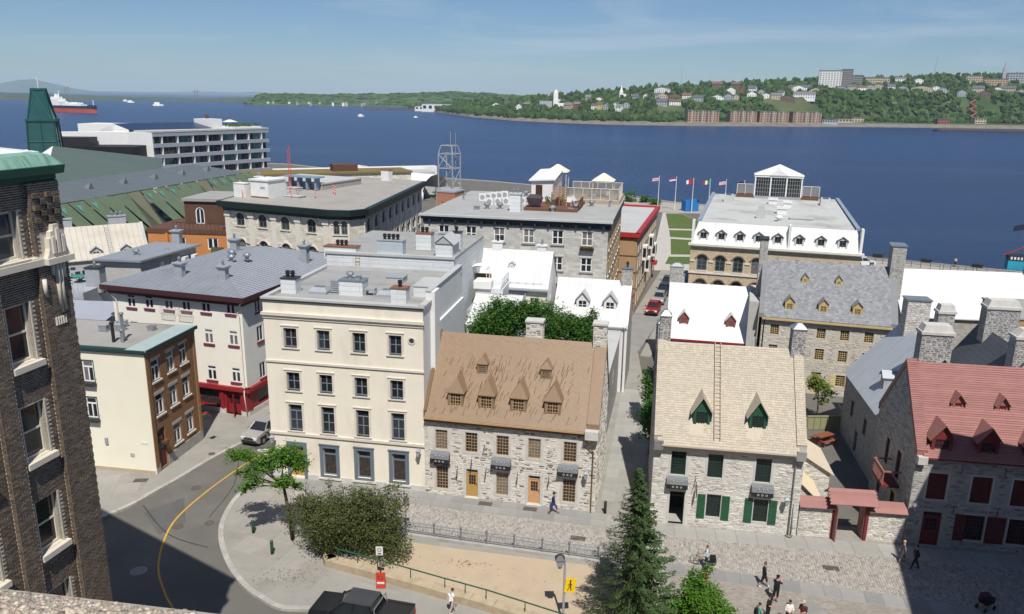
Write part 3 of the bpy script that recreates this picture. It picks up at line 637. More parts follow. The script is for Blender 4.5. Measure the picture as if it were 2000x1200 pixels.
def sign_bracket(wl,s,z,arm=.6,plate=True,r=.3):
    mb=MB();mb.tube([wl.p(s,z,0),wl.p(s,z,arm)],.018,5);mb.tube([wl.p(s,z-.35,0),wl.p(s,z-.2,arm*.3),wl.p(s,z,arm*.7)],.014,5);mb.tube([wl.p(s,z+.25,0),wl.p(s,z+.22,arm*.25),wl.p(s,z,arm*.45)],.014,5)
    o=mb.build('sign_bracket',BLACK,wl.parent)
    if plate:
        m2=MB();c=wl.p(s,z-.32,arm*.6);n,d=wl.n,wl.d
        ring=[c+n*(r*.75*math.cos(t))+Vector((0,0,r*math.sin(t))) for t in (2*math.pi*j/14 for j in range(14))]
        m2.face([q+d*.015 for q in ring]);m2.face([q-d*.015 for q in ring][::-1])
        for j in range(14):m2.face([ring[j]-d*.015,ring[(j+1) % 14]-d*.015,ring[(j+1) % 14]+d*.015,ring[j]+d*.015])
        m2.build('sign_plate',DMET,o)
    return o
def panel_door(wl,sc,zb,w,h,mat,lite=True,glass=None,name='door',trans=.14):
    off=-wl.reveal+.06;mb=MB();hw=w/2;ft=.06
    mb.box(-hw,-.06,0,-hw+ft,.0,h);mb.box(hw-ft,-.06,0,hw,0,h);mb.box(-hw+ft,-.06,h-ft,hw-ft,0,h)
    ht=h*(1-trans);mb.box(-hw+ft,-.06,ht,hw-ft,0,ht+.06)
    mb.box(-hw+ft,-.03,0,hw-ft,0,ht)
    pw=(w-2*ft)
    for x0 in (-1,0):
        a=x0*pw/2+.06;b=a+pw/2-.12;mb.box(a,-.05,.16,b,-.03,h*.32)
    o=mb.build(name,mat,wl.parent,loc=wl.p(sc,zb,off),rz=wl.ang)
    g=MB();g.box(-hw+ft,-.02,ht+.06,hw-ft,-.01,h-ft)
    if lite:
        for i in range(3):
            for j in range(3):g.box(-pw*.33+i*pw*.23,-.045,h*.45+j*h*.115,-pw*.33+i*pw*.23+pw*.2,-.032,h*.45+j*h*.115+h*.1)
    g.build('pane',glass or GL_DARK,o)
    MB().box(hw-ft-.09,-.09,h*.43,hw-ft-.05,-.03,h*.50).build('handle',BLACK,o)
    return o
def shutter(wl,sc,zb,w,h,mat,name='shutter'):
    mb=MB();wl.box(mb,sc-w/2,zb,sc+w/2,zb+h,.015,.05)
    wl.box(mb,sc-w/2+.02,zb+h*.14,sc+w/2-.02,zb+h*.2,.05,.07);wl.box(mb,sc-w/2+.02,zb+h*.8,sc+w/2-.02,zb+h*.86,.05,.07)
    return mb.build(name,mat,wl.parent)
def avoid(ops,m=.2,ms=None):return [(o[0]-m,o[1]-m,o[2]+m,o[3]+m) for o in ops]
def gutter(parent,x0,x1,y,z,mat,name='gutter'):return MB().box(x0,y-.12,z-.06,x1,y,z+.07).build(name,mat,parent)
# ---------------------------------------------------------------- stone house with the brown tin roof
MORTAR_P=M('mortar_pale',(.58,.545,.485),.95,.12,1.2,bump=.4,bscale=18,dirt=(.43,.40,.35),dirt_scale=.5,dirt_amt=.6)
RUB_P=M('rubble_pale',(.57,.54,.48),.9,.16,4,col2=(.155,.145,.135),isl=.12,bump=.4,bscale=20,cuts=(.60,.92))
BROWN=M('brown_tin',(.235,.160,.096),.5,.07,.8,isl=.035,spec=.35,dirt=(.19,.11,.058),dirt_scale=1.6,dirt_amt=.55,dirt_stretch=(1.9,.35,.35))
BROWN2=M('brown_paint',(.24,.162,.10),.55,.08,2)
BROWND=M('brown_trim_dark',(.15,.085,.045),.6,.1,2)
TAN=M('tan_frame',(.40,.265,.14),.55,.1,3)
OCHRE=M('ochre_door',(.43,.26,.085),.5,.1,2)
PEACH=M('peach_door',(.52,.305,.15),.5,.1,2)
E_=thing('stone_house','pale rubble stone house with a brown tin roof, six dormers and two tan doors','house',(-6.57,56.0,0),R_(-11.3))
w,d,ze,zr,yr=13.26,8.6,6.75,11.8,4.3
wins=[(1.36,3.8,.95,1.62),(3.72,3.8,.95,1.62),(6.14,3.8,.95,1.62),(8.57,3.82,.95,1.62),(11.25,3.83,.97,1.62),(1.40,.47,.95,1.9),(6.15,.5,.95,1.9),(11.28,.52,.97,1.9)]
doors=[(3.78,.06,.92,2.33,OCHRE),(8.62,.08,.92,2.33,PEACH)]
ops=[op(*q[:4]) for q in wins+doors]
fw=Wall(E_,(0,0),(w,0),-.15,ze,MORTAR_P,ops)
rubble(fw,-.1,ze-.1,RUB_P,.16,.5,.085,.2,.03,(.006,.035),avoid(ops,.2),limit=300,rnd=random.Random(11),fill=.93,jit=.4)
for k,q in enumerate(wins):window(fw,*q,TAN,nx=4,ny=6 if k < 5 else 7,ft=.05,mt=.024,surround=(.19,STONE_TRIM,.02),glass=GL_DARK if k % 3 else GL_CURT)
for sc,zb,ww,hh,mt_ in doors:
    panel_door(fw,sc,zb,ww,hh,mt_)
    fw.part('door_surround',STONE_TRIM,[(sc-ww/2-.19,-.1,sc-ww/2,zb+hh+.19,-.02,.02),(sc+ww/2,-.1,sc+ww/2+.19,zb+hh+.19,-.02,.02),(sc-ww/2,zb+hh,sc+ww/2,zb+hh+.19,-.02,.02),(sc-ww/2-.1,-.12,sc+ww/2+.1,.05,-.15,.2)])
for sc in (1.29,6.08,11.17):hood_box(fw,sc,2.82)
for s_,z_,pl_ in ((2.65,2.3,True),(3.78,3.2,True),(4.75,4.35,False),(4.9,2.5,True),(7.35,2.35,True),(9.75,2.4,True)):sign_bracket(fw,s_,z_,.5,pl_,.2)
SBD=fw.part('shop_sign',[M('navy_sign',(.03,.04,.065),.5,.1,3)],[(.78,2.40,2.06,2.62,.0,.06)])
mb=MB();rr=random.Random(4)
for k in range(13):a=.9+k*.088;(fw.box(mb,a,2.46,a+.03,2.56,.06,.066),fw.box(mb,a,2.46+.05*(k % 3),a+.06,2.475+.05*(k % 3),.06,.066)) if k != 7 else None
mb.build('lettering',M('pale_lettering',(.6,.6,.58),.6,.05,4),SBD)
wall_lantern(fw,12.55,2.95,.5)
rw=Wall(E_,(w,0),(w,d),-.15,ze,MORTAR_P,[op(2.0,3.6,.8,1.3)],top=[(d/2,zr)])
rubble(rw,-.1,zr-.2,RUB_P,.2,.55,.1,.22,.03,(.006,.03),avoid([op(2.0,3.6,.8,1.3)]),limit=60,rnd=random.Random(12),keep=[(-(zr-ze),yr,ze*yr),((zr-ze),yr,ze*yr+(zr-ze)*d)],fill=.9)
window(rw,2.0,3.6,.8,1.3,TAN,nx=2,ny=4)
Wall(E_,(0,d),(0,0),-.15,ze,MORTAR_P,top=[(d/2,zr)]);Wall(E_,(w,d),(0,d),-.15,ze,MORTAR_P)
rf=gable_roof(E_,w,d,ze,zr,BROWN,oh=.32,lx=-.12,rx=-.85)
# tin sheets laid on the diagonal
sl=math.hypot(yr+.32,(zr-ze)*(yr+.32)/yr);ux,uy,uz=1,0,0;vy,vz=(yr+.32)/sl,(zr-ze)*(yr+.32)/yr/sl
O_=Vector((.12,-.32,ze-.32*(zr-ze)/yr+.12));P_=lambda a,b,h:O_+Vector((a,b*vy-h*vz,b*vz+h*vy))
polys=[];pw,ph,sk=.74,.62,.42
for r in range(-2,int(sl/ph)+3):
    for k in range(-8,26):
        x0=k*pw+(r % 2)*pw*.35-r*.10;y0=r*ph
        q=[(x0,y0),(x0+pw*.97,y0-sk*.55),(x0+pw*.97+.07,y0-sk*.55+ph*.96),(x0+.07,y0+ph*.96)]
        q=clip_poly(q,[(-1,0,0),(1,0,w-.98),(0,-1,0),(0,1,sl-.03)])
        if q and poly_area(q) > .03:polys.append(q)
rr=random.Random(6);pieces(rf,'tin_sheet',polys,P_,BROWN,lambda:rr.uniform(.006,.02),bev=.015,limit=300,stuff_name='tin_sheets')
# raised standing edges and old drip lines on the tin
mb=MB();rr=random.Random(9)
for k in range(230):
    a=min(max(rr.gauss(rr.choice([2.2,4.6,7.0,9.6]),.8)+.2,.3),w-1.3);b=rr.uniform(.4,sl-1.3)*.82;l=rr.uniform(.25,.85);h0=.024
    pth=[];x=a
    for j in range(4):pth.append((x,b+l*j/3));x += rr.choice([0,0,.03,.06,-.015])+.03
    for u,v in zip(pth,pth[1:]):
        t=rr.uniform(.012,.022);mb.face([P_(u[0]-t,u[1],h0),P_(u[0]+t,u[1],h0),P_(v[0]+t,v[1],h0),P_(v[0]-t,v[1],h0)])
tag(mb.build('rust_streaks',M('rust_streak',(.105,.055,.026),.8,.3,3),rf),kind='stuff')
coping(E_,w-.85,w+.06,d,ze,zr,BROWN2,up=.42);coping(E_,-.02,.22,d,ze,zr,BROWND,up=.32)
MB().box(w-.9,-.62,ze-.75,w+.06,.05,ze-.1).build('kneeler',STONE_TRIM,E_)
gutter(E_,.1,w-.95,-.34,ze-.33,TAN);MB().box(.05,-.30,ze-.62,w-.95,.0,ze-.40).build('eaves_board',BROWND,E_)
for x_ in (2.38,4.76,7.23,9.80):dormer(E_,x_,.36,7.02,1.2,1.5,.95,1.9,BROWN2,BROWN,TAN,GL_DARK,.86,1.12,4,4,oh=.10,hip=.55)
for x_ in (4.0,8.95):dormer(E_,x_,2.15,9.25,.8,1.0,.5,1.3,BROWN2,BROWN,BROWN2,GL_CURT,.56,.62,4,3,oh=.06,hip=.3)
chimney(E_,7.56,5.15,9.5,13.05,1.3,.9,MORTAR_P,STONE_TRIM,'slab',stones=RUB_P,seed=3);chimney(E_,12.75,4.4,10.5,13.4,1.0,1.0,MORTAR_P,STONE_TRIM,'slab',stones=RUB_P,seed=4)
pipe(E_,[(12.35,-.42,ze-.3),(12.35,-.4,ze-.8),(12.98,-.12,ze-1.9),(12.98,-.12,.1),(12.98,-.3,.02)],.055,BROWND)
# ---------------------------------------------------------------- stone house with beige shingle roof and green shutters
RUB_W=M('rubble_whitish',(.585,.56,.51),.9,.14,4,col2=(.36,.33,.295),isl=.14,bump=.4,bscale=20,cuts=(.5,.98))
MORTAR_W=M('mortar_whitish',(.55,.53,.485),.95,.1,1.2,bump=.4,bscale=18)
SHING=M('beige_shingle',(.44,.388,.305),.8,.07,3,isl=.08,bump=.1)
BEIGE=M('beige_paint',(.50,.435,.345),.7,.06,2)
GREEN=M('green_paint',(.022,.085,.045),.45,.12,2)
GREEND=M('green_paint_dark',(.012,.04,.026),.45,.12,2)
DRUB=M('dark_rubble',(.20,.195,.19),.9,.2,3,col2=(.42,.41,.39),isl=.25,bump=.4,bscale=20,cuts=(.35,1.2))
DMORT=M('chimney_mortar',(.42,.41,.385),.95,.12,2)
F_=thing('stone_house','whitish stone house with a beige shingle roof, green shutters and two green dormers','house',(10.32,52.0,0),R_(-8.9))
w,d,ze,zr,yr=10.3,9.2,6.85,12.4,4.6
wins=[(1.77,3.97,1.04,1.83),(4.34,3.97,1.04,1.83),(7.64,3.93,1.05,1.84)];low=[(4.44,.88,1.0,1.8),(7.72,.82,1.0,1.8)];dr_=(1.86,.1,1.05,2.57)
ops=[op(*q) for q in wins+low]+[op(*dr_)]
fw=Wall(F_,(0,0),(w,0),-.15,ze,MORTAR_W,ops,reveal=.25)
rubble(fw,-.1,ze-.1,RUB_W,.2,.55,.075,.16,.02,(.006,.032),avoid(ops,.16),limit=300,rnd=random.Random(21))
for q in wins:window(fw,*q,GREEND,nx=4,ny=8,ft=.07,mt=.04,surround=(.15,STONE_TRIM,.015),glass=GL_DARK)
for q in low:window(fw,*q,GREEND,nx=2,ny=7,ft=.06,mt=.035,surround=(.13,STONE_TRIM,.015),glass=GL_DARK)
for s_ in (3.57,5.28,6.87,8.55):shutter(fw,s_,.72,.56,1.92,GREEN)
# open doorway: a dark hall with floor and back wall
hall=MB();sc,zb,ww,hh=dr_
for a,b in (((sc-ww/2,-.25),(sc-ww/2,-2.6)),((sc+ww/2,-.25),(sc+ww/2,-2.6))):hall.face([fw.p(a[0],.1,a[1]),fw.p(b[0],.1,b[1]),fw.p(b[0],2.67,b[1]),fw.p(a[0],2.67,a[1])])
hall.face([fw.p(sc-ww/2,.1,-2.6),fw.p(sc+ww/2,.1,-2.6),fw.p(sc+ww/2,2.67,-2.6),fw.p(sc-ww/2,2.67,-2.6)]);hall.face([fw.p(sc-ww/2,2.67,-.25),fw.p(sc+ww/2,2.67,-.25),fw.p(sc+ww/2,2.67,-2.6),fw.p(sc-ww/2,2.67,-2.6)])
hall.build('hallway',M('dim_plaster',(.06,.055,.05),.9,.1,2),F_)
fw.part('threshold',CONC,[(sc-ww/2,-.1,sc+ww/2,.1,-2.6,.12)]);fw.part('door_surround',STONE_TRIM,[(sc-ww/2-.14,-.1,sc-ww/2,zb+hh+.16,-.02,.02),(sc+ww/2,-.1,sc+ww/2+.14,zb+hh+.16,-.02,.02),(sc-ww/2,zb+hh,sc+ww/2,zb+hh+.16,-.02,.02)])
fw.part('transom',DMET,[(sc-ww/2,2.25,sc+ww/2,2.33,-.2,-.12)])
for sc_,z_ in ((1.77,3.06),(7.68,3.0)):hood_box(fw,sc_,z_)
sign_bracket(fw,3.05,3.75,.75,False);o=sign_bracket(fw,3.15,3.3,.8,True,.42)
wall_lantern(fw,9.35,2.7,.5)
for k in range(7):fw.part('iron_tie',BLACK,[(.9+k*1.42,ze-.75,.94+k*1.42,ze-.35,0,.03)])
pipe(F_,[(9.5,-.5,ze-.3),(9.5,-.45,ze-.55),(9.75,-.12,ze-1.0),(9.75,-.12,.1)],.05,GREYM);pipe(F_,[(9.95,-.1,2.6),(9.95,-.1,.1)],.04,GREYM,'conduit')
MB().tube([(9.55,-.15,.1),(9.62,-.3,.03),(9.75,-.4,.1),(9.9,-.35,.03),(10.05,-.15,.12)],.03,5).build('boot_scraper',BLACK,F_)
kp=[(-(zr-ze),yr,ze*yr),((zr-ze),yr,ze*yr+(zr-ze)*d)]
for a,b,lim in (((w,0),(w,d),60),((0,d),(0,0),60)):
    g=Wall(F_,a,b,-.15,ze,MORTAR_W,top=[(d/2,zr)]);rubble(g,-.1,zr-.2,RUB_W,.25,.6,.1,.2,.03,(.006,.03),limit=lim,rnd=random.Random(22),keep=kp)
Wall(F_,(w,d),(0,d),-.15,ze,MORTAR_W)
rf=gable_roof(F_,w,d,ze,zr,SHING,oh=.42,lx=-.2,rx=-.45);sp=(zr-ze)/yr
cut=lambda u,v:not any(abs(u+.5-c) < .5 and .75 < v < 2.9 for c in (3.2,7.05))
shingles(rf,(.28,-.43,ze-.43*sp+.122),(w-.84,0,0),(0,yr+.43,(yr+.43)*sp),.24,.175,SHING,keep=cut,rnd=random.Random(8))
coping(F_,-.05,.55,d,ze,zr,SHING,up=.22);coping(F_,w-.62,w+.05,d,ze,zr,SHING,up=.3)
shingles(F_,(w-.62,-.12,ze-.1*sp+.31),(.67,0,0),(0,yr+.1,(yr+.1)*sp),.22,.175,SHING,rnd=random.Random(9),name='coping_shingles');shingles(F_,(-.05,-.12,ze-.1*sp+.23),(.6,0,0),(0,yr+.1,(yr+.1)*sp),.2,.175,SHING,rnd=random.Random(10),name='coping_shingles')
for x0 in (0,w-.6):MB().box(x0-.02,-.5,ze-.85,x0+.62,.04,ze-.18).build('kneeler',MATS['dark_rubble'],F_)
gutter(F_,.5,w-.65,-.43,ze-.42,BEIGE);MB().box(.5,-.40,ze-.72,w-.65,0,ze-.50).build('eaves_board',BEIGE,F_)
for x_ in (3.2,7.05):dormer(F_,x_,.62,7.35,1.15,1.5,.95,2.2,GREEN,SHING,GREEND,GL_DARK,.82,1.18,4,6,oh=.22,sill_m=WHITE)
mb=MB();dl=Vector((0,yr,yr*sp));L0=Vector((4.1,-.1,ze+.2))
for sx in (0,.42):mb.tube([L0+Vector((sx,-.12,0)),L0+dl+Vector((sx,0,.1))],.028,4)
for k in range(24):q=L0+dl*(k+.5)/24;mb.tube([q+Vector((0,-.08,.02)),q+Vector((.42,-.08,.02))],.02,4)
mb.build('roof_ladder',BEIGE,F_)
chimney(F_,9.95,4.7,10.5,14.05,.95,1.1,DMORT,MET,'hip',stones=DRUB,seed=5);chimney(F_,.45,5.4,10.2,14.3,.8,1.0,DMORT,MET,'hip',stones=DRUB,seed=6)
# lean-to sheds behind the gate wall, on the right of the house
sh=thing('lean_to_shed','beige ribbed lean-to roof on a rubble shed behind the red gate','shed',(10.32,52.0,0),R_(-8.9))
def shed(x0,x1,y0,y1,zh,zl,mat):
    g=Wall(sh,(x0,y0),(x1,y0),-.15,zl,MORTAR_W,top=[(0,zh)]);rubble(g,-.1,zh,RUB_W,.2,.5,.1,.19,.02,(.006,.03),limit=50,keep=[((zh-zl),(x1-x0),zh*(x1-x0))],rnd=random.Random(31))
    Wall(sh,(x1,y0),(x1,y1),-.15,zl,MORTAR_W);Wall(sh,(x1,y1),(x0,y1),-.15,zl,MORTAR_W)
    mb=MB();n=16;e=.25;sl_=(zh-zl)/(x1-x0)
    mb.face([(x0,y0-e,zh+.05),(x1+e,y0-e,zl-e*sl_+.05),(x1+e,y1,zl-e*sl_+.05),(x0,y1,zh+.05)]);mb.face([(x0,y0-e,zh),(x1+e,y0-e,zl-e*sl_),(x1+e,y1,zl-e*sl_),(x0,y1,zh)][::-1]);mb.face([(x0,y0-e,zh),(x1+e,y0-e,zl-e*sl_),(x1+e,y0-e,zl-e*sl_+.05),(x0,y0-e,zh+.05)])
    r=mb.build('roof',mat,sh)
    for k in range(n):
        y=y0-e+(y1-y0+e)*k/(n-1);m2=MB();m2.face([(x0,y,zh+.055),(x1+e,y,zl-e*sl_+.055),(x1+e,y+.05,zl-e*sl_+.11),(x0,y+.05,zh+.11)]);m2.face([(x0,y+.05,zh+.11),(x1+e,y+.05,zl-e*sl_+.11),(x1+e,y+.1,zl-e*sl_+.055),(x0,y+.1,zh+.055)]);m2.build('batten',mat,r)
shed(10.42,13.5,5.2,9.6,4.6,2.7,BEIGE);shed(10.42,12.2,1.6,5.1,3.6,1.9,M('pale_shed_roof',(.55,.47,.34),.7,.06,2))
# ---------------------------------------------------------------- garden wall and red gate
REDP=M('red_plank',(.275,.125,.11),.6,.1,1.2,isl=.10,spec=.3)
REDD=M('red_door_dark',(.17,.025,.028),.6,.12,2)
RUB_G=M('rubble_wall_warm',(.56,.53,.475),.9,.15,4,col2=(.33,.31,.28),isl=.18,bump=.4,bscale=20,cuts=(.4,1.0))
def garden_wall(P0,P1,h,lab):
    L=math.hypot(P1[0]-P0[0],P1[1]-P0[1]);t=thing('garden_wall',lab,'wall',(*P0,0),math.atan2(P1[1]-P0[1],P1[0]-P0[0]))
    g=Wall(t,(0,0),(L,0),-.15,h,MORTAR_W);rubble(g,-.1,h-.03,RUB_G,.18,.5,.08,.17,.02,(.006,.035),limit=130,rnd=random.Random(41));Wall(t,(L,.45),(0,.45),-.15,h,MORTAR_W);Wall(t,(L,0),(L,.45),-.15,h,MORTAR_W);Wall(t,(0,.45),(0,0),-.15,h,MORTAR_W)
    for k in range(5):
        y0=-.28+k*.15;MB().face([(-.05,y0,h+.10*k-.02),(L+.05,y0,h+.10*k-.02),(L+.05,y0+.16,h+.10*k+.115),(-.05,y0+.16,h+.10*k+.115)]).face([(-.05,y0,h+.10*k-.06),(L+.05,y0,h+.10*k-.06),(L+.05,y0,h+.10*k-.02),(-.05,y0,h+.10*k-.02)]).build('coping_board',REDP,t)
    MB().face([(-.05,.45,h+.47),(L+.05,.45,h+.47),(L+.05,.7,h),(-.05,.7,h)]).build('coping_board',REDP,t)
garden_wall((20.6,50.45),(22.85,50.2),2.45,'rubble garden wall with red board coping, between the beige-roofed house and the red gate');garden_wall((25.3,49.95),(27.75,49.65),2.4,'rubble garden wall with red board coping, between the red gate and the red-roofed house')
g=thing('gate','open red timber gate under its own red board roof in the garden wall','gate',(22.85,50.2,0),R_(-6))
for x in (.08,2.36):MB().box(x-.1,-.05,-.15,x+.1,.5,3.05).build('post',REDD,g)
MB().box(-.1,-.1,2.75,2.54,.55,2.98).build('lintel',REDD,g)
for k in range(5):MB().face([(-.45,-.62+k*.2,3.0+k*.145),(2.9,-.62+k*.2,3.0+k*.145),(2.75,-.41+k*.2,3.16+k*.145),(-.3,-.41+k*.2,3.16+k*.145)]).face([(-.45,-.62+k*.2,2.95+k*.145),(2.9,-.62+k*.2,2.95+k*.145),(2.9,-.62+k*.2,3.0+k*.145),(-.45,-.62+k*.2,3.0+k*.145)]).build('roof_board',REDP,g)
MB().face([(-.3,.40,3.74),(2.75,.40,3.74),(2.9,1.2,3.0),(-.45,1.2,3.0)]).build('roof_board',REDP,g)
for x,dx in ((.2,-.28),(2.24,.12)):MB().box(-.04,0,.05,.04,1.25,2.6).build('gate_leaf',REDP,g,loc=(x,-.55 if x < 1 else .1,0),rz=.1 if x < 1 else -.05)
# ---------------------------------------------------------------- red roofed stone house
RUB_D=M('rubble_grey_shade',(.38,.372,.35),.9,.16,4,col2=(.17,.168,.162),isl=.2,bump=.4,bscale=20,cuts=(.3,1.1))  # stone and mortar colours darkened to deepen the shade on this house
MORTAR_D=M('mortar_grey_shade',(.38,.37,.345),.95,.1,1.5,bump=.4,bscale=18)
SHUT_D=M('dark_red_shutter',(.10,.022,.022),.6,.12,3)
H_=thing('stone_house','shaded grey stone house with a red board roof, red dormers and a red side balcony','house',(27.8,49.6,0),R_(-8.7))
w,d,ze,zr,yr=15.0,8.8,7.0,12.0,4.4
wins=[(1.59,3.62,1.25,1.95),(4.42,3.6,1.28,1.95),(6.98,3.6,1.25,1.95),(9.8,3.6,1.25,1.95)];low=[(4.39,.75,1.25,1.9),(7.2,.72,1.3,1.9)];dr_=(1.63,.05,1.22,2.6)
ops=[op(*q) for q in wins+low]+[op(*dr_)]
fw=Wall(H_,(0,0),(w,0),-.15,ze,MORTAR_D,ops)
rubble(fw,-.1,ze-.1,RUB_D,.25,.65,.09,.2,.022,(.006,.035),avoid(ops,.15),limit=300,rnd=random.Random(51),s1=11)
for q in wins:window(fw,*q,SHUT_D,nx=2,ny=1,ft=.05,mt=.05,surround=(.13,STONE_TRIM,.012),glass=SHUT_D)
for q in low:window(fw,*q,SHUT_D,nx=6,ny=6,ft=.06,mt=.035,surround=(.12,STONE_TRIM,.012),glass=GL_DARK)
panel_door(fw,*dr_,REDD)
for s_ in (3.45,5.75,8.4):shutter(fw,s_,.65,.7 if s_ < 5 else 1.2,2.0,SHUT_D)
for s_,f in ((3.0,1),(5.75,-1),(2.9,1),(5.7,1)):
    z_=6.0 if s_ in (3.0,5.75) else 3.0;mb=MB();mb.tube([fw.p(s_+f*.14,z_+.3,.03),fw.p(s_+f*.06,z_+.35,.03),fw.p(s_,z_+.22,.03),fw.p(s_,z_-.22,.03),fw.p(s_-f*.06,z_-.35,.03),fw.p(s_-f*.14,z_-.3,.03)],.025,5).build('iron_tie',BLACK,H_)
wall_lantern(fw,.3,2.9,.45)
lw_ops=[op(3.0,3.4,.8,2.1),op(5.6,3.4,.9,2.2),op(5.4,.1,.9,2.2),op(7.2,.1,.8,2.1),op(2.2,.6,.8,1.3)]
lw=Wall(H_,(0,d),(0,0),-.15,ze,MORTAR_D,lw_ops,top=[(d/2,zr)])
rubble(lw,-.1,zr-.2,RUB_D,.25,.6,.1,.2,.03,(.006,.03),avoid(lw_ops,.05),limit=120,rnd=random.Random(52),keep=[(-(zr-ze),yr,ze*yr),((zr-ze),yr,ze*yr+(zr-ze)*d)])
for o_ in lw_ops:window(lw,(o_[0]+o_[2])/2,o_[1],o_[2]-o_[0],o_[3]-o_[1],SHUT_D,nx=2,ny=3,glass=GL_DARK)
bal=MB();lw.box(bal,4.2,3.15,6.6,3.3,0,1.25);b_=bal.build('balcony',REDD,H_)
for k in range(11):m2=MB();a=4.22+k*.233;lw.box(m2,a,3.3,a+.05,4.3,1.16,1.22);m2.build('baluster',REDP,b_)
m2=MB();lw.box(m2,4.2,4.3,6.6,4.4,1.14,1.26);lw.box(m2,4.2,4.3,4.3,4.4,0,1.14);lw.box(m2,6.5,4.3,6.6,4.4,0,1.14);m2.build('railing',REDP,b_)
for k in range(3):m2=MB();lw.box(m2,4.5+k*.5,2.5+.2*k,4.58+k*.5,3.15,.1,.9-.0*k);m2.build('bracket',REDD,b_)
Wall(H_,(w,0),(w,d),-.15,ze,MORTAR_D,top=[(d/2,zr)]);Wall(H_,(w,d),(0,d),-.15,ze,MORTAR_D)
rf=gable_roof(H_,w,d,ze,zr,REDD,oh=.3,lx=-.35,rx=0);sp=(zr-ze)/yr
slen=math.hypot(yr+.3,(yr+.3)*sp);n=42;rr=random.Random(3)
for k in range(n):
    b0,b1=slen*k/n,slen*(k+1.12)/n;y0,y1=-.3+b0/slen*(yr+.3),-.3+min(b1,slen)/slen*(yr+.3);z0,z1=ze+y0*sp+.12,ze+y1*sp+.12;h=.045
    MB().face([(.36,y0-h*.75,z0+h*.66),(w,y0-h*.75,z0+h*.66),(w,y1,z1+.006),(.36,y1,z1+.006)]).face([(.36,y0,z0-.01),(w,y0,z0-.01),(w,y0-h*.75,z0+h*.66),(.36,y0-h*.75,z0+h*.66)]).build('plank',REDP,rf)
cp=coping(H_,-.06,.62,d,ze,zr,REDP,up=.32)
for k in range(n):
    y0,y1=-.1+(yr+.1)*k/n,-.1+(yr+.1)*(k+1.1)/n;z0,z1=ze+y0*sp+.33,ze+min(y1,yr)*sp+.33;h=.045
    MB().face([(-.08,y0-h*.75,z0+h*.66),(.64,y0-h*.75,z0+h*.66),(.64,min(y1,yr),z1),(-.08,min(y1,yr),z1)]).face([(-.08,y0,z0-.01),(.64,y0,z0-.01),(.64,y0-h*.75,z0+h*.66),(-.08,y0-h*.75,z0+h*.66)]).build('plank',REDP,cp)
MB().box(-.02,-.45,ze-.7,.6,.04,ze-.15).build('kneeler',STONE_TRIM,H_)
for x_ in (1.5,4.45,7.35,10.2):dormer(H_,x_,.08,6.65,1.3,1.6,.85,1.7,REDD,REDP,SHUT_D,GL_DARK,.95,1.25,4,4,oh=.22)
for x_ in (2.98,5.83,8.7):dormer(H_,x_,2.2,9.35,.72,.75,.5,1.1,REDP,REDP,REDD,GL_DARK,.46,.52,2,3,oh=.16)
# ---------------------------------------------------------------- cream four-storey building
CREAM=M('cream_stucco',(.74,.68,.565),.88,.04,.5,bump=.12,bscale=9,dirt=(.57,.51,.41),dirt_scale=.45,dirt_amt=.7,dirt_stretch=(1,1,.35))
CREAMT=M('cream_trim',(.60,.555,.475),.85,.08,2)
SLATEBL=M('slate_blue_paint',(.125,.155,.185),.5,.1,2)
GREYF=M('grey_frame',(.19,.205,.225),.5,.1,3)
WBRICK=M('white_painted_brick',(.66,.665,.64),.8,.05,1,bump=.25,bscale=5,dirt=(.58,.585,.56),dirt_scale=.5,dirt_amt=.5)
FLATR=M('flat_roof_membrane',(.30,.30,.285),.85,.1,.35,bump=.15,bscale=25,dirt=(.19,.185,.175),dirt_scale=.4,dirt_amt=.8,dirt_stretch=(.4,1.6,1))
FLATL=M('flat_roof_pale',(.42,.425,.41),.8,.08,.4,dirt=(.30,.30,.285),dirt_scale=.3,dirt_amt=.6)
SIDING=M('white_metal_siding',(.62,.64,.64),.55,.06,1.2,pat=('board',2.6,.42,.015,(.36,.37,.37)),dirt=(.45,.45,.43),dirt_scale=.6,dirt_amt=.5)
SIDINGB=M('blue_grey_siding',(.40,.455,.49),.5,.06,1.2,pat=('board',2.6,.5,.012,(.30,.34,.36)))
TINW=M('white_tin',(.56,.565,.56),.45,.04,.8,pat=('seam',.62,40,.012,(.40,.405,.40)),dirt=(.46,.465,.46),dirt_scale=.6,dirt_amt=.5)
D_=thing('apartment_building','cream stucco four-storey building with grey windows and slate-blue shop fronts','building',(-19.1,58.37,0),R_(-10.1))
w,d,h=12.73,12.0,15.0
cols=[2.16,4.86,7.72,10.58];ops=[];W3=[]
for c_,w1 in zip(cols,(1.05,1.02,1.0,1.0)):
    W3 += [(c_-.04,11.08,w1,1.55,2,2,0),(c_,7.55,w1+.02,1.5,2,2,0),(c_+.03,4.18,w1+.05,2.2,2,2,.24)]
shop=[(4.88,.55,1.1,2.35),(7.75,.6,1.1,2.35),(10.62,.62,1.1,2.35)];dr_=(2.12,.15,1.15,2.7)
ops=[op(*q[:4]) for q in W3]+[op(*q) for q in shop]+[op(*dr_)]
fw=Wall(D_,(0,0),(w,0),-.15,h-.25,CREAM,ops,reveal=.28)
for q in W3:window(fw,*q[:4],GREYF,nx=q[4],ny=q[5],trans=q[6],ft=.09,mt=.05,split=True,surround=(.17,CREAMT,.03,.07),sill=(CREAMT,.10,.1,.2),glass=random.Random(int(q[0]*100)).choice([GL_DARK,GL_DARK,GL_BLUE]))
SHOPG=M('shop_display',(.03,.028,.026),.12,.5,3,spec=.4,dirt=(.12,.07,.045),dirt_scale=3.5,dirt_amt=.8)
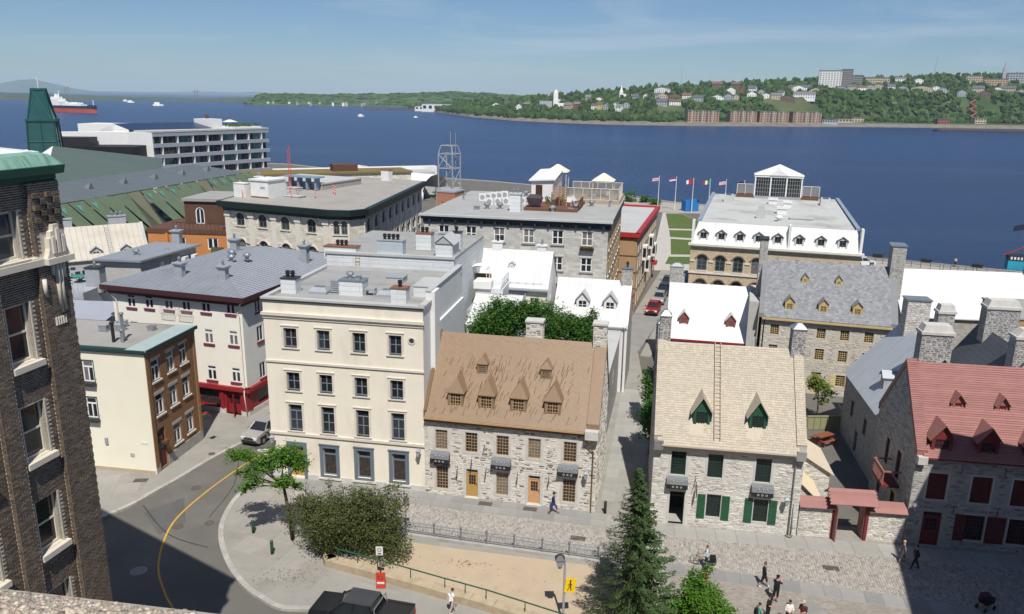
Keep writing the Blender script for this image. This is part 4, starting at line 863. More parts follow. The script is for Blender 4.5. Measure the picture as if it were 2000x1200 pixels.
for q in shop:
    o=window(fw,*q,SLATEBL,nx=1,ny=1,trans=.22,ft=.1,mt=.08,surround=(.27,SLATEBL,.07,.06),glass=SHOPG)
    fw.part('sill',CREAMT,[(q[0]-.95,q[1]-.33,q[0]+.95,q[1]-.19,0,.16)],None)
panel_door(fw,*dr_,OCHRE,trans=.2)
fw.part('door_surround',SLATEBL,[(dr_[0]-.85,.0,dr_[0]-.575,3.2,-.02,.08),(dr_[0]+.575,.0,dr_[0]+.85,3.2,-.02,.08),(dr_[0]-.575,2.85,dr_[0]+.575,3.2,-.02,.08)])
fw.part('string_course',CREAMT,[(-.06,9.82,w+.06,9.98,0,.1),(-.02,9.74,w+.02,9.82,0,.05)]);fw.part('string_course',CREAMT,[(-.06,3.78,w+.06,3.98,0,.12),(-.02,3.7,w+.02,3.78,0,.06)])
fw.part('cornice',CREAMT,[(-.12,13.62,w+.12,13.85,0,.2),(-.08,13.5,w+.08,13.62,0,.13),(-.05,13.36,w+.05,13.46,0,.08)]);fw.part('roof_edge',DMET,[(-.1,h-.25,w+.1,h-.13,-.3,.12)]);
fw.part('roof_edge',FLATL,[(-.1,h-.13,w+.1,h+.02,-.4,.15)])
fw.part('plinth',STONE_TRIM,[(-.02,-.15,1.25,.45,0,.05),(2.95,-.15,w+.02,.45,0,.05)])
ring=MB();rc=fw.p(11.83,12.3,.04);
for k in range(16):
    t0,t1=2*math.pi*k/16,2*math.pi*(k+1)/16;P=lambda r,t,o_:fw.p(11.83+r*math.cos(t),12.3+r*math.sin(t),o_);ring.face([P(.3,t0,.05),P(.3,t1,.05),P(.2,t1,.05),P(.2,t0,.05)]);ring.face([P(.3,t0,0),P(.3,t1,0),P(.3,t1,.05),P(.3,t0,.05)]);ring.face([P(.2,t0,.05),P(.2,t1,.05),P(.2,t1,.005),P(.2,t0,.005)])
ro=ring.build('round_window',CREAMT,D_);MB().face([fw.p(11.83+.21*math.cos(t),12.3+.21*math.sin(t),.008) for t in (2*math.pi*k/16 for k in range(16))]).build('pane',GL_BLUE,ro)
wall_lantern(fw,12.35,3.3,.5);wall_lantern(fw,.3,3.3,.5)
rw=Wall(D_,(w,0),(w,d),-.15,h-.25,WBRICK);rw.part('parapet',WBRICK,[(2.0,h-.25,d,h+.65,-.35,.0),(2.0,8.0,3.4,h+.65,0,.35),(3.4,8.0,d,h-2.2,.0,.18)]);rw.part('parapet_cap',FLATL,[(1.95,h+.65,d+.05,h+.73,-.42,.08)]);rw.part('roof_edge',FLATL,[(-.1,h-.25,2.0,h+.02,-.4,.12)])
Wall(D_,(0,d),(0,0),-.15,h-.25,WBRICK);Wall(D_,(w,d),(0,d),-.15,h-.25,WBRICK)
MB().face([(.05,.05,h-.22),(w-.05,.05,h-.22),(w-.05,d,h-.22),(.05,d,h-.22)],0,[(0,0),(w,0),(w,d),(0,d)]).build('roof',FLATR,D_)
MB().box(-.05,d-.3,h-.3,w,d,h+.08).build('parapet',FLATL,D_);MB().box(-.1,0,h-.25,.3,d,h+.03).build('parapet',FLATL,D_)
FL=FLATL
def roof_box(parent,x,y,z,w_,d_,h_,mat,capm,name='roof_box',pots=0,cap=.05):
    o=MB().box(x-w_/2,y-d_/2,z,x+w_/2,y+d_/2,z+h_).build(name,mat,parent);MB().box(x-w_/2-cap,y-d_/2-cap,z+h_,x+w_/2+cap,y+d_/2+cap,z+h_+.08).build('cap',capm,o)
    for k in range(pots):MB().lathe([(.13,z+h_+.08),(.13,z+h_+.3),(.2,z+h_+.34),(.2,z+h_+.42),(.13,z+h_+.46),(.19,z+h_+.52),(.19,z+h_+.58),(.06,z+h_+.62)],x+(k-(pots-1)/2)*.42,y,9).build('flue',BLACK if mat != MET else MET,o)
    return o
def skylight(parent,x,y,z,w_,d_,mat,g):
    mb=MB();mb.box(x-w_/2,y-d_/2,z,x+w_/2,y+d_/2,z+.2);mb.taper(x,y,z+.2,z+.5,w_,d_,w_*.72,d_*.55);o=mb.build('skylight',mat,parent);MB().box(x-w_*.3,y-d_*.2,z+.5,x+w_*.3,y+d_*.2,z+.52).build('pane',g,o);return o
zr_=h-.22
roof_box(D_,1.1,2.7,zr_,1.25,1.0,1.15,SIDING,DMET,'chimney',2);roof_box(D_,10.5,1.6,zr_,1.2,.95,1.15,SIDING,M('rusty_flashing',(.20,.09,.055),.8,.3,3),'chimney',1)
skylight(D_,3.4,3.1,zr_,1.5,1.3,GREYM,GL_CURT);skylight(D_,8.9,3.4,zr_,1.5,1.3,GREYM,GL_CURT)
v=roof_box(D_,6.1,3.3,zr_,1.95,1.3,1.15,SIDING,MET,'ventilation_housing');vent_cap(v,5.8,3.4,zr_+1.2,.42,MET,'vent');vent_cap(v,6.5,3.4,zr_+1.2,.35,MET,'vent',1)
mb=MB()
for k in range(6):mb.box(4.3,2.9,zr_+.15+k*.17,5.05,3.8,zr_+.26+k*.17)
mb.box(4.36,2.96,zr_,5.0,3.74,zr_+1.15);mb.build('louvre_housing',GREYM,D_);mb=MB();mb.box(7.15,2.9,zr_+.45,7.95,3.5,zr_+.6)
for sx in (7.2,7.9):
    for sy in (2.95,3.45):mb.box(sx-.04,sy-.04,zr_,sx+.04,sy+.04,zr_+.45)
mb.build('equipment_stand',GREYM,D_);roof_box(D_,8.0,8.2,zr_,1.5,1.2,.45,FLATL,GREYM,'roof_hatch');roof_box(D_,11.6,5.2,zr_,1.4,3.2,.8,SIDING,FLATL,'stair_housing')
# hanging oval signs at the corner of the cream building
sg=thing('hanging_sign','cluster of white oval hanging signs on the left corner of the cream building','sign',(-19.2,57.9,1.3))
for (a,b,wx,hz) in ((-.45,1.15,.5,.12),(-.2,.72,.36,.11),(.0,.2,.3,.34)):
    ringp=[(a+wx*math.cos(t),b+hz*math.sin(t)) for t in (2*math.pi*k/18 for k in range(18))]
    m2=MB();m2.face([(x,-.02,z) for x,z in ringp]);m2.face([(x,.02,z) for x,z in ringp][::-1])
    for k in range(18):p0,p1=ringp[k],ringp[(k+1) % 18];m2.face([(p0[0],-.02,p0[1]),(p0[0],.02,p0[1]),(p1[0],.02,p1[1]),(p1[0],-.02,p1[1])])
    o=m2.build('sign_plate',WHITE,sg);m3=MB()
    for k in range(7):m3.box(a-wx*.6+k*wx*.17,-.028,b-.05,a-wx*.6+k*wx*.17+wx*.1,-.021,b+.05)
    m3.build('lettering',M('dark_lettering',(.06,.06,.07),.6,.1,3),o)
MB().tube([(0.55,0.1,1.35),(-1.1,0,1.35)],.02,5).build('bracket',BLACK,sg)
# ---------------------------------------------------------------- flat-roofed wing behind the cream building
Q_=thing('rear_building','flat grey-roofed white sided building behind the cream building with metal chimneys','building',(-17.6,73.3,0),R_(-10.1))
w,d,h=12.4,12.6,15.6
fw=Wall(Q_,(0,0),(w,0),-.15,h,SIDING);Wall(Q_,(w,0),(w,d),-.15,h,SIDING);Wall(Q_,(w,d),(0,d),-.15,h,SIDING);Wall(Q_,(0,d),(0,0),-.15,h,SIDING)
MB().box(-.05,-.05,h-.02,w+.05,d+.05,h+.06).build('roof',FLATR,Q_);fw.part('roof_edge',FLATL,[(-.1,h-.1,w+.1,h+.12,-.25,.12)])
roof_box(Q_,1.3,.7,h-.6,3.2,1.2,1.1,SIDING,M('rusty_flashing',(.20,.09,.055)),'chimney',3);roof_box(Q_,6.2,.7,h-1.2,2.5,1.0,2.5,SIDINGB,GREYM,'chimney',4);roof_box(Q_,8.6,3.6,h,1.5,1.1,1.6,SIDING,MATS['rusty_flashing'],'chimney',2);roof_box(Q_,10.4,4.6,h,1.2,.9,1.5,SIDINGB,GREYM,'chimney');roof_box(Q_,11.4,4.9,h,1.0,.9,1.6,SIDING,DMET,'chimney',1)
mb=MB()
for sx in (0,.4):mb.tube([(2.9+sx,-.3,h-1.8),(2.9+sx,.1,h+.1)],.03,4)
for k in range(6):mb.tube([(2.9,-.25+k*.06,h-1.6+k*.3),(3.3,-.25+k*.06,h-1.6+k*.3)],.025,4)
mb.build('ladder',M('yellow_ladder',(.35,.26,.13),.6,.1,3),Q_)
# gabled stair head and white awning on the same roof
mb=MB();mb.box(10.6,.2,h,12.2,2.8,h+1.3);mb.face([(10.5,.1,h+1.3),(12.3,.1,h+1.3),(11.4,.1,h+2.0)]);mb.face([(12.3,2.9,h+1.3),(10.5,2.9,h+1.3),(11.4,2.9,h+2.0)]);st=mb.build('stair_head',SIDING,Q_)
MB().face([(10.4,0,h+1.24),(11.4,0,h+2.05),(11.4,3,h+2.05),(10.4,3,h+1.24)]).face([(12.4,0,h+1.24),(12.4,3,h+1.24),(11.4,3,h+2.05),(11.4,0,h+2.05)]).build('stair_head_roof',FLATL,st)
tn=thing('canopy_tent','white fabric canopy over a roof terrace beside the white metal roof','canopy',(-3.5,78.2,11.4),R_(-10))
mb=MB();n=8
for k in range(n):
    t0,t1=math.pi*k/n,math.pi*(k+1)/n;P=lambda t,y:(.9*math.cos(t),y,1.6+.45*math.sin(t));mb.face([P(t0,0),P(t1,0),P(t1,1.6),P(t0,1.6)])
mb.face([(.9*math.cos(math.pi*k/n),1.6,1.6+.45*math.sin(math.pi*k/n)) for k in range(n+1)]);mb.build('fabric_roof',WHITE,tn)
for x in (-.88,.88):
    for y in (0,1.6):MB().tube([(x,y,0),(x,y,1.6)],.03,5).build('pole',WFRAME,tn)
MB().face([(-.9,1.6,1.6),(-.9,.6,1.6),(-.95,.5,.1),(-.95,1.6,.1)]).build('side_curtain',WHITE,tn)
# white lean-to wing and terrace in front of the white metal roofs
L2=thing('terrace_wing','white rear wing with a shed roof and a railed terrace above the courtyard tree','building',(-4.3,72.6,0),R_(-10));w,d=4.4,8.2
Wall(L2,(0,0),(w,0),-.15,8.9,WBRICK);Wall(L2,(w,0),(w,d),-.15,8.9,WBRICK,top=[(d,10.4),(4.4,10.4)]);Wall(L2,(0,d),(0,0),-.15,10.4,WBRICK);Wall(L2,(w,d),(0,d),-.15,10.4,WBRICK)
rf=MB().face([(-.1,-.2,9.0),(w+.3,-.2,9.0),(w+.3,4.5,10.9),(-.1,4.5,10.9)],0,[(0,0),(4.8,0),(4.8,5),(0,5)]).face([(-.1,-.2,8.85),(w+.3,-.2,8.85),(w+.3,-.2,9.0),(-.1,-.2,9.0)]).face([(w+.3,-.2,8.85),(w+.3,4.5,10.75),(w+.3,4.5,10.9),(w+.3,-.2,9.0)]).build('roof',TINW,L2)
MB().box(-.2,4.6,10.0,2.6,d,11.4).build('terrace',SIDING,L2);rl=MB()
for k in range(6):rl.tube([(2.5,4.6+k*.72,11.4),(2.5,4.6+k*.72,12.4)],.025,4)
[rl.tube([(2.5,4.6,z_),(2.5,d,z_)],.03,4) for z_ in (11.9,12.4)];rl.build('railing',GREYM,L2);pipe(L2,[(-.1,-.35,9.0),(-.1,-.12,8.5),(-.1,-.12,.2)],.06,DMET)
tb=thing('terrace_table','table under a white cover on the railed roof terrace','table',(-2.9,77.4,11.4),R_(-10));MB().box(-.9,-.6,0,.9,.6,.75).taper(0,0,.75,.95,1.8,1.2,1.3,.8).build('cover',WHITE,tb)
bn=thing('terrace_bench','brown timber bench on the railed roof terrace','bench',(-3.2,79.6,11.4),R_(-10))
MB().box(-1,-.25,.38,1,.25,.45).build('seat',M('bench_timber',(.22,.11,.06),.6,.2,5),bn);MB().box(-1,.2,.5,1,.27,.95).build('backrest',MATS['bench_timber'],bn)
for x in (-.9,.9):
    for y in (-.2,.2):MB().box(x-.04,y-.04,0,x+.04,y+.04,.4).build('leg',MATS['bench_timber'],bn)
# ---------------------------------------------------------------- white houses in the middle
P1=thing('white_house','white house with a tall white tin roof behind the courtyard tree','house',(-3.8,81.0,0),R_(-11));w,d,ze,zr=7.6,6.3,11.0,14.1
fw=Wall(P1,(0,0),(w,0),-.15,ze,CREAM,[op(1.6,8.3,.9,1.5),op(4.0,8.3,.9,1.5),op(6.2,8.3,.9,1.5)]);[window(fw,s_,8.3,.9,1.5,WFRAME) for s_ in (1.6,4.0,6.2)]
rw=Wall(P1,(w,0),(w,d),-.15,ze,WHITE,[op(2.2,11.6,.8,1.1) if False else op(2.2,8.6,.8,1.4)],top=[(d/2,zr)]);window(rw,2.2,8.6,.8,1.4,WFRAME);Wall(P1,(0,d),(0,0),-.15,ze,WHITE,top=[(d/2,zr)]);Wall(P1,(w,d),(0,d),-.15,ze,WHITE)
rf=gable_roof(P1,w,d,ze,zr,TINW,oh=.3,lx=.1,rx=.1);sp=(zr-ze)/(d/2)
for k in range(13):x=.1+k*(w-.2)/12;MB().box(x-.015,0,0,x+.015,math.hypot(d/2+.3,(d/2+.3)*sp),.035).build('seam',TINW,rf,loc=(0,-.3,ze-.3*sp+.12)).rotation_euler=(math.atan(sp),0,0)
mb=MB()
for k in range(9):x=.5+k*.8;mb.tube([(x,.05,ze+.1),(x,-.02,ze+.42)],.02,4)
mb.tube([(.3,.03,ze+.33),(w-.3,.03,ze+.33)],.015,4);mb.build('snow_guard',GREYM,P1);gutter(P1,-.1,w+.1,-.3,ze-.35,GREYM)
chimney(P1,1.6,3.3,13.3,14.9,1.1,.7,WHITE,WHITE,'slab',pots=1,potmat=BLACK);chimney(P1,6.4,3.4,13.3,14.7,1.0,.7,WHITE,WHITE,'slab',pots=1);dormer(P1,3.5,1.35,12.2,.62,.75,.22,.9,WHITE,TINW,WFRAME,WFRAME,.4,.5,1,1,oh=.06)
P2=thing('white_house','lower white house with white tin roof, small gabled dormers and a stone chimney','house',(4.25,80.1,0),R_(-12));w,d,ze,zr=7.9,7.6,7.3,11.1
fw=Wall(P2,(0,0),(w,0),-.15,ze,WHITE,[op(2,4.4,.9,1.5),op(5,4.4,.9,1.5)]);[window(fw,s_,4.4,.9,1.5,WFRAME) for s_ in (2,5)]
RUB_M=M('rubble_mid',(.40,.385,.35),.9,.16,3,col2=(.27,.25,.225),isl=.2,bump=.3,cuts=(.2,1.1));MORT_M=M('rubble_mid_wall',(.37,.355,.325),.95,.15,2,pat=('ashlar',.42,.17,.02,(.30,.285,.255)),bump=.6,bscale=12)
rw=Wall(P2,(w,0),(w,d),-.15,ze,MORT_M,top=[(d/2,zr)]);Wall(P2,(0,d),(0,0),-.15,ze,WHITE,top=[(d/2,zr)]);Wall(P2,(w,d),(0,d),-.15,ze,WHITE)
rf=gable_roof(P2,w,d,ze,zr,TINW,oh=.25,lx=.05,rx=-.1);sp=(zr-ze)/(d/2)
for k in range(12):x=.2+k*(w-.6)/11;MB().box(x-.015,0,0,x+.015,math.hypot(d/2+.25,(d/2+.25)*sp),.035).build('seam',TINW,rf,loc=(0,-.25,ze-.25*sp+.12)).rotation_euler=(math.atan(sp),0,0)
coping(P2,w-.9,w+.05,d,ze,zr,WHITE,up=.2)
for x_ in (3.0,5.9):dormer(P2,x_,1.2,8.35,1.3,1.2,.75,1.6,WHITE,TINW,WFRAME,GL_DARK,.9,.95,2,2,oh=.16)
chimney(P2,7.35,3.8,10.2,12.6,1.1,1.0,DMORT,MET,'slab',stones=RUB_M,pots=1,potmat=BLACK,seed=8);pipe(P2,[(w-.35,-.3,ze-.1),(w-.3,-.12,ze-.5),(w-.3,-.12,.2)],.06,GREYM)
# stone back building along the alley
AB=thing('stone_annex','low stone annex wall along the left of the alley behind the brown-roofed house','building',(8.2,64.2,0),R_(78));fw=Wall(AB,(0,0),(14.6,0),-.15,6.6,MORT_M,[op(3,3.4,.8,1.4),op(8,3.4,.8,1.4)]);[window(fw,s_,3.4,.8,1.4,WFRAME) for s_ in (3,8)]
Wall(AB,(0,2.2),(0,0),-.15,6.6,MORT_M);Wall(AB,(14.6,2.2),(0,2.2),-.15,6.6,MORT_M);MB().box(-.1,-.15,6.6,14.7,2.3,6.75).build('roof',FLATL,AB)
# ---------------------------------------------------------------- cream and brown brick house on the left
CREAM2=M('pale_cream_stucco',(.76,.72,.58),.88,.03,.4,bump=.06,bscale=8,dirt=(.70,.655,.52),dirt_scale=.3,dirt_amt=.5)
BBRICK=M('brown_brick',(.27,.135,.058),.85,.10,1.2,pat=('brick',.22,.075,.010,(.21,.125,.07)),bump=.5)
TURQ=M('copper_green_flashing',(.33,.40,.38),.6,.08,1)
B_=thing('brick_house','small three-storey house with a blank cream front and a brown brick side','house',(-42.0,60.5,0),R_(-9.1));w,d,h=13.57,7.0,10.5
W_=[(8.55,7.6,.95,1.75),(8.47,4.5,.95,1.75)]
fw=Wall(B_,(0,0),(w,0),-.15,h,CREAM2,[op(*q) for q in W_],reveal=.16)
for q in W_:
    window(fw,*q,WFRAME,nx=2,ny=1,trans=.27,ft=.09,mt=.07,split=True,surround=(.07,GREEND,.02))
    gb=fw.part('flower_box',DMET,[(q[0]-.62,q[1]-.3,q[0]+.62,q[1]-.08,.02,.34)]);m2=MB()
    for k in range(7):m2.tube([fw.p(q[0]-.62+k*.207,q[1]-.1,.32),fw.p(q[0]-.62+k*.207,q[1]+.3,.32)],.01,4)
    m2.tube([fw.p(q[0]-.62,q[1]+.3,.0),fw.p(q[0]-.62,q[1]+.3,.32),fw.p(q[0]+.62,q[1]+.3,.32),fw.p(q[0]+.62,q[1]+.3,.0)],.012,4);m2.build('railing',BLACK,gb)
fw.part('plinth',M('tan_plinth',(.42,.34,.24),.9,.1,2),[(0,-.15,w-.1,.25,0,.05)]);fw.part('meter_box',GREYM,[(9.3,2.3,9.55,2.85,0,.12)]);fw.part('wall_vent',M('pale_green_vent',(.35,.40,.33),.6,.1,3),[(11.4,1.35,11.75,1.65,0,.04)])
ov=fw.part('wall_plaque',WHITE,[(12.5,2.55,13.05,2.75,0,.03)])
for k in range(54):fw.part('dentil',CREAM2,[(.1+k*.25,h-.42,.22+k*.25,h-.28,0,.06)])
fw.part('cornice',M('dark_green_cornice',(.02,.045,.042),.5,.1,2),[(-.15,h-.22,w+.15,h+.02,-.3,.22),(-.12,h-.3,w+.12,h-.22,0,.12)])
S_=[(1.28,7.6),(3.33,7.68),(5.2,7.75),(1.37,4.68),(3.31,4.72),(5.21,4.8),(3.36,1.3),(5.28,1.45)];sops=[op(a,z,1.06,1.78) for a,z in S_]+[op(1.12,.15,1.0,3.4)]
rw=Wall(B_,(w,0),(w,d),-.15,h,BBRICK,sops,reveal=.22)
for a,z in S_:window(rw,a,z,1.06,1.78,WFRAME,nx=2,ny=1,trans=.3,ft=.1,mt=.08,split=True,sill=(CREAMT,.13,.1,.12),lintel=(M('grey_stone_lintel',(.40,.37,.32),.9,.1,3),.26,.14))
panel_door(rw,1.12,.15,1.0,3.4,SHUT_D,trans=.22)
rw.part('cornice',BBRICK,[(-.02,h-.75,d+.02,h-.55,0,.06),(-.02,h-.5,d+.02,h-.3,0,.11)]);rw.part('cornice',MATS['dark_green_cornice'],[(-.1,h-.25,d+.2,h+.02,-.3,.3)])
rw.part('pilaster',BBRICK,[(.0,.5,.42,h-.75,0,.07)]);rw.part('pilaster',M('tan_brick_quoin',(.36,.20,.085),.85,.1,2,pat=('brick',.22,.075,.01,(.25,.15,.08))),[(d-.35,.9,d,h-.75,0,.07)]);rw.part('plinth',CONC,[(1.7,-.15,d,.9,0,.06),(0,-.15,.55,.7,0,.06)])
Wall(B_,(w,d),(0,d),-.15,h,BBRICK);Wall(B_,(0,d),(0,0),-.15,h,BBRICK)
MB().box(.05,.05,h-.1,w-1.5,d-.05,h-.02).build('roof',M('flat_roof_warm_grey',(.30,.285,.26),.9,.1,.4,dirt=(.20,.19,.175),dirt_scale=.3,dirt_amt=.7),B_);MB().box(w-1.5,-.15,h-.08,w+.22,d+.1,h+.05).build('roof_edge',TURQ,B_)
for x,y,zt in ((9.9,1.6,1.5),(10.3,2.3,2.1),(10.6,1.7,.9)):MB().lathe([(.13,h),(.13,h+zt),(.2,h+zt+.03),(.2,h+zt+.14),(.12,h+zt+.2)],x,y,10).build('flue',BLACK if zt == 1.5 else MET,B_)
for x,y in ((7.2,4.2),(8.4,4.6),(7.9,5.6)):roof_box(B_,x,y,h,.7,.55,.5,MET,GREYM,'roof_vent')
roof_box(B_,10.9,5.2,h,.55,.5,.3,MET,MET,'roof_vent');fl=thing('flower_basket','hanging basket of red flowers beside the brown brick house door','flower basket',(-28.0,59.7,2.3));bk=MB();rr=random.Random(1)
for k in range(60):q=Vector((rr.gauss(0,.16),rr.gauss(0,.16),rr.gauss(0,.12)));bk.blob(q,(.05,.05,.05),1,.2,m=k % 3 == 0)
bk.build('flowers',[M('basket_leaf',(.05,.12,.03),.8,.2,6),M('red_flower',(.5,.03,.03),.6,.2,6)],fl);MB().lathe([(.05,-.35),(.22,-.1),(.24,0)],n=10).build('basket',DMET,fl)
fl2=copy_tree(fl);fl2.location=(-26.45,63.6,3.0);tag(fl2,'hanging basket of red flowers between ground floor windows of the brown brick house')
fl.location=(-28.1,59.45,2.35)
# ---------------------------------------------------------------- white building with grey metal hip roof and red shop front
CWHITE=M('ivory_painted_brick',(.78,.755,.665),.8,.03,.7,bump=.2,bscale=6)
GTIN=M('grey_metal_roof',(.29,.305,.33),.38,.08,.6,metal=.3,spec=.5,dirt=(.19,.205,.23),dirt_scale=.5,dirt_amt=.5)
MAROON=M('maroon_fascia',(.055,.020,.022),.5,.12,2)
SILLR=M('maroon_sill',(.18,.03,.05),.6,.1,3)
C_=thing('corner_building','ivory corner building with a grey seamed hip roof, maroon eaves and a red shop front','building',(-39.0,74.6,0),R_(-16.7));w,d,h=14.62,19.5,11.6
W_=[(2.19,9.72,1.0,1.3),(4.28,9.8,1.0,1.3),(6.53,9.88,1.0,1.3),(8.51,9.95,1.0,1.3),(10.72,10.0,1.0,1.32),(13.42,10.1,.98,1.32),(10.77,6.95,1.0,1.47),(13.5,7.05,1.0,1.47),(10.78,3.28,1.05,1.5),(13.47,3.36,1.0,1.5)]+[(s_,6.9,1.0,1.45) for s_ in (2.2,5,8)]
fw=Wall(C_,(0,0),(w,0),2.75,h,CWHITE,[op(*q) for q in W_],reveal=.14)
for q in W_:window(fw,*q,WFRAME,nx=2,ny=1,trans=.24,ft=.1,mt=.11,split=True,sill=(SILLR,.17,.12,.12))
for s_ in (6.53,8.51):
    m2=MB();p=fw.p
    for k in range(10):m2.tube([p(s_-.75+k*.167,9.55,.45),p(s_-.75+k*.167,10.15,.45)],.014,4)
    m2.tube([p(s_-.75,10.15,0),p(s_-.75,10.15,.45),p(s_+.75,10.15,.45),p(s_+.75,10.15,0)],.02,4);m2.tube([p(s_-.75,9.55,0),p(s_-.75,9.55,.45),p(s_+.75,9.55,.45),p(s_+.75,9.55,0)],.02,4);m2.build('balconet_railing',M('cream_iron',(.45,.43,.36),.6,.1,3),C_)
SW=[(2.45,9.8,.9,1.2),(2.55,6.85,1.0,1.55),(2.6,3.1,1.0,1.6),(7,6.9,1.0,1.5),(7,9.8,.9,1.2),(11,6.9,1,1.5),(11,9.8,.9,1.2)]
rw=Wall(C_,(w,0),(w,d),2.55,h,M('grey_white_painted_brick',(.68,.68,.645),.85,.05,.8,bump=.4,bscale=6),[op(*q) for q in SW],reveal=.16)
for q in SW:window(rw,*q,WFRAME,nx=2,ny=1,ft=.08,mt=.08,sill=(SILLR,.15,.12,.1))
Wall(C_,(w,d),(0,d),-.15,h,CWHITE);Wall(C_,(0,d),(0,0),-.15,h,CWHITE)
# shop front: real recesses
REDS=M('red_shopfront',(.23,.018,.024),.45,.1,2)
sops=[op(3,.6,2.4,1.7),op(6.5,.6,2.4,1.7),op(10.1,.6,2.4,1.7),op(12.9,.0,1.5,2.3)]
sf=Wall(C_,(0,.06),(w,.06),-.15,2.75,REDS,sops,reveal=.35,name='shop_front');[window(sf,s_,.6,2.4,1.7,REDS,nx=1,ny=1,ft=.1,glass=SHOPG) for s_ in (3,6.5,10.1)]
panel_door(sf,13.2,.0,.8,2.3,REDS);panel_door(sf,12.45,.0,.6,2.3,REDS);od=MB().box(0,-.03,.05,.8,.03,2.15).build('open_door_leaf',REDS,C_,loc=(13.05,-.1,0),rz=-1.0);MB().box(.15,-.036,.8,.65,.036,1.9).build('pane',GL_DARK,od)
sf.part('plinth',STONE_TRIM,[(0,-.15,12.0,.5,0,.08),(13.75,-.15,w,.5,0,.08)]);sf.part('pilaster',REDS,[(11.5,.5,11.9,2.5,0,.12)]);sf.part('pilaster',REDS,[(13.85,.5,w,2.5,0,.12)]);sf.part('pilaster',REDS,[(8.2,.5,8.6,2.5,0,.12)])
sf.part('fascia',RED,[(-.05,2.5,w+.3,2.9,-.05,.35),(-.05,2.28,w+.2,2.5,-.05,.16)])
s2=Wall(C_,(w-.06,0),(w-.06,d),-.15,2.75,REDS,[op(3.2,.75,3.0,1.6),op(8,.75,3.0,1.6)],reveal=.3,name='shop_front');[window(s2,s_,.75,3.0,1.6,REDS,nx=1,ny=1,ft=.1,glass=SHOPG) for s_ in (3.2,8)]
s2.part('plinth',STONE_TRIM,[(0,-.15,12.0,.55,0,.08)]);s2.part('fascia',RED,[(-.3,2.5,d,2.9,-.05,.4),(-.2,2.28,d,2.5,-.05,.2)]);s2.part('pilaster',REDS,[(.1,.55,.6,2.5,0,.12)]);s2.part('pilaster',REDS,[(5.2,.55,5.7,2.5,0,.12)])
ov=MB().lathe([(.38,0),(.38,.03)],n=16).build('wall_plaque',WHITE,C_,loc=fw.p(14.2,3.05,.03));ov.rotation_euler=(R_(90),0,0);ov.scale=(1,.35,1)
# hip roof
oh=.75;ze=h+.35;x0,x1,y0,y1=-oh,w+oh,-oh,d+oh;rx0,rx1=5.2,9.8;ry0,zr=6.4,h+2.0;ry1=d-4
mb=MB();a,b,c,e=(x0,y0,ze),(x1,y0,ze),(x1,y1,ze),(x0,y1,ze);r0,r1=(7.2,6.6,zr),(7.2,d-5,zr)
mb.face([a,b,r0]);mb.face([b,c,r1,r0]);mb.face([c,e,r1]);mb.face([e,a,r0,r1]);rf=mb.build('roof',GTIN,C_)
MB().box(x0,y0,ze-.5,x1,y1,ze-.03).build('eaves_fascia',MAROON,C_);MB().box(x0+.25,y0+.25,ze-.85,x1-.25,y1-.25,ze-.5).build('eaves_soffit',MAROON,C_)
def seams(parent,p0,p1,q0,q1,n,mat,hh=.045,ww=.03):
    """ribs from points on p0-p1 to matching points on q0-q1"""
    p0,p1,q0,q1=map(Vector,(p0,p1,q0,q1));nn=(p1-p0).cross(q0-p0).normalized()
    if nn.z < 0:nn=-nn
    for k in range(1,n):
        t=k/n;a,b=p0.lerp(p1,t),q0.lerp(q1,t);s=(p1-p0).normalized()*ww
        MB().face([a-s,b-s,b+nn*hh,a+nn*hh]).face([a+nn*hh,b+nn*hh,b+s,a+s]).build('seam',mat,parent)
GSEAM=M('grey_metal_seam',(.36,.38,.41),.35,.06,1,metal=.35,spec=.5)
# right slope: seams run up the slope, clipped by the hips
def slope_seams(parent,e0,e1,r0,r1,n,mat,hh=.05):
    e0,e1,r0,r1=map(Vector,(e0,e1,r0,r1));u=(e1-e0);L=u.length;u.normalize();v=(r0-e0)-u*((r0-e0).dot(u));V=v.length;v.normalize();nn=u.cross(v).normalized()
    if nn.z < 0:nn=-nn
    a0,a1=(r0-e0).dot(u),(r1-e0).dot(u)
    for k in range(1,n):
        s=L*k/n;t=min(1,s/a0 if a0 > 0 else 1,(L-s)/(L-a1) if L-a1 > 0 else 1);p,q=e0+u*s,e0+u*s+v*V*t
        MB().face([p-u*.03,q-u*.03,q+nn*hh,p+nn*hh]).face([p+nn*hh,q+nn*hh,q+u*.03,p+u*.03]).build('seam',mat,parent)
slope_seams(rf,a,b,r0,r0,26,GTIN);slope_seams(rf,b,c,r0,r1,38,GSEAM);slope_seams(rf,e,a,r1,r0,38,GTIN)
for x,y in ((6.2,2.4),(11.0,2.6)):chimney(C_,x,y,12.2,13.6,.75,.6,GREYM,GREYM,'flare',pots=1,potmat=MET)
for x,y in ((8.6,7.2),(7.2,9.2),(9.6,8.4)):vent_cap(C_,x,y,h+1.75,.55,MET)
chimney(C_,5.2,12.5,12.6,14.2,.8,.65,GREYM,GREYM,'flare',pots=1,potmat=MET);chimney(C_,13.2,13.5,12.3,13.9,.8,.65,GREYM,GREYM,'flare',pots=1,potmat=MET)
pipe(C_,[(x1-.3,y0+.1,ze-.5),(w-.5,-.15,h-1.0),(w-.25,-.15,h-1.6),(w-.25,-.15,2.9),(w-.1,-.45,2.4),(w-.1,-.2,.2)],.06,CREAMT);pipe(C_,[(x0+.5,y0+.1,ze-.5),(.5,-.12,h-1.2),(.5,-.12,5)],.06,CREAMT)
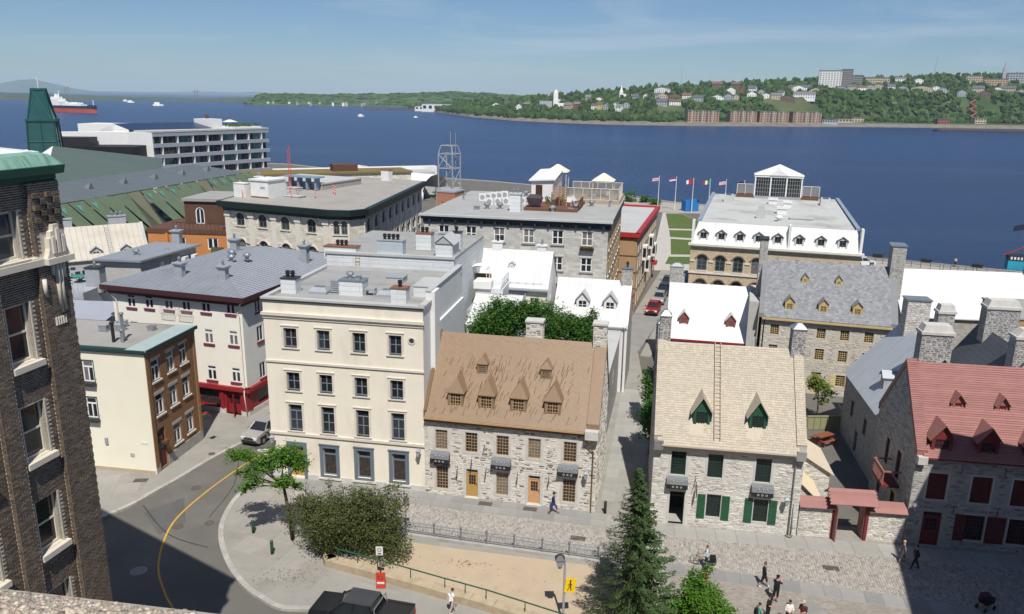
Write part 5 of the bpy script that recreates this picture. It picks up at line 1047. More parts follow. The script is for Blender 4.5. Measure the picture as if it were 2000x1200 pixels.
# ---------------------------------------------------------------- dark brick tower on the left
DBRICK=M('dark_brick',(.105,.080,.058),.85,.25,6,col2=(.185,.125,.08),isl=.3,bump=.3,bscale=40,cuts=(.35,1.25))
DMORTAR=M('brick_mortar',(.56,.50,.41),.95,.15,6)
LIME=M('pale_limestone',(.60,.555,.46),.85,.08,2,bump=.15,bscale=20,dirt=(.46,.42,.34),dirt_scale=1.2,dirt_amt=.5)
COPP=M('verdigris_copper',(.19,.34,.27),.65,.2,1.5,dirt=(.045,.10,.07),dirt_scale=2.2,dirt_amt=1,dirt_stretch=(3.5,.4,.4))
COPD=M('dark_green_copper',(.018,.085,.055),.5,.2,2)
SASH=M('cream_sash',(.60,.56,.47),.6,.08,3)
A_=thing('brick_tower','dark brown brick tower with pale stone sills, carved corner ornament and green copper cornice','building',(-18.9,10.61,0),R_(77));L=16.0;H0=27.1
cols=[(13.97,.95),(11.4,.95),(8.2,.95),(5.0,.95),(1.8,.95)];rows=[(14.72,1.9),(18.12,1.87),(21.42,1.95),(24.78,1.55),(11.3,1.9),(7.9,1.9),(4.5,1.9),(1.0,2.0)]
ops=[op(c,z,ww,hh) for c,ww in cols for z,hh in rows]
fw=Wall(A_,(0,0),(L,0),-.15,H0,DMORTAR,ops,reveal=.3)
Wall(A_,(L,0),(L+6.3,16.7),-.15,H0,DMORTAR);Wall(A_,(L+6.3,16.7),(0,16.7),-.15,H0,DMORTAR);Wall(A_,(0,16.7),(0,0),-.15,H0,DMORTAR)
for c,ww in cols:
    for z,hh in rows:
        o=window(fw,c,z,ww,hh,SASH,nx=1,ny=2,ft=.09,mt=.07,off=-.22,split=True,glass=GL_DARK if z < 24 else GL_BLUE)
        MB().box(-ww/2-.14,-.22-.20,-.22,ww/2+.16,.02,-.02).build('sill',LIME,o)
        MB().box(ww/2,-.24,0,ww/2+.05,.02,hh).box(-ww/2-.05,-.24,0,-ww/2,.02,hh).build('jamb',LIME,o)
piers=[(14.86,16.1),(12.62,13.28),(9.4,10.2),(6.2,7.0),(3.0,3.8)]
for a,b in piers:fw.part('pier',DMORTAR,[(a,-.15,b,H0,0,.16)])
polys,polyp=[],[];rr=random.Random(14);ch=.074;bl=.21;j=.017
def brick_rows(s0,s1,z0,z1,dst,avoid_):
    k=0;z=z0
    while z < z1-.02:
        a=s0-(bl/2 if k % 2 else 0)
        while a < s1-.01:
            a0,a1=max(a,s0)+j/2,min(a+bl,s1)-j/2
            if a1-a0 > .03 and not any(a1 > o[0] and a0 < o[2] and z+ch > o[1] and z < o[3] for o in avoid_):dst.append([(a0,z+j/2),(a1,z+j/2),(a1,z+ch-j/2),(a0,z+ch-j/2)])
            a += bl
        z += ch;k += 1
av=[(o[0]-.06,o[1]-.22,o[2]+.06,o[3]) for o in ops]+[(0,24.44,20,24.72)]
brick_rows(13.28,14.86,10.5,H0,polys,av);brick_rows(10.2,12.62,10.5,H0,polys,av)
for a,b in piers[:2]:brick_rows(a,b,10.5,H0,polyp,[(0,24.44,20,24.72),(15.12,24.6,16.1,25.5)])
near=lambda q:-abs(q[0][1]-24)-(q[0][0]-10)*.4
pieces(fw.o,'brick',polys,lambda a,z,h:fw.p(a,z,h),DBRICK,lambda:rr.uniform(.006,.014),bev=.03,limit=150,score=near)
pieces(fw.o,'brick',polyp,lambda a,z,h:fw.p(a,z,.16+h),DBRICK,lambda:rr.uniform(.006,.014),bev=.03,limit=150,score=near,stuff_name='pier_bricks')
# bricks on the pier returns and the toothed far corner
mb=MB()
for a,s in ((14.86,1),(13.28,-1),(12.62,1)):
    z=10.5;k=0
    while z < H0-.05:
        if not 24.4 < z < 24.72:fw.box(mb,a-.012 if s > 0 else a-.0,z+j/2,a if s > 0 else a+.012,z+ch-j/2,.005+(.03 if k % 2 else 0),.162)
        z += ch;k += 1
z=10.5;k=0
while z < H0:fw.box(mb,16.1,z+j/2,16.1+(.035 if (k // 2) % 2 else .012),z+ch-j/2,-.1,.168);z += ch;k += 1
tag(mb.build('return_bricks',DBRICK,A_),kind='stuff')
# projecting decorative bricks under the cornice
for r in range(5):
    for c in range(4):
        if (r+c) % 2 == 0:m2=MB();fw.box(m2,14.95+c*.27,25.85+r*.2,15.15+c*.27,26.0+r*.2,.16,.26);m2.build('header_block',DBRICK,A_)
fw.part('string_course',LIME,[(0,24.46,15.05,24.68,0,.26),(0,24.68,15.05,24.73,0,.2)])
# carved ornament at the corner: stepped shield with fluted drops
orn=MB();c0=15.6
fw.box(orn,15.05,24.46,16.16,24.66,.1,.42)
prof=[(.50,24.66),(.42,24.8),(.36,24.98),(.35,25.3),(.27,25.3),(.25,25.52),(.13,25.55),(.11,25.74),(-.11,25.74),(-.13,25.55),(-.25,25.52),(-.27,25.3),(-.35,25.3),(-.36,24.98),(-.42,24.8),(-.50,24.66)]
fr=[fw.p(c0+x,z,.34) for x,z in prof];bk=[fw.p(c0+x,z,.1) for x,z in prof];orn.face(fr)
for k in range(len(prof)):orn.face([fr[k],bk[k],bk[(k+1) % len(prof)],fr[(k+1) % len(prof)]])
for x in (-.2,0,.2):fw.box(orn,c0+x-.06,24.8,c0+x+.06,25.35+(.25 if x == 0 else 0),.34,.40)
on=orn.build('corner_ornament',LIME,A_)
for x,zt,zb in ((-.22,24.44,24.05),(-.05,24.44,22.75),(.1,24.44,22.8),(.24,24.44,23.9),(-.62,24.0,23.4)):m2=MB();m2.tube([fw.p(c0+x,zt,.2),fw.p(c0+x,zb,.2)],[.075,.06],8);m2.build('fluted_drop',LIME,on,smooth=True)
for k in range(5):m2=MB();m2.tube([fw.p(15.28+k*.1,22.62,.17),fw.p(15.28+k*.1,22.35,.17)],.045,6);m2.build('fluted_drop',LIME,on)
# copper cornice
def sweep(o_out,zs):return [(o_out[k],zs[k]) for k in range(len(zs))]
cn=MB();pr=[(.05,27.1),(.12,27.18),(.12,27.32),(.30,27.36),(.34,27.62),(.30,27.64),(.02,27.98),(-.3,28.06)]
for k in range(len(pr)-1):
    (o0,z0),(o1,z1)=pr[k],pr[k+1]
    cn.face([fw.p(0,z0,o0),fw.p(L+o0,z0,o0),fw.p(L+o1,z1,o1),fw.p(0,z1,o1)],1 if k < 5 else 0);cn.face([fw.p(L+o0,z0,o0),fw.p(L+6.3+o0,z0,-16.7),fw.p(L+6.3+o1,z1,-16.7),fw.p(L+o1,z1,o1)],1 if k < 5 else 0)
cn.build('cornice',[COPP,COPD],A_);MB().prism([(0,.3),(L,.3),(L+6.3,16.7),(0,16.7)],27.1,28.05).build('roof',M('white_roof_membrane',(.72,.72,.70),.7,.05,.5),A_)
# ---------------------------------------------------------------- the terrace under the camera
struct('cliff_terrace',MB().prism([(-60,-60),(60,-60),(60,-6),(6,.8),(-3,1.9),(-60,8)],-.15,27.9),CONC)
pp=thing('parapet','pebbled concrete parapet across the lower left corner','parapet',(0,1.60,27.9),math.atan2(-.15,1));AGG=M('aggregate_concrete',(.30,.27,.225),.95,.2,20,bump=.5,bscale=60)
MB().box(-3.4,-.34,0,2.6,0,.84).build('coping',AGG,pp);rr=random.Random(17)
PEB=M('pebble',(.38,.33,.26),.55,.15,40,col2=(.22,.15,.115),isl=.45,cuts=(.4,1.1),spec=.4);rest=MB();cnt=0
for k in range(14000):
    x,y=rr.uniform(-3.1,.4),rr.uniform(-.34,.002);r=rr.uniform(.0038,.0085)*(1.35 if rr.random() < .12 else 1);z=.84 if y <-.01 else .84-rr.uniform(0,.03)
    rad=(r*rr.uniform(.8,1.5),r*rr.uniform(.7,1.2),r*rr.uniform(.4,.8))
    if cnt < 300 and y >-.22 and -1.5 < x <-.7:MB().blob((0,0,0),rad,1,.08,rnd=rr).build('pebble',PEB,pp,True,(x,y,z));cnt += 1
    else:rest.blob((x,y,z),rad,1,.1,rnd=rr)
tag(rest.build('pebbles',PEB,pp,True),kind='stuff')
# the building on the right
PINK=M('pale_render',(.50,.46,.42),.9,.06,.6)
rb=thing('tall_building','pale rendered building whose corner rises at the right edge of the plaza','building',(31.2,40.7,0),R_(72+180));w,d,h=26,15,22.8
ops=[op(2.2+3*k,1.2+3.4*r_,1.1,1.9) for k in range(8) for r_ in range(6)]
fw=Wall(rb,(0,0),(w,0),-.15,h,PINK,ops)
for o in ops:window(fw,(o[0]+o[2])/2,o[1],1.1,1.9,WFRAME)
Wall(rb,(w,0),(w,d),-.15,h,PINK);Wall(rb,(w,d),(0,d),-.15,h,PINK);Wall(rb,(0,d),(0,0),-.15,h,PINK);MB().box(-.1,-.1,h,w+.1,d+.1,h+.15).build('roof',FLATR,rb)
# ---------------------------------------------------------------- pale ornate building with dark green cornice
PALE=M('pale_ashlar',(.60,.555,.47),.88,.08,.8,pat=('ashlar',.75,.34,.010,(.48,.44,.365)),bump=.2,dirt=(.49,.45,.375),dirt_scale=.5,dirt_amt=.5)
PALET=M('pale_stone_trim',(.64,.60,.515),.85,.08,2)
DKG=M('dark_green_cornice_paint',(.012,.026,.024),.45,.15,2)
GFR=M('grey_green_frame',(.11,.13,.125),.5,.1,3)
I_=thing('corner_building','pale stone building with arched windows, rounded corner and a deep dark green cornice','building',(-38.9,106,0),R_(-24.1));h=16.0
sd_=Vector((math.cos(R_(108.2)),math.sin(R_(108.2))));F0,F1=Vector((0,0)),Vector((17.3,0));C1=Vector((19.6,.9));C2=Vector((20.4,2.9));B1=C2+sd_*34;B0=F0+sd_*36
ringI=[F0,F1,C1,C2,B1,B0]
def cornice_ring(parent,ring,z0,z1,out0,out1,mat,name='cornice'):
    mb=MB();n=len(ring)
    def offs(o):
        R2=[]
        for k in range(n):
            p,q,r=ring[k-1],ring[k],ring[(k+1) % n];d1=(q-p).normalized();d2=(r-q).normalized();n1=Vector((d1.y,-d1.x));n2=Vector((d2.y,-d2.x));m=(n1+n2).normalized();R2.append(q+m*(o/max(.3,m.dot(n1))))
        return R2
    A,B=offs(out0),offs(out1);A2=offs(-.4)
    for k in range(n):
        j_=(k+1) % n;mb.face([(*A[k],z0),(*A[j_],z0),(*B[j_],z1),(*B[k],z1)]);mb.face([(*B[k],z1),(*B[j_],z1),(*A2[j_],z1),(*A2[k],z1)]);mb.face([(*A2[k],z0),(*A2[j_],z0),(*A[j_],z0),(*A[k],z0)])
    return mb.build(name,mat,parent)
def arched_wall(P0,P1,cols,wide=1.35,tall=(1.75,1.75),zz=(12.85,9.3,5.6,2.0)):
    ops=[op(c,z,wide,1.75 if z > 3 else 2.2,.42) for c in cols for z in zz]
    f=Wall(I_,P0,P1,-.15,14.75,PALE,ops,reveal=.25)
    for c in cols:
        for z in zz:
            if z < 5:continue
            window(f,c,z,wide,1.75,GFR,nx=2,ny=2,ft=.12,mt=.07,rise=.42,arch=(PALET,.2,.10),sill=(PALET,.14,.12,.15))
    return f
fw=arched_wall(F0,F1,[2.6,6.38,10.12,14.35])
for s_ in (.45,4.5,8.3,12.2,16.6):fw.part('pilaster',PALET,[(s_-.4,-.1,s_+.4,14.0,0,.12),(s_-.5,14.0,s_+.5,14.5,0,.2),(s_-.45,14.5,s_+.45,14.7,0,.14)])
for z_ in (13.9,10.4):fw.part('string_course',M('dark_string',(.10,.075,.06),.8,.1,2),[(a,z_-.05,b,z_+.05,0,.07) for a,b in ((1.0,1.75),(3.45,4.0),(5.0,5.5),(7.3,7.8),(8.8,9.3),(11.0,11.7),(12.8,13.5),(15.2,16.1))])
cw=arched_wall(F1,C1,[.78,1.78],.78);cw.part('pilaster',PALET,[(2.25,-.1,2.47,14.6,0,.12)]);Wall(I_,C1,C2,-.15,14.75,PALE)
rw=arched_wall(C2,B1,[2.0+3.7*k for k in range(9)],1.3)
for k in range(10):s_=.3+3.62*k;rw.part('pilaster',PALET,[(s_-.35,-.1,s_+.35,14.0,0,.12),(s_-.42,14.0,s_+.42,14.5,0,.18)])
Wall(I_,B1,B0,-.15,14.75,PALE);Wall(I_,B0,F0,-.15,14.75,PALE)
cornice_ring(I_,ringI,14.75,15.25,.15,.35,DKG);cornice_ring(I_,ringI,15.25,16.02,.75,.85,DKG)
MB().face([(*(p+(p-Vector((8,17))).normalized()*.5),16.04) for p in ringI],0,[tuple(p) for p in ringI]).build('roof',M('gravel_roof',(.31,.295,.265),.95,.12,.5,dirt=(.23,.215,.19),dirt_scale=.25,dirt_amt=.7),I_)
hut=MB().box(.9,4.2,16,4.0,7.8,18.4).build('stair_hut',WHITE,I_);MB().box(.75,4.05,18.4,4.15,7.95,18.6).build('hut_roof',WHITE,hut);MB().box(2.6,4.19,17.3,3.4,4.21,17.6).build('hut_vent',GREYM,hut);MB().box(.92,4.16,16.0,3.98,4.2,16.25).build('flashing',MATS['rusty_flashing'],hut)
roof_box(I_,-.6,4.2,16,1.9,1.3,1.9,WHITE,WHITE,'chimney');chimney(I_,.3,6.6,16,18.6,.8,.8,M('mottled_chimney',(.52,.47,.38),.9,.3,4),WHITE,'slab',pots=2)
roof_box(I_,6.2,6.9,16.04,2.6,1.6,.25,FLATL,FLATL,'roof_hatch');roof_box(I_,1.0,13,16.04,2.2,1.6,.5,FLATL,FLATL,'roof_hatch')
# sunken pale roof section behind with steel frame
mb=MB().box(-8,16,14,4,26,16.9);rfb=mb.build('rear_block',M('grey_rubble_wall',(.34,.315,.275),.9,.2,2,bump=.5),I_);MB().box(-8.1,15.9,16.9,4.1,26.1,17.1).build('rear_roof',FLATL,rfb);mb=MB()
for k in range(4):mb.box(-1.5+k*1.6,15.0,16.1,-1.2+k*1.6,16.0,18.0)
mb.box(-2,14.6,17.9,4.2,16.4,18.1);mb.build('steel_frame',M('blue_grey_steel',(.22,.28,.36),.4,.1,2),rfb)
chimney(I_,4.2,33.2,16,17.8,1.5,1.2,WHITE,MATS['rusty_flashing'],'slab')
ORW=M('orange_post',(.62,.07,.03),.5,.1,4)
for k,(x,y,ht,nm) in enumerate(((2.0,11.0,6.2,1),(-.6,14.5,6.5,1),(6.4,6.0,1.4,0),(9.2,7.6,1.6,0),(8.2,13.0,1.5,0),(9.0,12.4,1.5,0),(1.5,16.0,1.4,0),(.2,3.3,1.1,0),(4.4,9.8,1.4,0))):
    o=MB().tube([(x,y,16),(x,y,16+ht)],.06 if ht < 3 else .045,6).build('snow_marker',ORW,I_);m2=MB()
    if ht > 3:continue
    for q in range(3):m2.tube([(x,y,16+ht*(.3+.25*q)),(x,y,16+ht*(.38+.25*q))],.065,6)
    m2.build('white_band',WHITE,o)
# ---------------------------------------------------------------- grey limestone block with roof terrace
GLIME=M('grey_limestone',(.46,.445,.405),.88,.08,.8,pat=('ashlar',.62,.30,.012,(.36,.345,.31)),bump=.25)
DKB=M('slate_cornice',(.022,.030,.036),.5,.1,2)
TANST=M('tan_rubble_wall',(.42,.30,.17),.9,.2,2,pat=('ashlar',.5,.22,.025,(.30,.22,.13)),bump=.6,bscale=12)
J_=thing('limestone_block','grey limestone block with white casements, dark cornice and a timber roof terrace','building',(-10.2,89.6,0),R_(-11.0));w,d,h=20.98,23.6,17.0
jc=[2.35,5.55,8.81,12.17,15.44,18.71];ops=[op(c,z,1.25,1.62) for c in jc for z in (14.22,11.27,8.2,5.2)]
fw=Wall(J_,(0,0),(w,0),-.15,16.0,GLIME,ops,reveal=.2)
for o in ops:
    if o[1] > 11:window(fw,(o[0]+o[2])/2,o[1],1.25,1.62,WFRAME,nx=2,ny=2,ft=.1,mt=.08,split=True,sill=(M('dark_stone_sill',(.28,.265,.235),.9,.1,3),.13,.12,.16),lintel=(M('lime_lintel',(.50,.485,.44),.9,.06,2),.16,.12),glass=GL_CURT if o[0] > 7 and o[1] > 13 else GL_DARK)
for z_,hh_,oo in ((16.0,.5,.1),(16.5,.35,.3)):fw.part('cornice',DKB,[(-oo,z_,w+oo,z_+hh_,-.2,oo)])
for k in range(14):fw.part('bracket',DKB,[(.6+k*1.52,16.1,.85+k*1.52,16.5,.1,.28)])
fb=fw.part('flower_box',BLACK,[(17.95,13.75,19.5,14.0,.05,.4)]);mb=MB();rr=random.Random(2)
for k in range(70):mb.blob(fw.p(18.0+rr.random()*1.4,14.0+rr.random()*.22,.1+rr.random()*.25),(.06,.06,.06),1,.2,m=1 if rr.random() < .3 else 0)
mb.build('flowers',[MATS['basket_leaf'],MATS['red_flower']],fb)
sops=[op(1.8+k*2.7,z,1.0,1.6) for k in range(8) for z in (13.6,10.6,7.4,4.4)]
rw=Wall(J_,(w,0),(w,d),-.15,16.0,TANST,sops,reveal=.2)
for o in sops:window(rw,(o[0]+o[2])/2,o[1],1.0,1.6,WFRAME,nx=2,ny=2,sill=(PALET,.12,.1,.1),lintel=(PALET,.18,.1))
rw.part('cornice',DKB,[(-.1,16.0,d,16.85,-.2,.3)]);Wall(J_,(w,d),(0,d),-.15,16.0,TANST);Wall(J_,(0,d),(0,0),-.15,16.0,TANST)
MB().box(-.45,-.45,16.85,w+.4,d+.4,17.0).build('roof',M('grey_roof_gravel',(.33,.33,.315),.9,.08,.4,dirt=(.26,.26,.245),dirt_scale=.25,dirt_amt=.7),J_);fw.part('roof_edge',FLATL,[(-.5,16.86,w+.5,17.06,-.1,.52)])
dk=M('terrace_timber',(.16,.075,.045),.7,.15,3,pat=('board',3.0,.14,.012,(.06,.03,.02)));deck=MB().box(10.4,6.2,17,16.8,19,17.35).build('deck',dk,J_)
hut=MB().box(10.2,12.6,17,13.0,21,20.0).build('terrace_hut',WHITE,J_);MB().face([(9.9,12.3,20.0),(13.3,12.3,20.2),(13.3,21.3,20.9),(9.9,21.3,20.6)]).face([(9.9,12.3,19.85),(13.3,12.3,20.05),(13.3,12.3,20.2),(9.9,12.3,20.0)]).build('hut_roof',WHITE,hut);MB().box(10.75,12.56,17.3,11.6,12.6,19.4).build('hut_door',M('brown_door',(.06,.03,.02),.5,.1,3),hut)
for x in (13.4,14.3):
    m2=MB()
    for k in range(7):m2.box(x-.35,11.9,17.4+k*.3,x+.4,11.95,17.52+k*.3)
    m2.box(x-.4,11.88,17.35,x-.32,11.97,19.6);m2.box(x+.38,11.88,17.35,x+.46,11.97,19.6);m2.build('trellis',M('trellis_wood',(.34,.18,.09),.7,.15,3),deck)
tr=MB()
for a,b in (((14.2,15),(21.0,15)),((21.0,15),(21.0,23.3)),((14.2,23.3),(21.0,23.3))):
    n=6
    for k in range(n+1):x,y=a[0]+(b[0]-a[0])*k/n,a[1]+(b[1]-a[1])*k/n;tr.tube([(x,y,17),(x,y,18.9)],.05,5)
    tr.tube([(*a,18.9),(*b,18.9)],.05,5);tr.tube([(*a,17.5),(*b,17.5)],.04,5)
tr.build('terrace_railing',CREAMT,J_);gl=MB()
for a,b in (((14.2,15.02),(21.0,15.02)),((20.98,15),(20.98,23.3)),((14.2,23.28),(21.0,23.28))):gl.face([(*a,17.55),(*b,17.55),(*b,18.85),(*a,18.85)])
gl.build('glass_panel',M('rail_glass',(.40,.38,.33),.15,.1,2,trans=.6),J_);MB().box(14.0,14.7,17,21.2,23.5,17.45).build('terrace_floor',M('terrace_floor',(.36,.29,.21),.8,.1,2),J_)
for k,(x,y,lb) in enumerate(((12.4,20.5,'pale peaked gazebo canopy behind the white terrace hut'),(18.6,20.6,'low pale gazebo canopy at the right of the roof terrace'))):
    lx,ly=x,y;a=R_(-11);t=thing('gazebo',lb,'gazebo',(-10.2+lx*math.cos(a)-ly*math.sin(a),89.6+lx*math.sin(a)+ly*math.cos(a),17.45),a,'roof terrace gazebos');hh_=3.0 if k == 0 else 2.0
    for sx in (-1,1):
        for sy in (-1,1):MB().tube([(sx*1.3,sy*1.3,0),(sx*1.3,sy*1.3,hh_)],.05,5).build('post',CREAMT,t)
    MB().taper(0,0,hh_,hh_+.95,3.0,3.0,.3,.3).build('canopy',M('canopy_cloth',(.66,.60,.46),.8,.05,2),t)
for k,(x,y) in enumerate(((15.4,9.5),(15.9,11.0),(17.6,17.5),(19.6,17.2))):
    a=R_(-11);t=thing('terrace_chair','white folding chair on the roof terrace, %s from the left' % ('first','second','third','fourth')[k],'chair',(-10.2+x*math.cos(a)-y*math.sin(a),89.6+x*math.sin(a)+y*math.cos(a),17.35 if k < 2 else 17.45),a+k,'white terrace chairs')
    MB().box(-.28,-.28,.45,.28,.28,.5).build('seat',WHITE,t);MB().box(-.28,.24,.55,.28,.3,1.05).build('backrest',WHITE,t);[MB().tube([(-.27 if s_ < 0 else .27,-.3,0),(-.27 if s_ < 0 else .27,.3,.9)],.025,4).tube([(-.27 if s_ < 0 else .27,.3,0),(-.27 if s_ < 0 else .27,-.28,.5)],.025,4).build('leg',WHITE,t) for s_ in (-1,1)]
a=R_(-11);gr=thing('covered_grill','dark covered barbecue at the front edge of the roof terrace','barbecue',(-10.2+11.6*math.cos(a)-7*math.sin(a),89.6+11.6*math.sin(a)+7*math.cos(a),17.35),a);MB().taper(0,0,.25,1.1,1.3,.7,1.9,.9).taper(0,0,1.1,1.5,1.9,.9,1.2,.5).build('cover',M('plum_cover',(.05,.035,.045),.6,.2,3),gr);MB().box(-.5,-.25,0,.5,.25,.25).build('cart',DMET,gr)
for k,(x,y) in enumerate(((11.4,9.8),(13.6,8.0),(14.6,9.4),(12.6,10.6))):
    t=thing('planter','green potted plant on the timber roof terrace, %s from the left' % ('first','second','third','fourth')[k],'plant',(-10.2+x*math.cos(a)-y*math.sin(a),89.6+x*math.sin(a)+y*math.cos(a),17.35),0,'roof terrace plants');MB().lathe([(.2,0),(.28,.4)],n=8).build('pot',M('terracotta',(.30,.13,.08),.8,.1,3),t);m2=MB();rr=random.Random(k)
    for q in range(40):m2.blob((rr.gauss(0,.2),rr.gauss(0,.2),.6+rr.gauss(0,.18)),(.08,.08,.05),1,.3,rnd=rr)
    m2.build('foliage',MATS['basket_leaf'],t)
for k in range(2):x=13.9+k*2.9;MB().box(x,6.8+k,17.35,x+.12,10.5+k,18.3).build('timber_screen',dk,deck)
for k in range(5):m2=MB();m2.box(3.2+k*.55,13.5+k*.9,17,4.1+k*.55,13.9+k*.9,17.9);o=m2.build('air_conditioner',WHITE,J_);MB().lathe([(.3,0),(.3,.02)],n=12).build('fan',GREYM,o,loc=(3.65+k*.55,13.49+k*.9,17.45)).rotation_euler=(R_(90),0,0)
for k in range(5):m2=MB();m2.box(5.0+k*.95,9.8+k*.5,17,5.85+k*.95,10.2+k*.5,17.85);o=m2.build('air_conditioner',WHITE,J_);MB().lathe([(.3,0),(.3,.02)],n=12).build('fan',GREYM,o,loc=(5.4+k*.95,9.79+k*.5,17.42)).rotation_euler=(R_(90),0,0)
for x,y,k in ((4.9,5.3,1),(5.9,6.4,0),(7.4,6.8,0),(7.8,12,0),(8.6,12.6,0),(13.9,6.2,0),(16.0,6.8,1),(16.4,8.4,0),(17.9,12.5,0),(20.1,12.4,2),(1.0,14,2),(8.2,20,0)):vent_cap(J_,x,y,17,.55,MET,kind=k)
chimney(J_,9.6,5.4,17,19.0,1.3,1.0,SIDING,FLATL,'slab',pots=2)
# ---------------------------------------------------------------- tan building with red parapet
KT=M('tan_render',(.37,.235,.125),.88,.08,.8);KB=M('tan_block',(.38,.285,.18),.9,.2,2,pat=('ashlar',.55,.25,.02,(.27,.20,.125)),bump=.4);REDC=M('red_cornice',(.36,.028,.032),.5,.1,2)
K_=thing('tan_building','tan building with a bright red parapet and bay windows on the side street','building',(8.0,113.0,0),R_(-14.6));w,d,h=9.92,31,11.4
fw=Wall(K_,(0,0),(w,0),-.15,h,KT);[fw.part('string_course',M('dark_groove',(.09,.06,.04),.8,.1,2),[(0,z_,w+.03,z_+.14,0,.05)]) for z_ in (8.3,5.9,3.6,1.4)]
sops=[op(2.0+k*2.9,z,1.15,1.7) for k in range(10) for z in (8.6,6.0,3.4,.8)];rw=Wall(K_,(w,0),(w+.3,d),-.15,h,KB,sops,reveal=.2)
for o in sops:window(rw,(o[0]+o[2])/2,o[1],1.15,1.7,WFRAME,nx=2,ny=2,surround=(.14,PALET,.03))
for s_,z_ in ((8.7,6.3),(18.2,6.4),(24.4,4.0),(14,3.5)):
    b_=MB();rw.box(b_,s_-1.0,z_,s_+1.0,z_+2.2,0,.7);o=b_.build('bay_window',WHITE,K_);b2=MB();rw.box(b2,s_-.8,z_+.5,s_-.1,z_+1.9,.7,.72);rw.box(b2,s_+.1,z_+.5,s_+.8,z_+1.9,.7,.72);rw.box(b2,s_-1.02,z_+.5,s_-1.0,z_+1.9,.12,.6);b2.build('pane',GL_DARK,o)
rw.part('awning',REDC,[(24,2.4,26,2.9,0,.9)]);fw.part('awning',REDC,[(8.4,2.5,w,2.9,0,.5)])
for f in (fw,rw):f.part('cornice',REDC,[(-.3,h-.55,f.L+.3,h-.3,0,.2),(-.4,h-.3,f.L+.3,h+.3,-.3,.36)])
Wall(K_,(w+.3,d),(0,d),-.15,h,KB);Wall(K_,(0,d),(0,0),-.15,h,KB);MB().box(.1,.1,h-.2,w,d,h).build('roof',FLATL,K_);MB().box(.1,d-.4,h,w,d+.1,h+.3).build('cornice',REDC,K_)
# ---------------------------------------------------------------- white mansard building
BUFF=M('buff_brick',(.50,.41,.285),.88,.12,1.2,pat=('brick',.3,.1,.012,(.40,.33,.23)),bump=.3);WTIN2=M('white_mansard_tin',(.74,.735,.71),.5,.05,1,pat=('seam',.55,30,.015,(.58,.575,.55)))
Lb=thing('mansard_building','buff arcaded building with a white dormered mansard and a glass penthouse on its roof','building',(23.2,101.7,0),R_(-16.9));w,d,ze,zm=20.59,32,12.0,14.75
ac=[1.55,3.85,6.1,8.4,10.75,13.2,15.75,18.3];ops=[op(c,z,1.25 if z > 2 else 1.3,2.05 if z > 8 else 2.2,.38) for c in ac for z in (8.5,5.1,1.2)]
fw=Wall(Lb,(0,0),(w,0),-.15,ze-.45,BUFF,ops,reveal=.3)
for o in ops:
    if o[1] > 5:window(fw,(o[0]+o[2])/2,o[1],1.25,o[3]-o[1],GFR,nx=2,ny=3,ft=.12,mt=.06,rise=.38,arch=(M('brown_arch',(.20,.14,.09),.8,.1,2),.16,.1),sill=(PALET,.14,.1,.1))
fw.part('string_course',PALET,[(-.08,8.05,w+.08,8.3,0,.14)]);fw.part('cornice',PALET,[(-.1,ze-.45,w+.1,ze-.25,0,.15),(-.3,ze-.25,w+.3,ze+.02,-.2,.4)])
for k in range(9):fw.part('pilaster',PALET,[((ac[k-1]+ac[k])/2-.3 if 0 < k < 8 else (.05 if k == 0 else w-.6),9.6,(ac[k-1]+ac[k])/2+.3 if 0 < k < 8 else (.6 if k == 0 else w-.05),9.75,0,.1)])
rw=Wall(Lb,(w,0),(w,d),-.15,ze,BUFF,[op(2.5+k*3.4,z,1.2,2,.35) for k in range(8) for z in (8.5,5.1,1.5)]);Wall(Lb,(w,d),(0,d),-.15,ze,BUFF);lw=Wall(Lb,(0,d),(0,0),-.15,ze,BUFF,[op(2.5+k*3.4,z,1.2,2,.35) for k in range(8) for z in (8.5,5.1,1.5)])
for f in (rw,lw):
    for o in f.ops:window(f,(o[0]+o[2])/2,o[1],1.2,2,GFR,nx=2,ny=3,rise=.35)
mi=.75;mb=MB();A=[(0,0),(w,0),(w,d),(0,d)];B=[(mi,mi),(w-mi,mi),(w-mi,d-mi),(mi,d-mi)]
for k in range(4):q,r_=A[k],A[(k+1) % 4];s_,t_=B[k],B[(k+1) % 4];l=math.dist(q,r_);mb.face([(*q,ze),(*r_,ze),(*t_,zm),(*s_,zm)],0,[(0,0),(l,0),(l-mi,2.8),(mi,2.8)])
ms=mb.build('mansard',WTIN2,Lb)
for k,c in enumerate([1.5,3.77,6.07,8.37,10.68,13.25,15.8,18.33]):dormer(Lb,c,.12,12.2,1.15,1.35,.42,.9,WTIN2,WTIN2,GFR,GL_DARK,.78,1.2,2,2,oh=.16)
for x in (0.02,11.9,w-.3):MB().box(x,-.12,ze,x+.3,mi+.2,zm+.25).build('party_wall',WTIN2,Lb)
MB().face([(mi,mi,zm+.02),(w-mi,mi,zm+.02),(w-mi,d-mi,zm+.3),(mi,d-mi,zm+.3)],0,[(0,0),(w,0),(w,d),(0,d)]).build('roof',M('pale_grey_membrane',(.43,.44,.42),.85,.05,.4,dirt=(.27,.255,.235),dirt_scale=.22,dirt_amt=.95),Lb);EDG=M('zinc_edge',(.33,.38,.43),.4,.08,2,metal=.3)
for x in (mi-.15,w-mi-.15):MB().face([(x,mi,zm+.3),(x+.5,mi,zm+.3),(x+.5,d-mi,zm+.55),(x,d-mi,zm+.55)]).face([(x,mi,zm),(x+.5,mi,zm),(x+.5,mi,zm+.3),(x,mi,zm+.3)]).face([(x+.5,mi,zm),(x+.5,d-mi,zm),(x+.5,d-mi,zm+.55),(x+.5,mi,zm+.3)]).build('roof_edge',EDG,Lb)
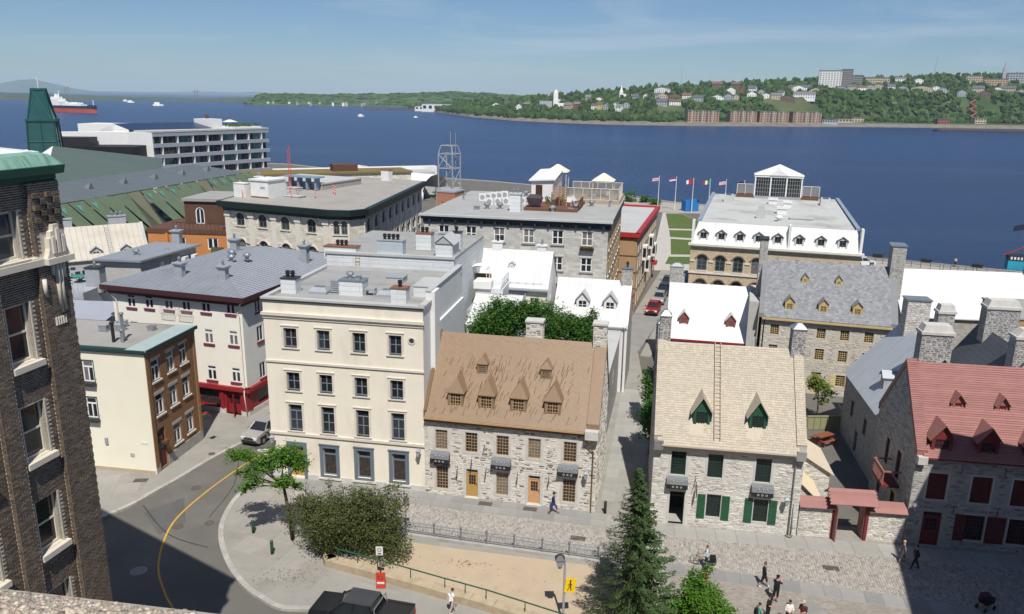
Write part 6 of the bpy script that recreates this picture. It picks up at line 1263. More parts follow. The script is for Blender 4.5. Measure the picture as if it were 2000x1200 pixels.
for x,y in ((3.6,22.5),(17.6,23.5)):o=MB().taper(x,y,zm,zm+1.3,1.5,2.2,1.3,1.6).build('skylight',FLATL,Lb);MB().box(x-.4,y-.85,zm+1.28,x+.4,y+.5,zm+1.33).build('pane',GL_DARK,o)
for x,y,s_ in ((10.1,22.0,1.2),(12.1,19.0,1.1),(11.2,11.8,1.3)):o=MB().box(x-s_/2,y-.4,zm,x+s_/2,y+.4,zm+.8).build('roof_vent',WHITE,Lb);MB().box(x-s_/2-.1,y-.5,zm+.8,x+s_/2+.1,y+.5,zm+1.1).build('cap',WHITE,o)
MB().taper(8.4,6.2,zm,zm+1.8,1.2,.9,.7,.6).build('chimney',FLATL,Lb);vent_cap(Lb,10.7,4.6,zm,.6,WHITE);roof_box(Lb,13.6,7.2,zm,3.0,1.6,.25,MATS['pale_grey_membrane'],FLATL,'roof_hatch')
# glass penthouse
gx0,gx1,gy0,gy1,g0,g1=7.2,14.4,28.2,31,zm+.3,zm+3.6
ph=MB().box(gx0,gy0,g0,gx1,gy1,g0+.35).build('penthouse_base',GREYM,Lb);fr=MB()
for x in (gx0,gx0+2.35,gx0+4.75,gx1-.2):fr.box(x,gy0-.05,g0+.35,x+.2,gy0+.15,g1)
fr.box(gx0-.1,gy0-.1,g1,gx1+.1,gy1+.1,g1+.35);fr.face([(gx0-.2,gy0-.2,g1+.35),(gx1+.2,gy0-.2,g1+.35),(10.8,29.6,g1+2.0)]);fr.face([(gx1+.2,gy0-.2,g1+.35),(gx1+.2,gy1+.2,g1+.35),(10.8,29.6,g1+2.0)]);fr.face([(gx0-.2,gy1+.2,g1+.35),(gx0-.2,gy0-.2,g1+.35),(10.8,29.6,g1+2.0)]);fr.face([(gx1+.2,gy1+.2,g1+.35),(gx0-.2,gy1+.2,g1+.35),(10.8,29.6,g1+2.0)])
fr.face([(9.3,gy0-.25,g1+.35),(12.3,gy0-.25,g1+.35),(10.8,gy0-.25,g1+1.3)]);fr.face([(9.3,gy0-.25,g1+.35),(10.8,gy0-.25,g1+1.3),(10.8,29.6,g1+1.9)]);fr.face([(12.3,gy0-.25,g1+.35),(10.8,29.6,g1+1.9),(10.8,gy0-.25,g1+1.3)]);fr.build('penthouse_frame',WHITE,ph)
for k in range(3):
    x=gx0+.2+k*2.38;MB().box(x,gy0,g0+.35,x+2.15,gy0+.04,g1).build('pane',GL_DARK,ph);m2=MB()
    for q in range(1,6):m2.box(x+q*.36,gy0-.03,g0+.35,x+q*.36+.05,gy0,g1)
    for q in range(1,5):m2.box(x,gy0-.03,g0+.35+q*.62,x+2.15,gy0,g0+.4+q*.62)
    m2.build('glazing_bars',M('grey_bars',(.25,.26,.25),.5,.1,2),ph)
for x0,x1 in ((4.6,7.1),(14.5,17.0)):
    dkk=MB().box(x0,28.4,g0,x1,31,g0+.5).build('side_deck',dk,Lb);m2=MB();g2=MB()
    for x in (x0,(x0+x1)/2,x1):m2.tube([(x,28.4,g0+.5),(x,28.4,g0+2.1)],.05,5)
    m2.tube([(x0,28.4,g0+2.1),(x1,28.4,g0+2.1)],.05,5);m2.build('railing',PALET,dkk);g2.face([(x0,28.42,g0+.6),(x1,28.42,g0+.6),(x1,28.42,g0+2.05),(x0,28.42,g0+2.05)]);g2.build('glass_panel',MATS['rail_glass'],dkk)
# ---------------------------------------------------------------- far bank with wooded cliff and houses
NOD=[(-278,2145,-.2,.3),(-155,1685,2.6,9.4),(-75,1387,6.1,19.9),(-4,1212,10.7,24.1),(54,1143,14.2,34.1),(108,1103,17.1,40.6),(161,1087,19.7,48),(217,1092,22.7,55.5),(273,1097,27.3,60.4),(337,1125,31.1,63.9),(396,1130,36.5,68.9),(465,1160,40,71.8),(526,1166,41.7,74.1),(588,1172,42,80.1),(650,1178,41.4,84.4),(714,1184,41.7,83.8),(761,1165,42.5,83.4),(880,1150,43.2,84)]
PRF=lambda zc,zs:[(0,-4.6),(12,-2),(25,.6),(55,1.4),(68,3),(110,zc),(200,zc+(zs-zc)*.28),(420,zs),(800,zs-6),(1600,zs-25)]
def bank(nodes,prf,sub=5,jz=.8,seed=1):
    mb=MB();rows=[];rr=random.Random(seed)
    for i in range(len(nodes)-1):
        for s_ in range(sub+(i == len(nodes)-2)):
            t=s_/sub;n=[nodes[i][k]+(nodes[i+1][k]-nodes[i][k])*t for k in range(len(nodes[0]))];rows.append([(n[0]*(1+dy/n[1]),n[1]+dy,z+(rr.uniform(-jz,jz) if 30 < dy < 700 else 0)) for dy,z in prf(*n[2:])])
    m_=len(rows[0])
    for r_ in rows:mb.v += r_
    for a in range(len(rows)-1):
        for b in range(m_-1):mb.f.append((a*m_+b,(a+1)*m_+b,(a+1)*m_+b+1,a*m_+b+1));mb.m.append(0 if b > 1 else 1);mb.uv.append(None)
    return mb,rows
WOODG=M('wooded_ground',(.045,.075,.022),.95,.3,.02,dirt=(.15,.125,.075),dirt_scale=.012,dirt_amt=.6);SHOREM=M('shore_rock',(.17,.15,.12),.95,.3,.08)
mb,rows=bank(NOD,PRF);struct('far_bank',mb,[WOODG,SHOREM])
def terr(i,f,dy):
    n=[NOD[i][k]+(NOD[i+1][k]-NOD[i][k])*f for k in range(4)];p=PRF(n[2],n[3]);z=p[-1][1]
    for a,b in zip(p,p[1:]):
        if a[0] <= dy <= b[0]:z=a[1]+(b[1]-a[1])*(dy-a[0])/(b[0]-a[0]);break
    return n[0]*(1+dy/n[1]),n[1]+dy,z
HS=[(-34,1443,11,15,0),(6,1311,11.1,11,0),(18,1338,13.8,12,2),(72,1342,20.5,12,0),(79,1237,14.3,13,3),(92,1227,14.7,10,4),(120,1345,25.6,9,1),(116,1206,14.5,8,0),(132,1286,22.9,11,0),(124,1203,14.4,7,5),(133,1200,14.7,8,1),(147,1199,15.9,8,0),(150,1187,12.1,8,0),(163,1196,17.3,11,1),(188,1281,26.9,9,1),(206,1295,29.2,7,0),(228,1308,31.7,9,1),(249,1397,41,25,0),(215,1198,20.8,15,1),(231,1283,29.7,16,3),(247,1265,29,20,2),(235,1201,22.1,17,0),(263,1257,29.2,13,0),(274,1229,27.4,15,1),(352,1431,50.8,18,2),(305,1233,29.9,18,0),(321,1232,30.1,13,1),(349,1326,39.9,14,0),(384,1431,51.3,16,2),(333,1232,30.3,11,3),(370,1339,41.5,7,4),(365,1263,33.8,14,0),(393,1363,44.2,13,0),(392,1306,38.3,12,1),(382,1245,32.8,14,0),(395,1237,33.2,17,3),(416,1286,38.6,10,0),(410,1231,28.9,21,2),(458,1360,47.5,10,3),(459,1329,45,18,0),(437,1239,34.4,31,0),(477,1349,47.6,16,0),(473,1291,41.8,20,3),(535,1345,47.4,16,1),(551,1345,47.6,15,3),(569,1345,47.9,15,0),(587,1357,49.4,15,1),(605,1369,51,15,3),(619,1350,49.9,11,0),(634,1343,48.7,17,1),(708,1513,67.7,18,0),(723,1474,64.7,15,0),(661,1334,48.1,32,3),(697,1359,51,15,0),(688,1318,46.2,15,1),(703,1289,41.8,14,1),(762,1351,49.7,17,3),(740,1291,41.5,16,2),(792,1348,49,14,0),(816,1361,50.5,23,3),(814,1318,45.8,14,1)]
HW=[M('far_white',(.80,.79,.76),.8,.08,.2),M('far_grey',(.36,.38,.41),.8,.1,.2),M('far_brown',(.17,.12,.09),.8,.1,.2),M('far_tan',(.50,.42,.31),.8,.1,.2),M('far_brick',(.30,.11,.07),.8,.1,.2),M('far_yellow',(.60,.50,.24),.8,.1,.2)]
HR=[M('far_roof_grey',(.16,.16,.17),.8,.15,.2),M('far_roof_brown',(.15,.085,.06),.8,.15,.2),M('far_roof_slate',(.10,.11,.13),.8,.15,.2)]
CN=['white','grey','brown','tan','red brick','yellow'];RN=['grey','brown','slate'];rr=random.Random(5);ORD=['first','second','third','fourth','fifth','sixth','seventh','eighth','ninth','tenth','eleventh','twelfth','thirteenth','fourteenth','fifteenth','sixteenth','seventeenth','eighteenth','nineteenth','twentieth','twenty-first','twenty-second','twenty-third','twenty-fourth','twenty-fifth','twenty-sixth','twenty-seventh','twenty-eighth']
cnt={}
for x,y,z,wd,c in sorted(HS,key=lambda q:q[0]/q[1]):
    cnt[c]=cnt.get(c,0)+1;r_=rr.randrange(3);hh=rr.uniform(5,7.5) if wd < 24 else 7;dd=rr.uniform(8,11);k=rr.random() < .45
    t=thing('house','%s house on the wooded far bank, %s %s one counted from the left' % (CN[c],ORD[cnt[c]-1],CN[c]),'house',(x,y,z),rr.uniform(-.25,.25)-.35,'houses on the far bank');hw=wd/2;mb=MB().box(-hw,0,-4,hw,dd,hh,0,skip='t');n=max(2,int(wd/3.2))
    for f_ in (0,1):
        for q in range(n):
            xx=-hw+wd*(q+.5)/n;mb.box(xx-.55,-.05,.8+f_*2.9,xx+.55,.0,2.4+f_*2.9,1)
    rf=MB();gh=rr.uniform(2.4,4.2);o_=.5
    if k:
        for xx in (-hw,hw):mb.face([(xx,0,hh),(xx,dd,hh),(xx,dd/2,hh+gh)])
        rf.face([(-hw-o_,-o_,hh-.3),(hw+o_,-o_,hh-.3),(hw+o_,dd/2,hh+gh),(-hw-o_,dd/2,hh+gh)]).face([(-hw-o_,dd/2,hh+gh),(hw+o_,dd/2,hh+gh),(hw+o_,dd+o_,hh-.3),(-hw-o_,dd+o_,hh-.3)])
    else:
        for yy in (0,dd):mb.face([(-hw,yy,hh),(hw,yy,hh),(0,yy,hh+gh)])
        rf.face([(-hw-o_,-o_,hh-.3),(0,-o_,hh+gh),(0,dd+o_,hh+gh),(-hw-o_,dd+o_,hh-.3)]).face([(0,-o_,hh+gh),(hw+o_,-o_,hh-.3),(hw+o_,dd+o_,hh-.3),(0,dd+o_,hh+gh)])
    mb.build('wall',[HW[c],GL_DARK],t);rf.build('roof',HR[r_],t)
def slabs(name,label,x,y,z,wd,dd,hh,mat,nx,nz,rz=-.35,roof=None,pm=None,cat='building',bal=False):
    t=thing(name,label,cat,(x,y,z),rz);MB().box(0,0,-6,wd,dd,hh).build('wall',mat,t);MB().box(-.4,-.4,hh,wd+.4,dd+.4,hh+.5).build('roof',roof or HR[0],t);fh=hh/nz
    wme=MB().box(0,-.12,0,wd/nx*.55,.05,fh*.5).mesh('window',pm or GL_DARK)
    bme=MB().box(0,-1.3,0,wd/nx*.8,0,.9).mesh('balcony',M('far_balcony',(.30,.30,.31),.7,.1,1)) if bal else None
    for i in range(nx):
        for j_ in range(nz):
            obj('window',wme,t,(wd*(i+.22)/nx,0,fh*(j_+.3)))
            if bal and i % 2:obj('balcony',bme,t,(wd*(i+.1)/nx,0,fh*j_+.3))
    return t
BRA=M('far_apartment_brick',(.42,.27,.19),.85,.12,.3)
for k,(x,y,wd) in enumerate(((238,1118,44),(303,1142,38),(346,1148,42),(397,1160,42))):
    t=slabs('apartment_block','%s of the four brown balconied apartment blocks on the far shore' % ('leftmost','second from left','third from left','rightmost')[k],x,y,.6,wd,14,15,BRA,9,5,.1,bal=True);tag(t,group='apartment blocks on the far shore')
    for i in (1,4,7):MB().box(wd*i/9+.3,-1.6,0,wd*i/9+1.6,.1,15.4).build('pier',HW[3],t)
slabs('hilltop_block','tall white slab block on the hilltop of the far bank',520,1410,55,36,18,27,HW[0],8,8,-.3);slabs('hilltop_block','dark tall wing joined right of the white hilltop block',556,1402,55,17,20,29,M('far_mauve',(.25,.22,.22),.8,.1,.2),5,8,-.3);slabs('hilltop_building','grey-green long building right of the hilltop block',592,1480,62,30,16,15,M('far_sage',(.22,.25,.22),.8,.1,.2),8,4,-.3);slabs('hilltop_building','long cream flat building on the far hilltop',634,1490,63,40,14,11,HW[3],10,3,-.3)
slabs('hilltop_building','green-roofed cream building on the far hilltop near the right edge',800,1462,66,26,14,13,HW[3],7,4,-.35,M('far_green_roof',(.16,.24,.19),.7,.1,.2));slabs('hilltop_building','tan flat-roofed building right of the green-roofed one',826,1452,64,38,14,10,M('far_orange_tan',(.50,.34,.22),.8,.1,.2),9,3,-.35);t=slabs('spired_building','long grey building with a slender spire at the far right of the hilltop',895,1500,70,60,16,16,HW[1],14,4,-.35)
MB().taper(-4,6,0,24,7,7,6,6).taper(-4,6,24,33,4,4,3,3).taper(-4,6,33,40,2.4,2.4,.2,.2).build('spire',HW[1],t)
slabs('shore_building','low blue-grey shed on the far shore',443,1170,.4,22,9,5,HW[1],6,1,0,HR[2]);slabs('shore_building','low brown-roofed hall on the far shore',470,1200,1.2,28,10,5,HW[3],6,1,0,HR[1]);slabs('shore_building','tan shore house right of the brown-roofed hall',503,1214,1.5,18,10,7,HW[3],4,2,0,HR[1]);slabs('shore_building','small red brick shore building below the cliff',631,1212,1.2,18,9,7,HW[4],4,2,0);slabs('shore_building','small tan shore building beside the red stairs',694,1226,1.4,17,9,8,HW[3],4,2,0)
slabs('riverside_hall','long white hall at the tip of the far bank',-205,1790,-1,60,30,13,HW[0],4,1,-.5,HW[0]);slabs('riverside_hall','lower white shed left of the long hall',-228,1850,-1,24,20,7,HW[0],2,1,-.5,HW[0])
struct('pier',MB().box(-355,1915,-6,-215,1927,-1.5),M('rusty_pier',(.14,.075,.055),.9,.2,.1));tag(MB().box(0,0,-1,150,12,1.6).taper(75,6,1.6,3.4,148,11,144,9).build('moored_barge',M('barge_rust',(.055,.04,.042),.8,.2,.1),None,loc=(540,1036,-4),rz=-.10),'long dark barge moored along the far shore at the right edge','barge')
t=thing('church','white church with a tall square tower on the far bank','church',(52,1280,14),-.1);MB().box(8,0,-4,15,7,24).taper(11.5,3.5,24,28,5,5,3,3).build('tower',HW[0],t);MB().box(15,0,-4,34,14,8).build('nave',HW[0],t);MB().box(-14,2,-4,6,14,11).build('annex',HW[1],t)
t=thing('church','small white steepled church on the far wooded slope','church',(178,1374,32),-.1);MB().box(-3,0,-4,3,6,11).taper(0,3,11,20,4,4,.3,.3).build('steeple',HW[0],t);MB().box(3,2,-4,18,12,6).build('nave',HW[0],t)
for x,y,z,hh,lb in ((305,1512,55,26,'thin lattice mast on the left summit of the far bank'),(811,1595,80,34,'thin lattice mast on the right summit of the far bank')):
    t=thing('mast',lb,'mast',(x,y,z));MB().taper(0,0,-3,hh,1.2,1.2,.5,.5).build('lattice',HW[1],t);MB().tube([(0,0,hh),(0,0,hh+6)],.18,4).build('antenna',HW[1],t)
st=thing('cliff_stairs','red zigzag staircase climbing the cliff of the far bank','stairs',(697,1240,0));pt=[(0,0,3),(9,5,7),(0,9,12),(11,14,17),(3,19,22),(14,23,27),(6,28,32),(17,32,37)]
for a,b in zip(pt,pt[1:]):MB().tube([(a[0],a[1]-4,a[2]),(b[0],b[1]-4,b[2])],1.1,5).build('flight',M('far_red_stairs',(.30,.09,.065),.8,.1,1),st)
# trees of the far bank: one wood
LEAFF=M('far_foliage',(.028,.060,.014),.9,.3,.15,col2=(.062,.10,.022),isl=.35,cuts=(.2,1.2));mb=MB();rr=random.Random(3);occ=[(x,y,wd) for x,y,z,wd,c in HS]+[(260,1125,30),(322,1150,24),(367,1156,26),(418,1166,26),(538,1415,24),(565,1405,16),(605,1485,22),(654,1494,26),(845,1458,30),(925,1505,34),(62,1284,24),(483,1205,22),(455,1174,14),(640,1216,14),(703,1230,14)]
n_ok=0
while n_ok < 4600:
    i=rr.randrange(1,len(NOD)-1) if rr.random() < .93 else 0;f=rr.random();dy=rr.choice([rr.uniform(22,60),rr.uniform(62,125),rr.uniform(62,125),rr.uniform(110,440),rr.uniform(110,440)])
    if dy < 62 and NOD[i][0] > 200:continue
    x,y,z=terr(i,f,dy)
    if any(abs(x-a) < wd*.62 and -wd*.9-14 < y-b < 14 for a,b,wd in occ):continue
    s_=rr.uniform(2.3,4.9);mb.blob((x,y,z+s_*.55),(s_,s_,s_*rr.uniform(.8,1.5)),2 if dy < 160 else 1,.33,rnd=rr);n_ok += 1
tag(mb.build('far_woodland',LEAFF),'green broadleaf wood covering the far bank','woodland',kind='stuff')
# island in the middle distance, left shore, mountains
ISL=[(-804,2429,-4.5),(-751,2358,10),(-739,2377,27),(-674,2402,28.6),(-594,2447,28.5),(-476,2473,32.5),(-340,2393,36.4),(-236,2402,41.8),(-159,2379,44.8),(-69,2372,41.2),(51,2396,34.7),(148,2496,31),(400,2600,30)]
mb,_=bank(ISL,lambda z:[(0,-4.6),(20,-1),(60,2),(180,max(z,-4)*.62),(500,z),(1200,z-6),(2200,-6)],6,.6);struct('island_hill',mb,M('island_green',(.055,.095,.035),.95,.35,.012,dirt=(.085,.13,.045),dirt_scale=.006,dirt_amt=.8))
mb=MB();rr=random.Random(8)
for k in range(900):
    i=rr.randrange(len(ISL)-1);f=rr.random();dy=rr.uniform(25,520);n=[ISL[i][q]+(ISL[i+1][q]-ISL[i][q])*f for q in range(3)];P_=[(0,-4.6),(20,-1),(60,2),(180,n[2]*.62),(500,n[2]),(1200,n[2])];z=0
    for a,b in zip(P_,P_[1:]):
        if a[0] <= dy <= b[0]:z=a[1]+(b[1]-a[1])*(dy-a[0])/(b[0]-a[0]);break
    if z < 0:continue
    s_=rr.uniform(5,11);mb.blob((n[0]*(1+dy/n[1]),n[1]+dy,z),(s_*1.5,s_,s_*.45),1,.25,rnd=rr)
tag(mb.build('island_woodland',LEAFF),'wood over the low island','woodland',kind='stuff')
for k in range(22):
    x=-735+k*21+rr.uniform(-24,24) if k < 16 else -140+(k-16)*16;y0=2405+rr.uniform(0,95) if k < 16 else 2830;s_=rr.uniform(4,7.5);t=thing('house','tiny white shore house on the island, %s from the left' % ORD[k],'house',(x,y0,1.5 if k < 16 else 33),rr.uniform(-.4,.4),'island shore houses');MB().box(-s_/2,0,-6,s_/2,8,4.5).build('wall',HW[rr.choice([0,0,1,3])],t);MB().face([(-s_/2,-.4,4.4),(s_/2,-.4,4.4),(s_/2,4,8),(-s_/2,4,8)]).face([(-s_/2,8.4,4.4),(s_/2,8.4,4.4),(s_/2,4,8),(-s_/2,4,8)]).build('roof',HR[k % 3],t)
LS=[(-2400,2650,40),(-1976,2700,27),(-1729,2733,18),(-1640,2800,17),(-1560,2820,14),(-1489,2850,12),(-1451,2936,9),(-1394,3141,6),(-1320,3177,4),(-1200,3230,6),(-1068,3001,10),(-930,2750,14),(-800,2560,17),(-740,2520,18)]
mb,_=bank(LS,lambda z:[(0,-4.6),(30,-1),(120,z*.5),(300,z),(900,z-3),(1500,-8)],4,.5);struct('left_shore',mb,M('hazy_shore',(.06,.085,.06),.95,.35,.01))
def ridge(pts,y,dep,mat,name):
    mb=MB();rows=[];rr=random.Random(int(y))
    for (a,b) in zip(pts,pts[1:]):
        for k in range(6):t=k/6;rows.append((a[0]+(b[0]-a[0])*t,a[1]+(b[1]-a[1])*(t*t*(3-2*t))+rr.uniform(-1.5,1.5)))
    rows.append(pts[-1])
    for (x0,z0),(x1,z1) in zip(rows,rows[1:]):mb.face([(x0,y-dep,-6),(x1,y-dep,-6),(x1,y-dep*.4,z1*.6),(x0,y-dep*.4,z0*.6)]);mb.face([(x0,y-dep*.4,z0*.6),(x1,y-dep*.4,z1*.6),(x1,y,z1),(x0,y,z0)]);mb.face([(x0,y,z0),(x1,y,z1),(x1,y+dep,-6),(x0,y+dep,-6)])
    struct(name,mb,mat)
BLUEH=M('forest_hill',(.05,.08,.05),.95,.3,.002)
ridge([(-11500,60),(-9900,52),(-9356,50),(-8819,111),(-8637,155),(-8457,192),(-8236,204),(-8067,164),(-7857,100),(-7647,40),(-7300,14),(-6900,0)],14000,1500,BLUEH,'mountain');ridge([(-11800,20),(-9555,22),(-8649,24),(-7972,22),(-7294,30),(-6841,40),(-6501,50),(-6051,40),(-5599,57),(-5038,30),(-3500,34),(-1500,26),(1500,24),(5000,30),(9500,30)],17500,1500,BLUEH,'far_ridge')
# ships and boats
sp_=thing('cargo_ship','white and navy cargo ship with a red waterline under way at left','ship',(-700,1290,-4),R_(-26));sp_.scale=(.8,.8,.72);RL=M('ship_red',(.42,.075,.045),.6,.1,.05);NV=M('ship_navy',(.018,.022,.05),.5,.1,.05)
def hull(z0,z1,m_,parent,nm):
    mb=MB();st_=[(-62,8.2),(-58,9.5),(40,9.5),(55,6),(66,.3)];fl=lambda w_,z:w_*(1+z*.01)
    L_=[(x+(z0*.25 if x > 60 else 0),-w_) for x,w_ in st_]+[(x,w_) for x,w_ in st_[::-1]];mb.prism([(x,y) for x,y in L_],z0,z1,bottom=True);return mb.build(nm,m_,parent)
hull(-1,8.5,RL,sp_,'lower_hull');hull(8.5,14.5,NV,sp_,'upper_hull')
MB().box(-60,-9,14.5,-30,9,24).box(-58,-9,24,-36,9,29).box(-57,-8,29,-44,8,33).build('deckhouse',HW[0],sp_);MB().box(-52,-3,33,-46,3,39).build('funnel',HW[0],sp_);MB().tube([(-42,0,33),(-42,0,46)],.7,5).tube([(58,0,14),(58,0,27)],.7,5).build('mast',HW[0],sp_);MB().box(-26,-7,14.5,30,7,18).tube([(-24,0,20),(28,0,20)],1.2,6).box(-8,-6,18,2,6,22).build('deck_gear',HW[0],sp_);MB().box(48,-4,14.5,60,4,16.5).build('forecastle',NV,sp_)
for x,y,s_,rz,lb in ((-886,2017,11,.3,'small white ferry far out on the river at left'),(-249,1311,5,.6,'tiny white motor boat in mid river'),(-159,1300,3,0,'tiny pale channel buoy boat in mid river'),(-1180,2500,9,0,'tiny sailing boat before the far left shore'),(-1330,2780,8,.5,'tiny white yacht beneath the hazy left shore')):
    t=thing('boat',lb,'boat',(x,y,-4),rz);MB().prism([(-s_,-s_*.3),(s_*.6,-s_*.3),(s_*1.2,0),(s_*.6,s_*.3),(-s_,s_*.3)],-.3,s_*.35,bottom=True).build('hull',HW[0],t);MB().box(-s_*.7,-s_*.22,s_*.35,s_*.4,s_*.22,s_*.8).build('cabin',HW[0],t)
for x,y,hh,lb in ((-1560,2840,38,'left hazy river-crossing power pylon pair'),(-1270,3250,36,'right hazy river-crossing power pylon')):
    t=thing('pylon',lb,'pylon',(x,y,4));m2=MB()
    for sx in (-12,12):m2.tube([(sx,0,-8),(sx*.5,0,hh*.6),(sx*.5,0,hh)],1.1,4)
    for q in range(4):m2.tube([(-11+q,0,hh*q/4),(11-q,0,hh*(q+1)/4)],.7,4)
    m2.tube([(-16,0,hh*.8),(16,0,hh*.8)],.9,4);m2.build('lattice',M('pylon_grey',(.25,.22,.22),.8,.1,1),t)
# the air between: one even haze box
hz=MB().box(-24000,-900,-10,24000,19600,262).build('haze',None);tag(hz,kind='stuff');hm=bpy.data.materials.new('haze_air');hm.use_nodes=True;hn=hm.node_tree.nodes;hn.remove(hn['Principled BSDF']);pv=hn.new('ShaderNodeVolumePrincipled');pv.inputs['Color'].default_value=(.64,.83,1.0,1);pv.inputs['Density'].default_value=6.0e-5;pv.inputs['Anisotropy'].default_value=-.1;hm.node_tree.links.new(pv.outputs['Volume'],hn['Material Output'].inputs['Volume']);hz.data.materials.clear();hz.data.materials.append(hm)
# ---------------------------------------------------------------- slate-roofed stone building with yellow casements
SLATE=M('roof_slate',(.235,.24,.25),.7,.12,2,col2=(.16,.165,.175),isl=.14,cuts=(.3,1.3));YEL=M('ochre_frame',(.50,.37,.16),.55,.1,3)
def stone_box(t,w,d,ze,zr,yr=None,mat=None,fops=(),lops=(),rops=()):
    m_=mat or MORT_M;f=Wall(t,(0,0),(w,0),-.15,ze,m_,fops);r_=Wall(t,(w,0),(w,d),-.15,ze,m_,rops,top=[(d/2,zr)]);Wall(t,(w,d),(0,d),-.15,ze,m_);l=Wall(t,(0,d),(0,0),-.15,ze,m_,lops,top=[(d/2,zr)]);return f,r_,l
M_=thing('stone_building','three-storey stone building with a grey slate roof and ochre casements','building',(26.6,80.9,0),R_(-16));w,d,ze,zr=12.69,9.2,8.2,13.15
ops=[op(s_,6.0,.9,1.15) for s_ in (1.36,3.7,6.0,8.3,10.63)]+[op(s_,3.65,.92,1.25) for s_ in (1.38,3.7,6.05,8.34,10.67)]+[op(s_,.95,.92,1.25) for s_ in (1.4,3.7,8.41,10.72)]+[op(6.0,.1,1.0,2.2)]
fw,rw,lw=stone_box(M_,w,d,ze,zr,mat=M('buff_rubble_wall',(.50,.46,.39),.95,.12,1.5,bump=.4,bscale=14),fops=ops)
rubble(fw,-.1,ze-.35,M('buff_rubble',(.52,.48,.405),.9,.15,3,col2=(.30,.275,.24),isl=.15,bump=.3,cuts=(.4,1.2)),.25,.6,.1,.22,.03,(.005,.03),avoid(ops,.14),limit=200,rnd=random.Random(61))
for o in ops[:-1]:window(fw,(o[0]+o[2])/2,o[1],o[2]-o[0],o[3]-o[1],YEL,nx=4,ny=5,ft=.06,mt=.035,surround=(.13,STONE_TRIM,.015),glass=GL_DARK)
panel_door(fw,6.0,.1,1.0,2.2,YEL)
for s_ in (7.65,9.15,9.95,11.45):shutter(fw,s_,.9,.5,1.35,M('pale_ochre_shutter',(.58,.47,.24),.6,.08,3))
rf=gable_roof(M_,w,d,ze,zr,SLATE,oh=.3,lx=-.15,rx=-.15);sp=(zr-ze)/4.6;shingles(rf,(.15,-.31,ze-.31*sp+.12),(w-.3,0,0),(0,4.6+.31,4.91*sp),.3,.22,SLATE,rnd=random.Random(3),lift=.02,name='slates')
fw.part('eaves_board',YEL,[(.0,ze-.5,w,ze-.32,0,.42)]);coping(M_,-.35,.16,d,ze,zr,SLATE,up=.2);coping(M_,w-.16,w+.5,d,ze,zr,SLATE,up=.15)
for x_ in (2.66,6.0,9.31):dormer(M_,x_,.42,8.35,.95,1.3,.5,1.5,YEL,SLATE,YEL,GL_DARK,.62,.92,4,4,oh=.1)
for x_ in (4.1,7.47):dormer(M_,x_,2.75,11.05,.62,.8,.38,.9,YEL,SLATE,YEL,GL_DARK,.36,.5,3,3,oh=.08)
chimney(M_,-.35,5.0,9,15.4,.8,1.9,DMORT,DMET,'slab',stones=RUB_M,seed=9);chimney(M_,w+.35,4.6,10,15.6,1.3,2.0,DMORT,MET,'slab',stones=RUB_M,seed=10);MB().box(-1.4,1.0,-.15,-.36,d,9.2).build('side_wing',DMORT,M_);pipe(M_,[(.3,-.4,ze-.4),(.25,-.1,ze-.9),(.25,-.1,.1)],.05,DMET)
# white-roofed house with red dormers
N_=thing('white_roof_house','stone house with a broad white roof and two small red dormers','house',(17.4,84.7,0),R_(-11.7));w,d,ze,zr=9.0,9.6,4.5,9.4;PLW=M('white_roof_paint',(.60,.605,.61),.6,.03,.8,dirt=(.52,.52,.515),dirt_scale=1.5,dirt_amt=.5)
ops=[op(s_,2.4,.9,1.3) for s_ in (1.5,5.2,7.6)];fw,rw,lw=stone_box(N_,w,d,ze,zr,mat=M('brown_rubble_wall',(.28,.22,.17),.95,.25,2.5,bump=.6,bscale=12),fops=ops);[window(fw,(o[0]+o[2])/2,2.4,.9,1.3,RED,nx=2,ny=3) for o in ops]
gable_roof(N_,w,d,ze,zr,PLW,oh=.35,lx=.1,rx=.1);fw.part('eaves_board',RED,[(-.05,ze-.42,w+.05,ze-.22,0,.4)]);REDM=M('muted_red',(.26,.07,.055),.6,.1,3)
for x_ in (1.75,6.85):dormer(N_,x_,1.0,5.35,1.0,1.15,.6,1.6,REDM,M('pale_sage_roof',(.52,.56,.52),.6,.06,2),REDM,GL_CURT,.66,.85,3,3,oh=.14)
chimney(N_,.6,5.4,8.2,11.3,1.5,1.1,DMORT,MET,'hip',stones=RUB_M,seed=11);roof_box(N_,1.2,5.6,8.5,.7,.9,1.8,SIDINGB,MET,'chimney')
sl_=thing('stone_chimney_stack','grey stone chimney with a metal hip cap rising beside the alley tree','chimney',(13.6,68.2,0));chimney(sl_,0,0,-.15,10.6,1.0,1.0,DMORT,MET,'hip',name='stack',stones=DRUB,seed=12)
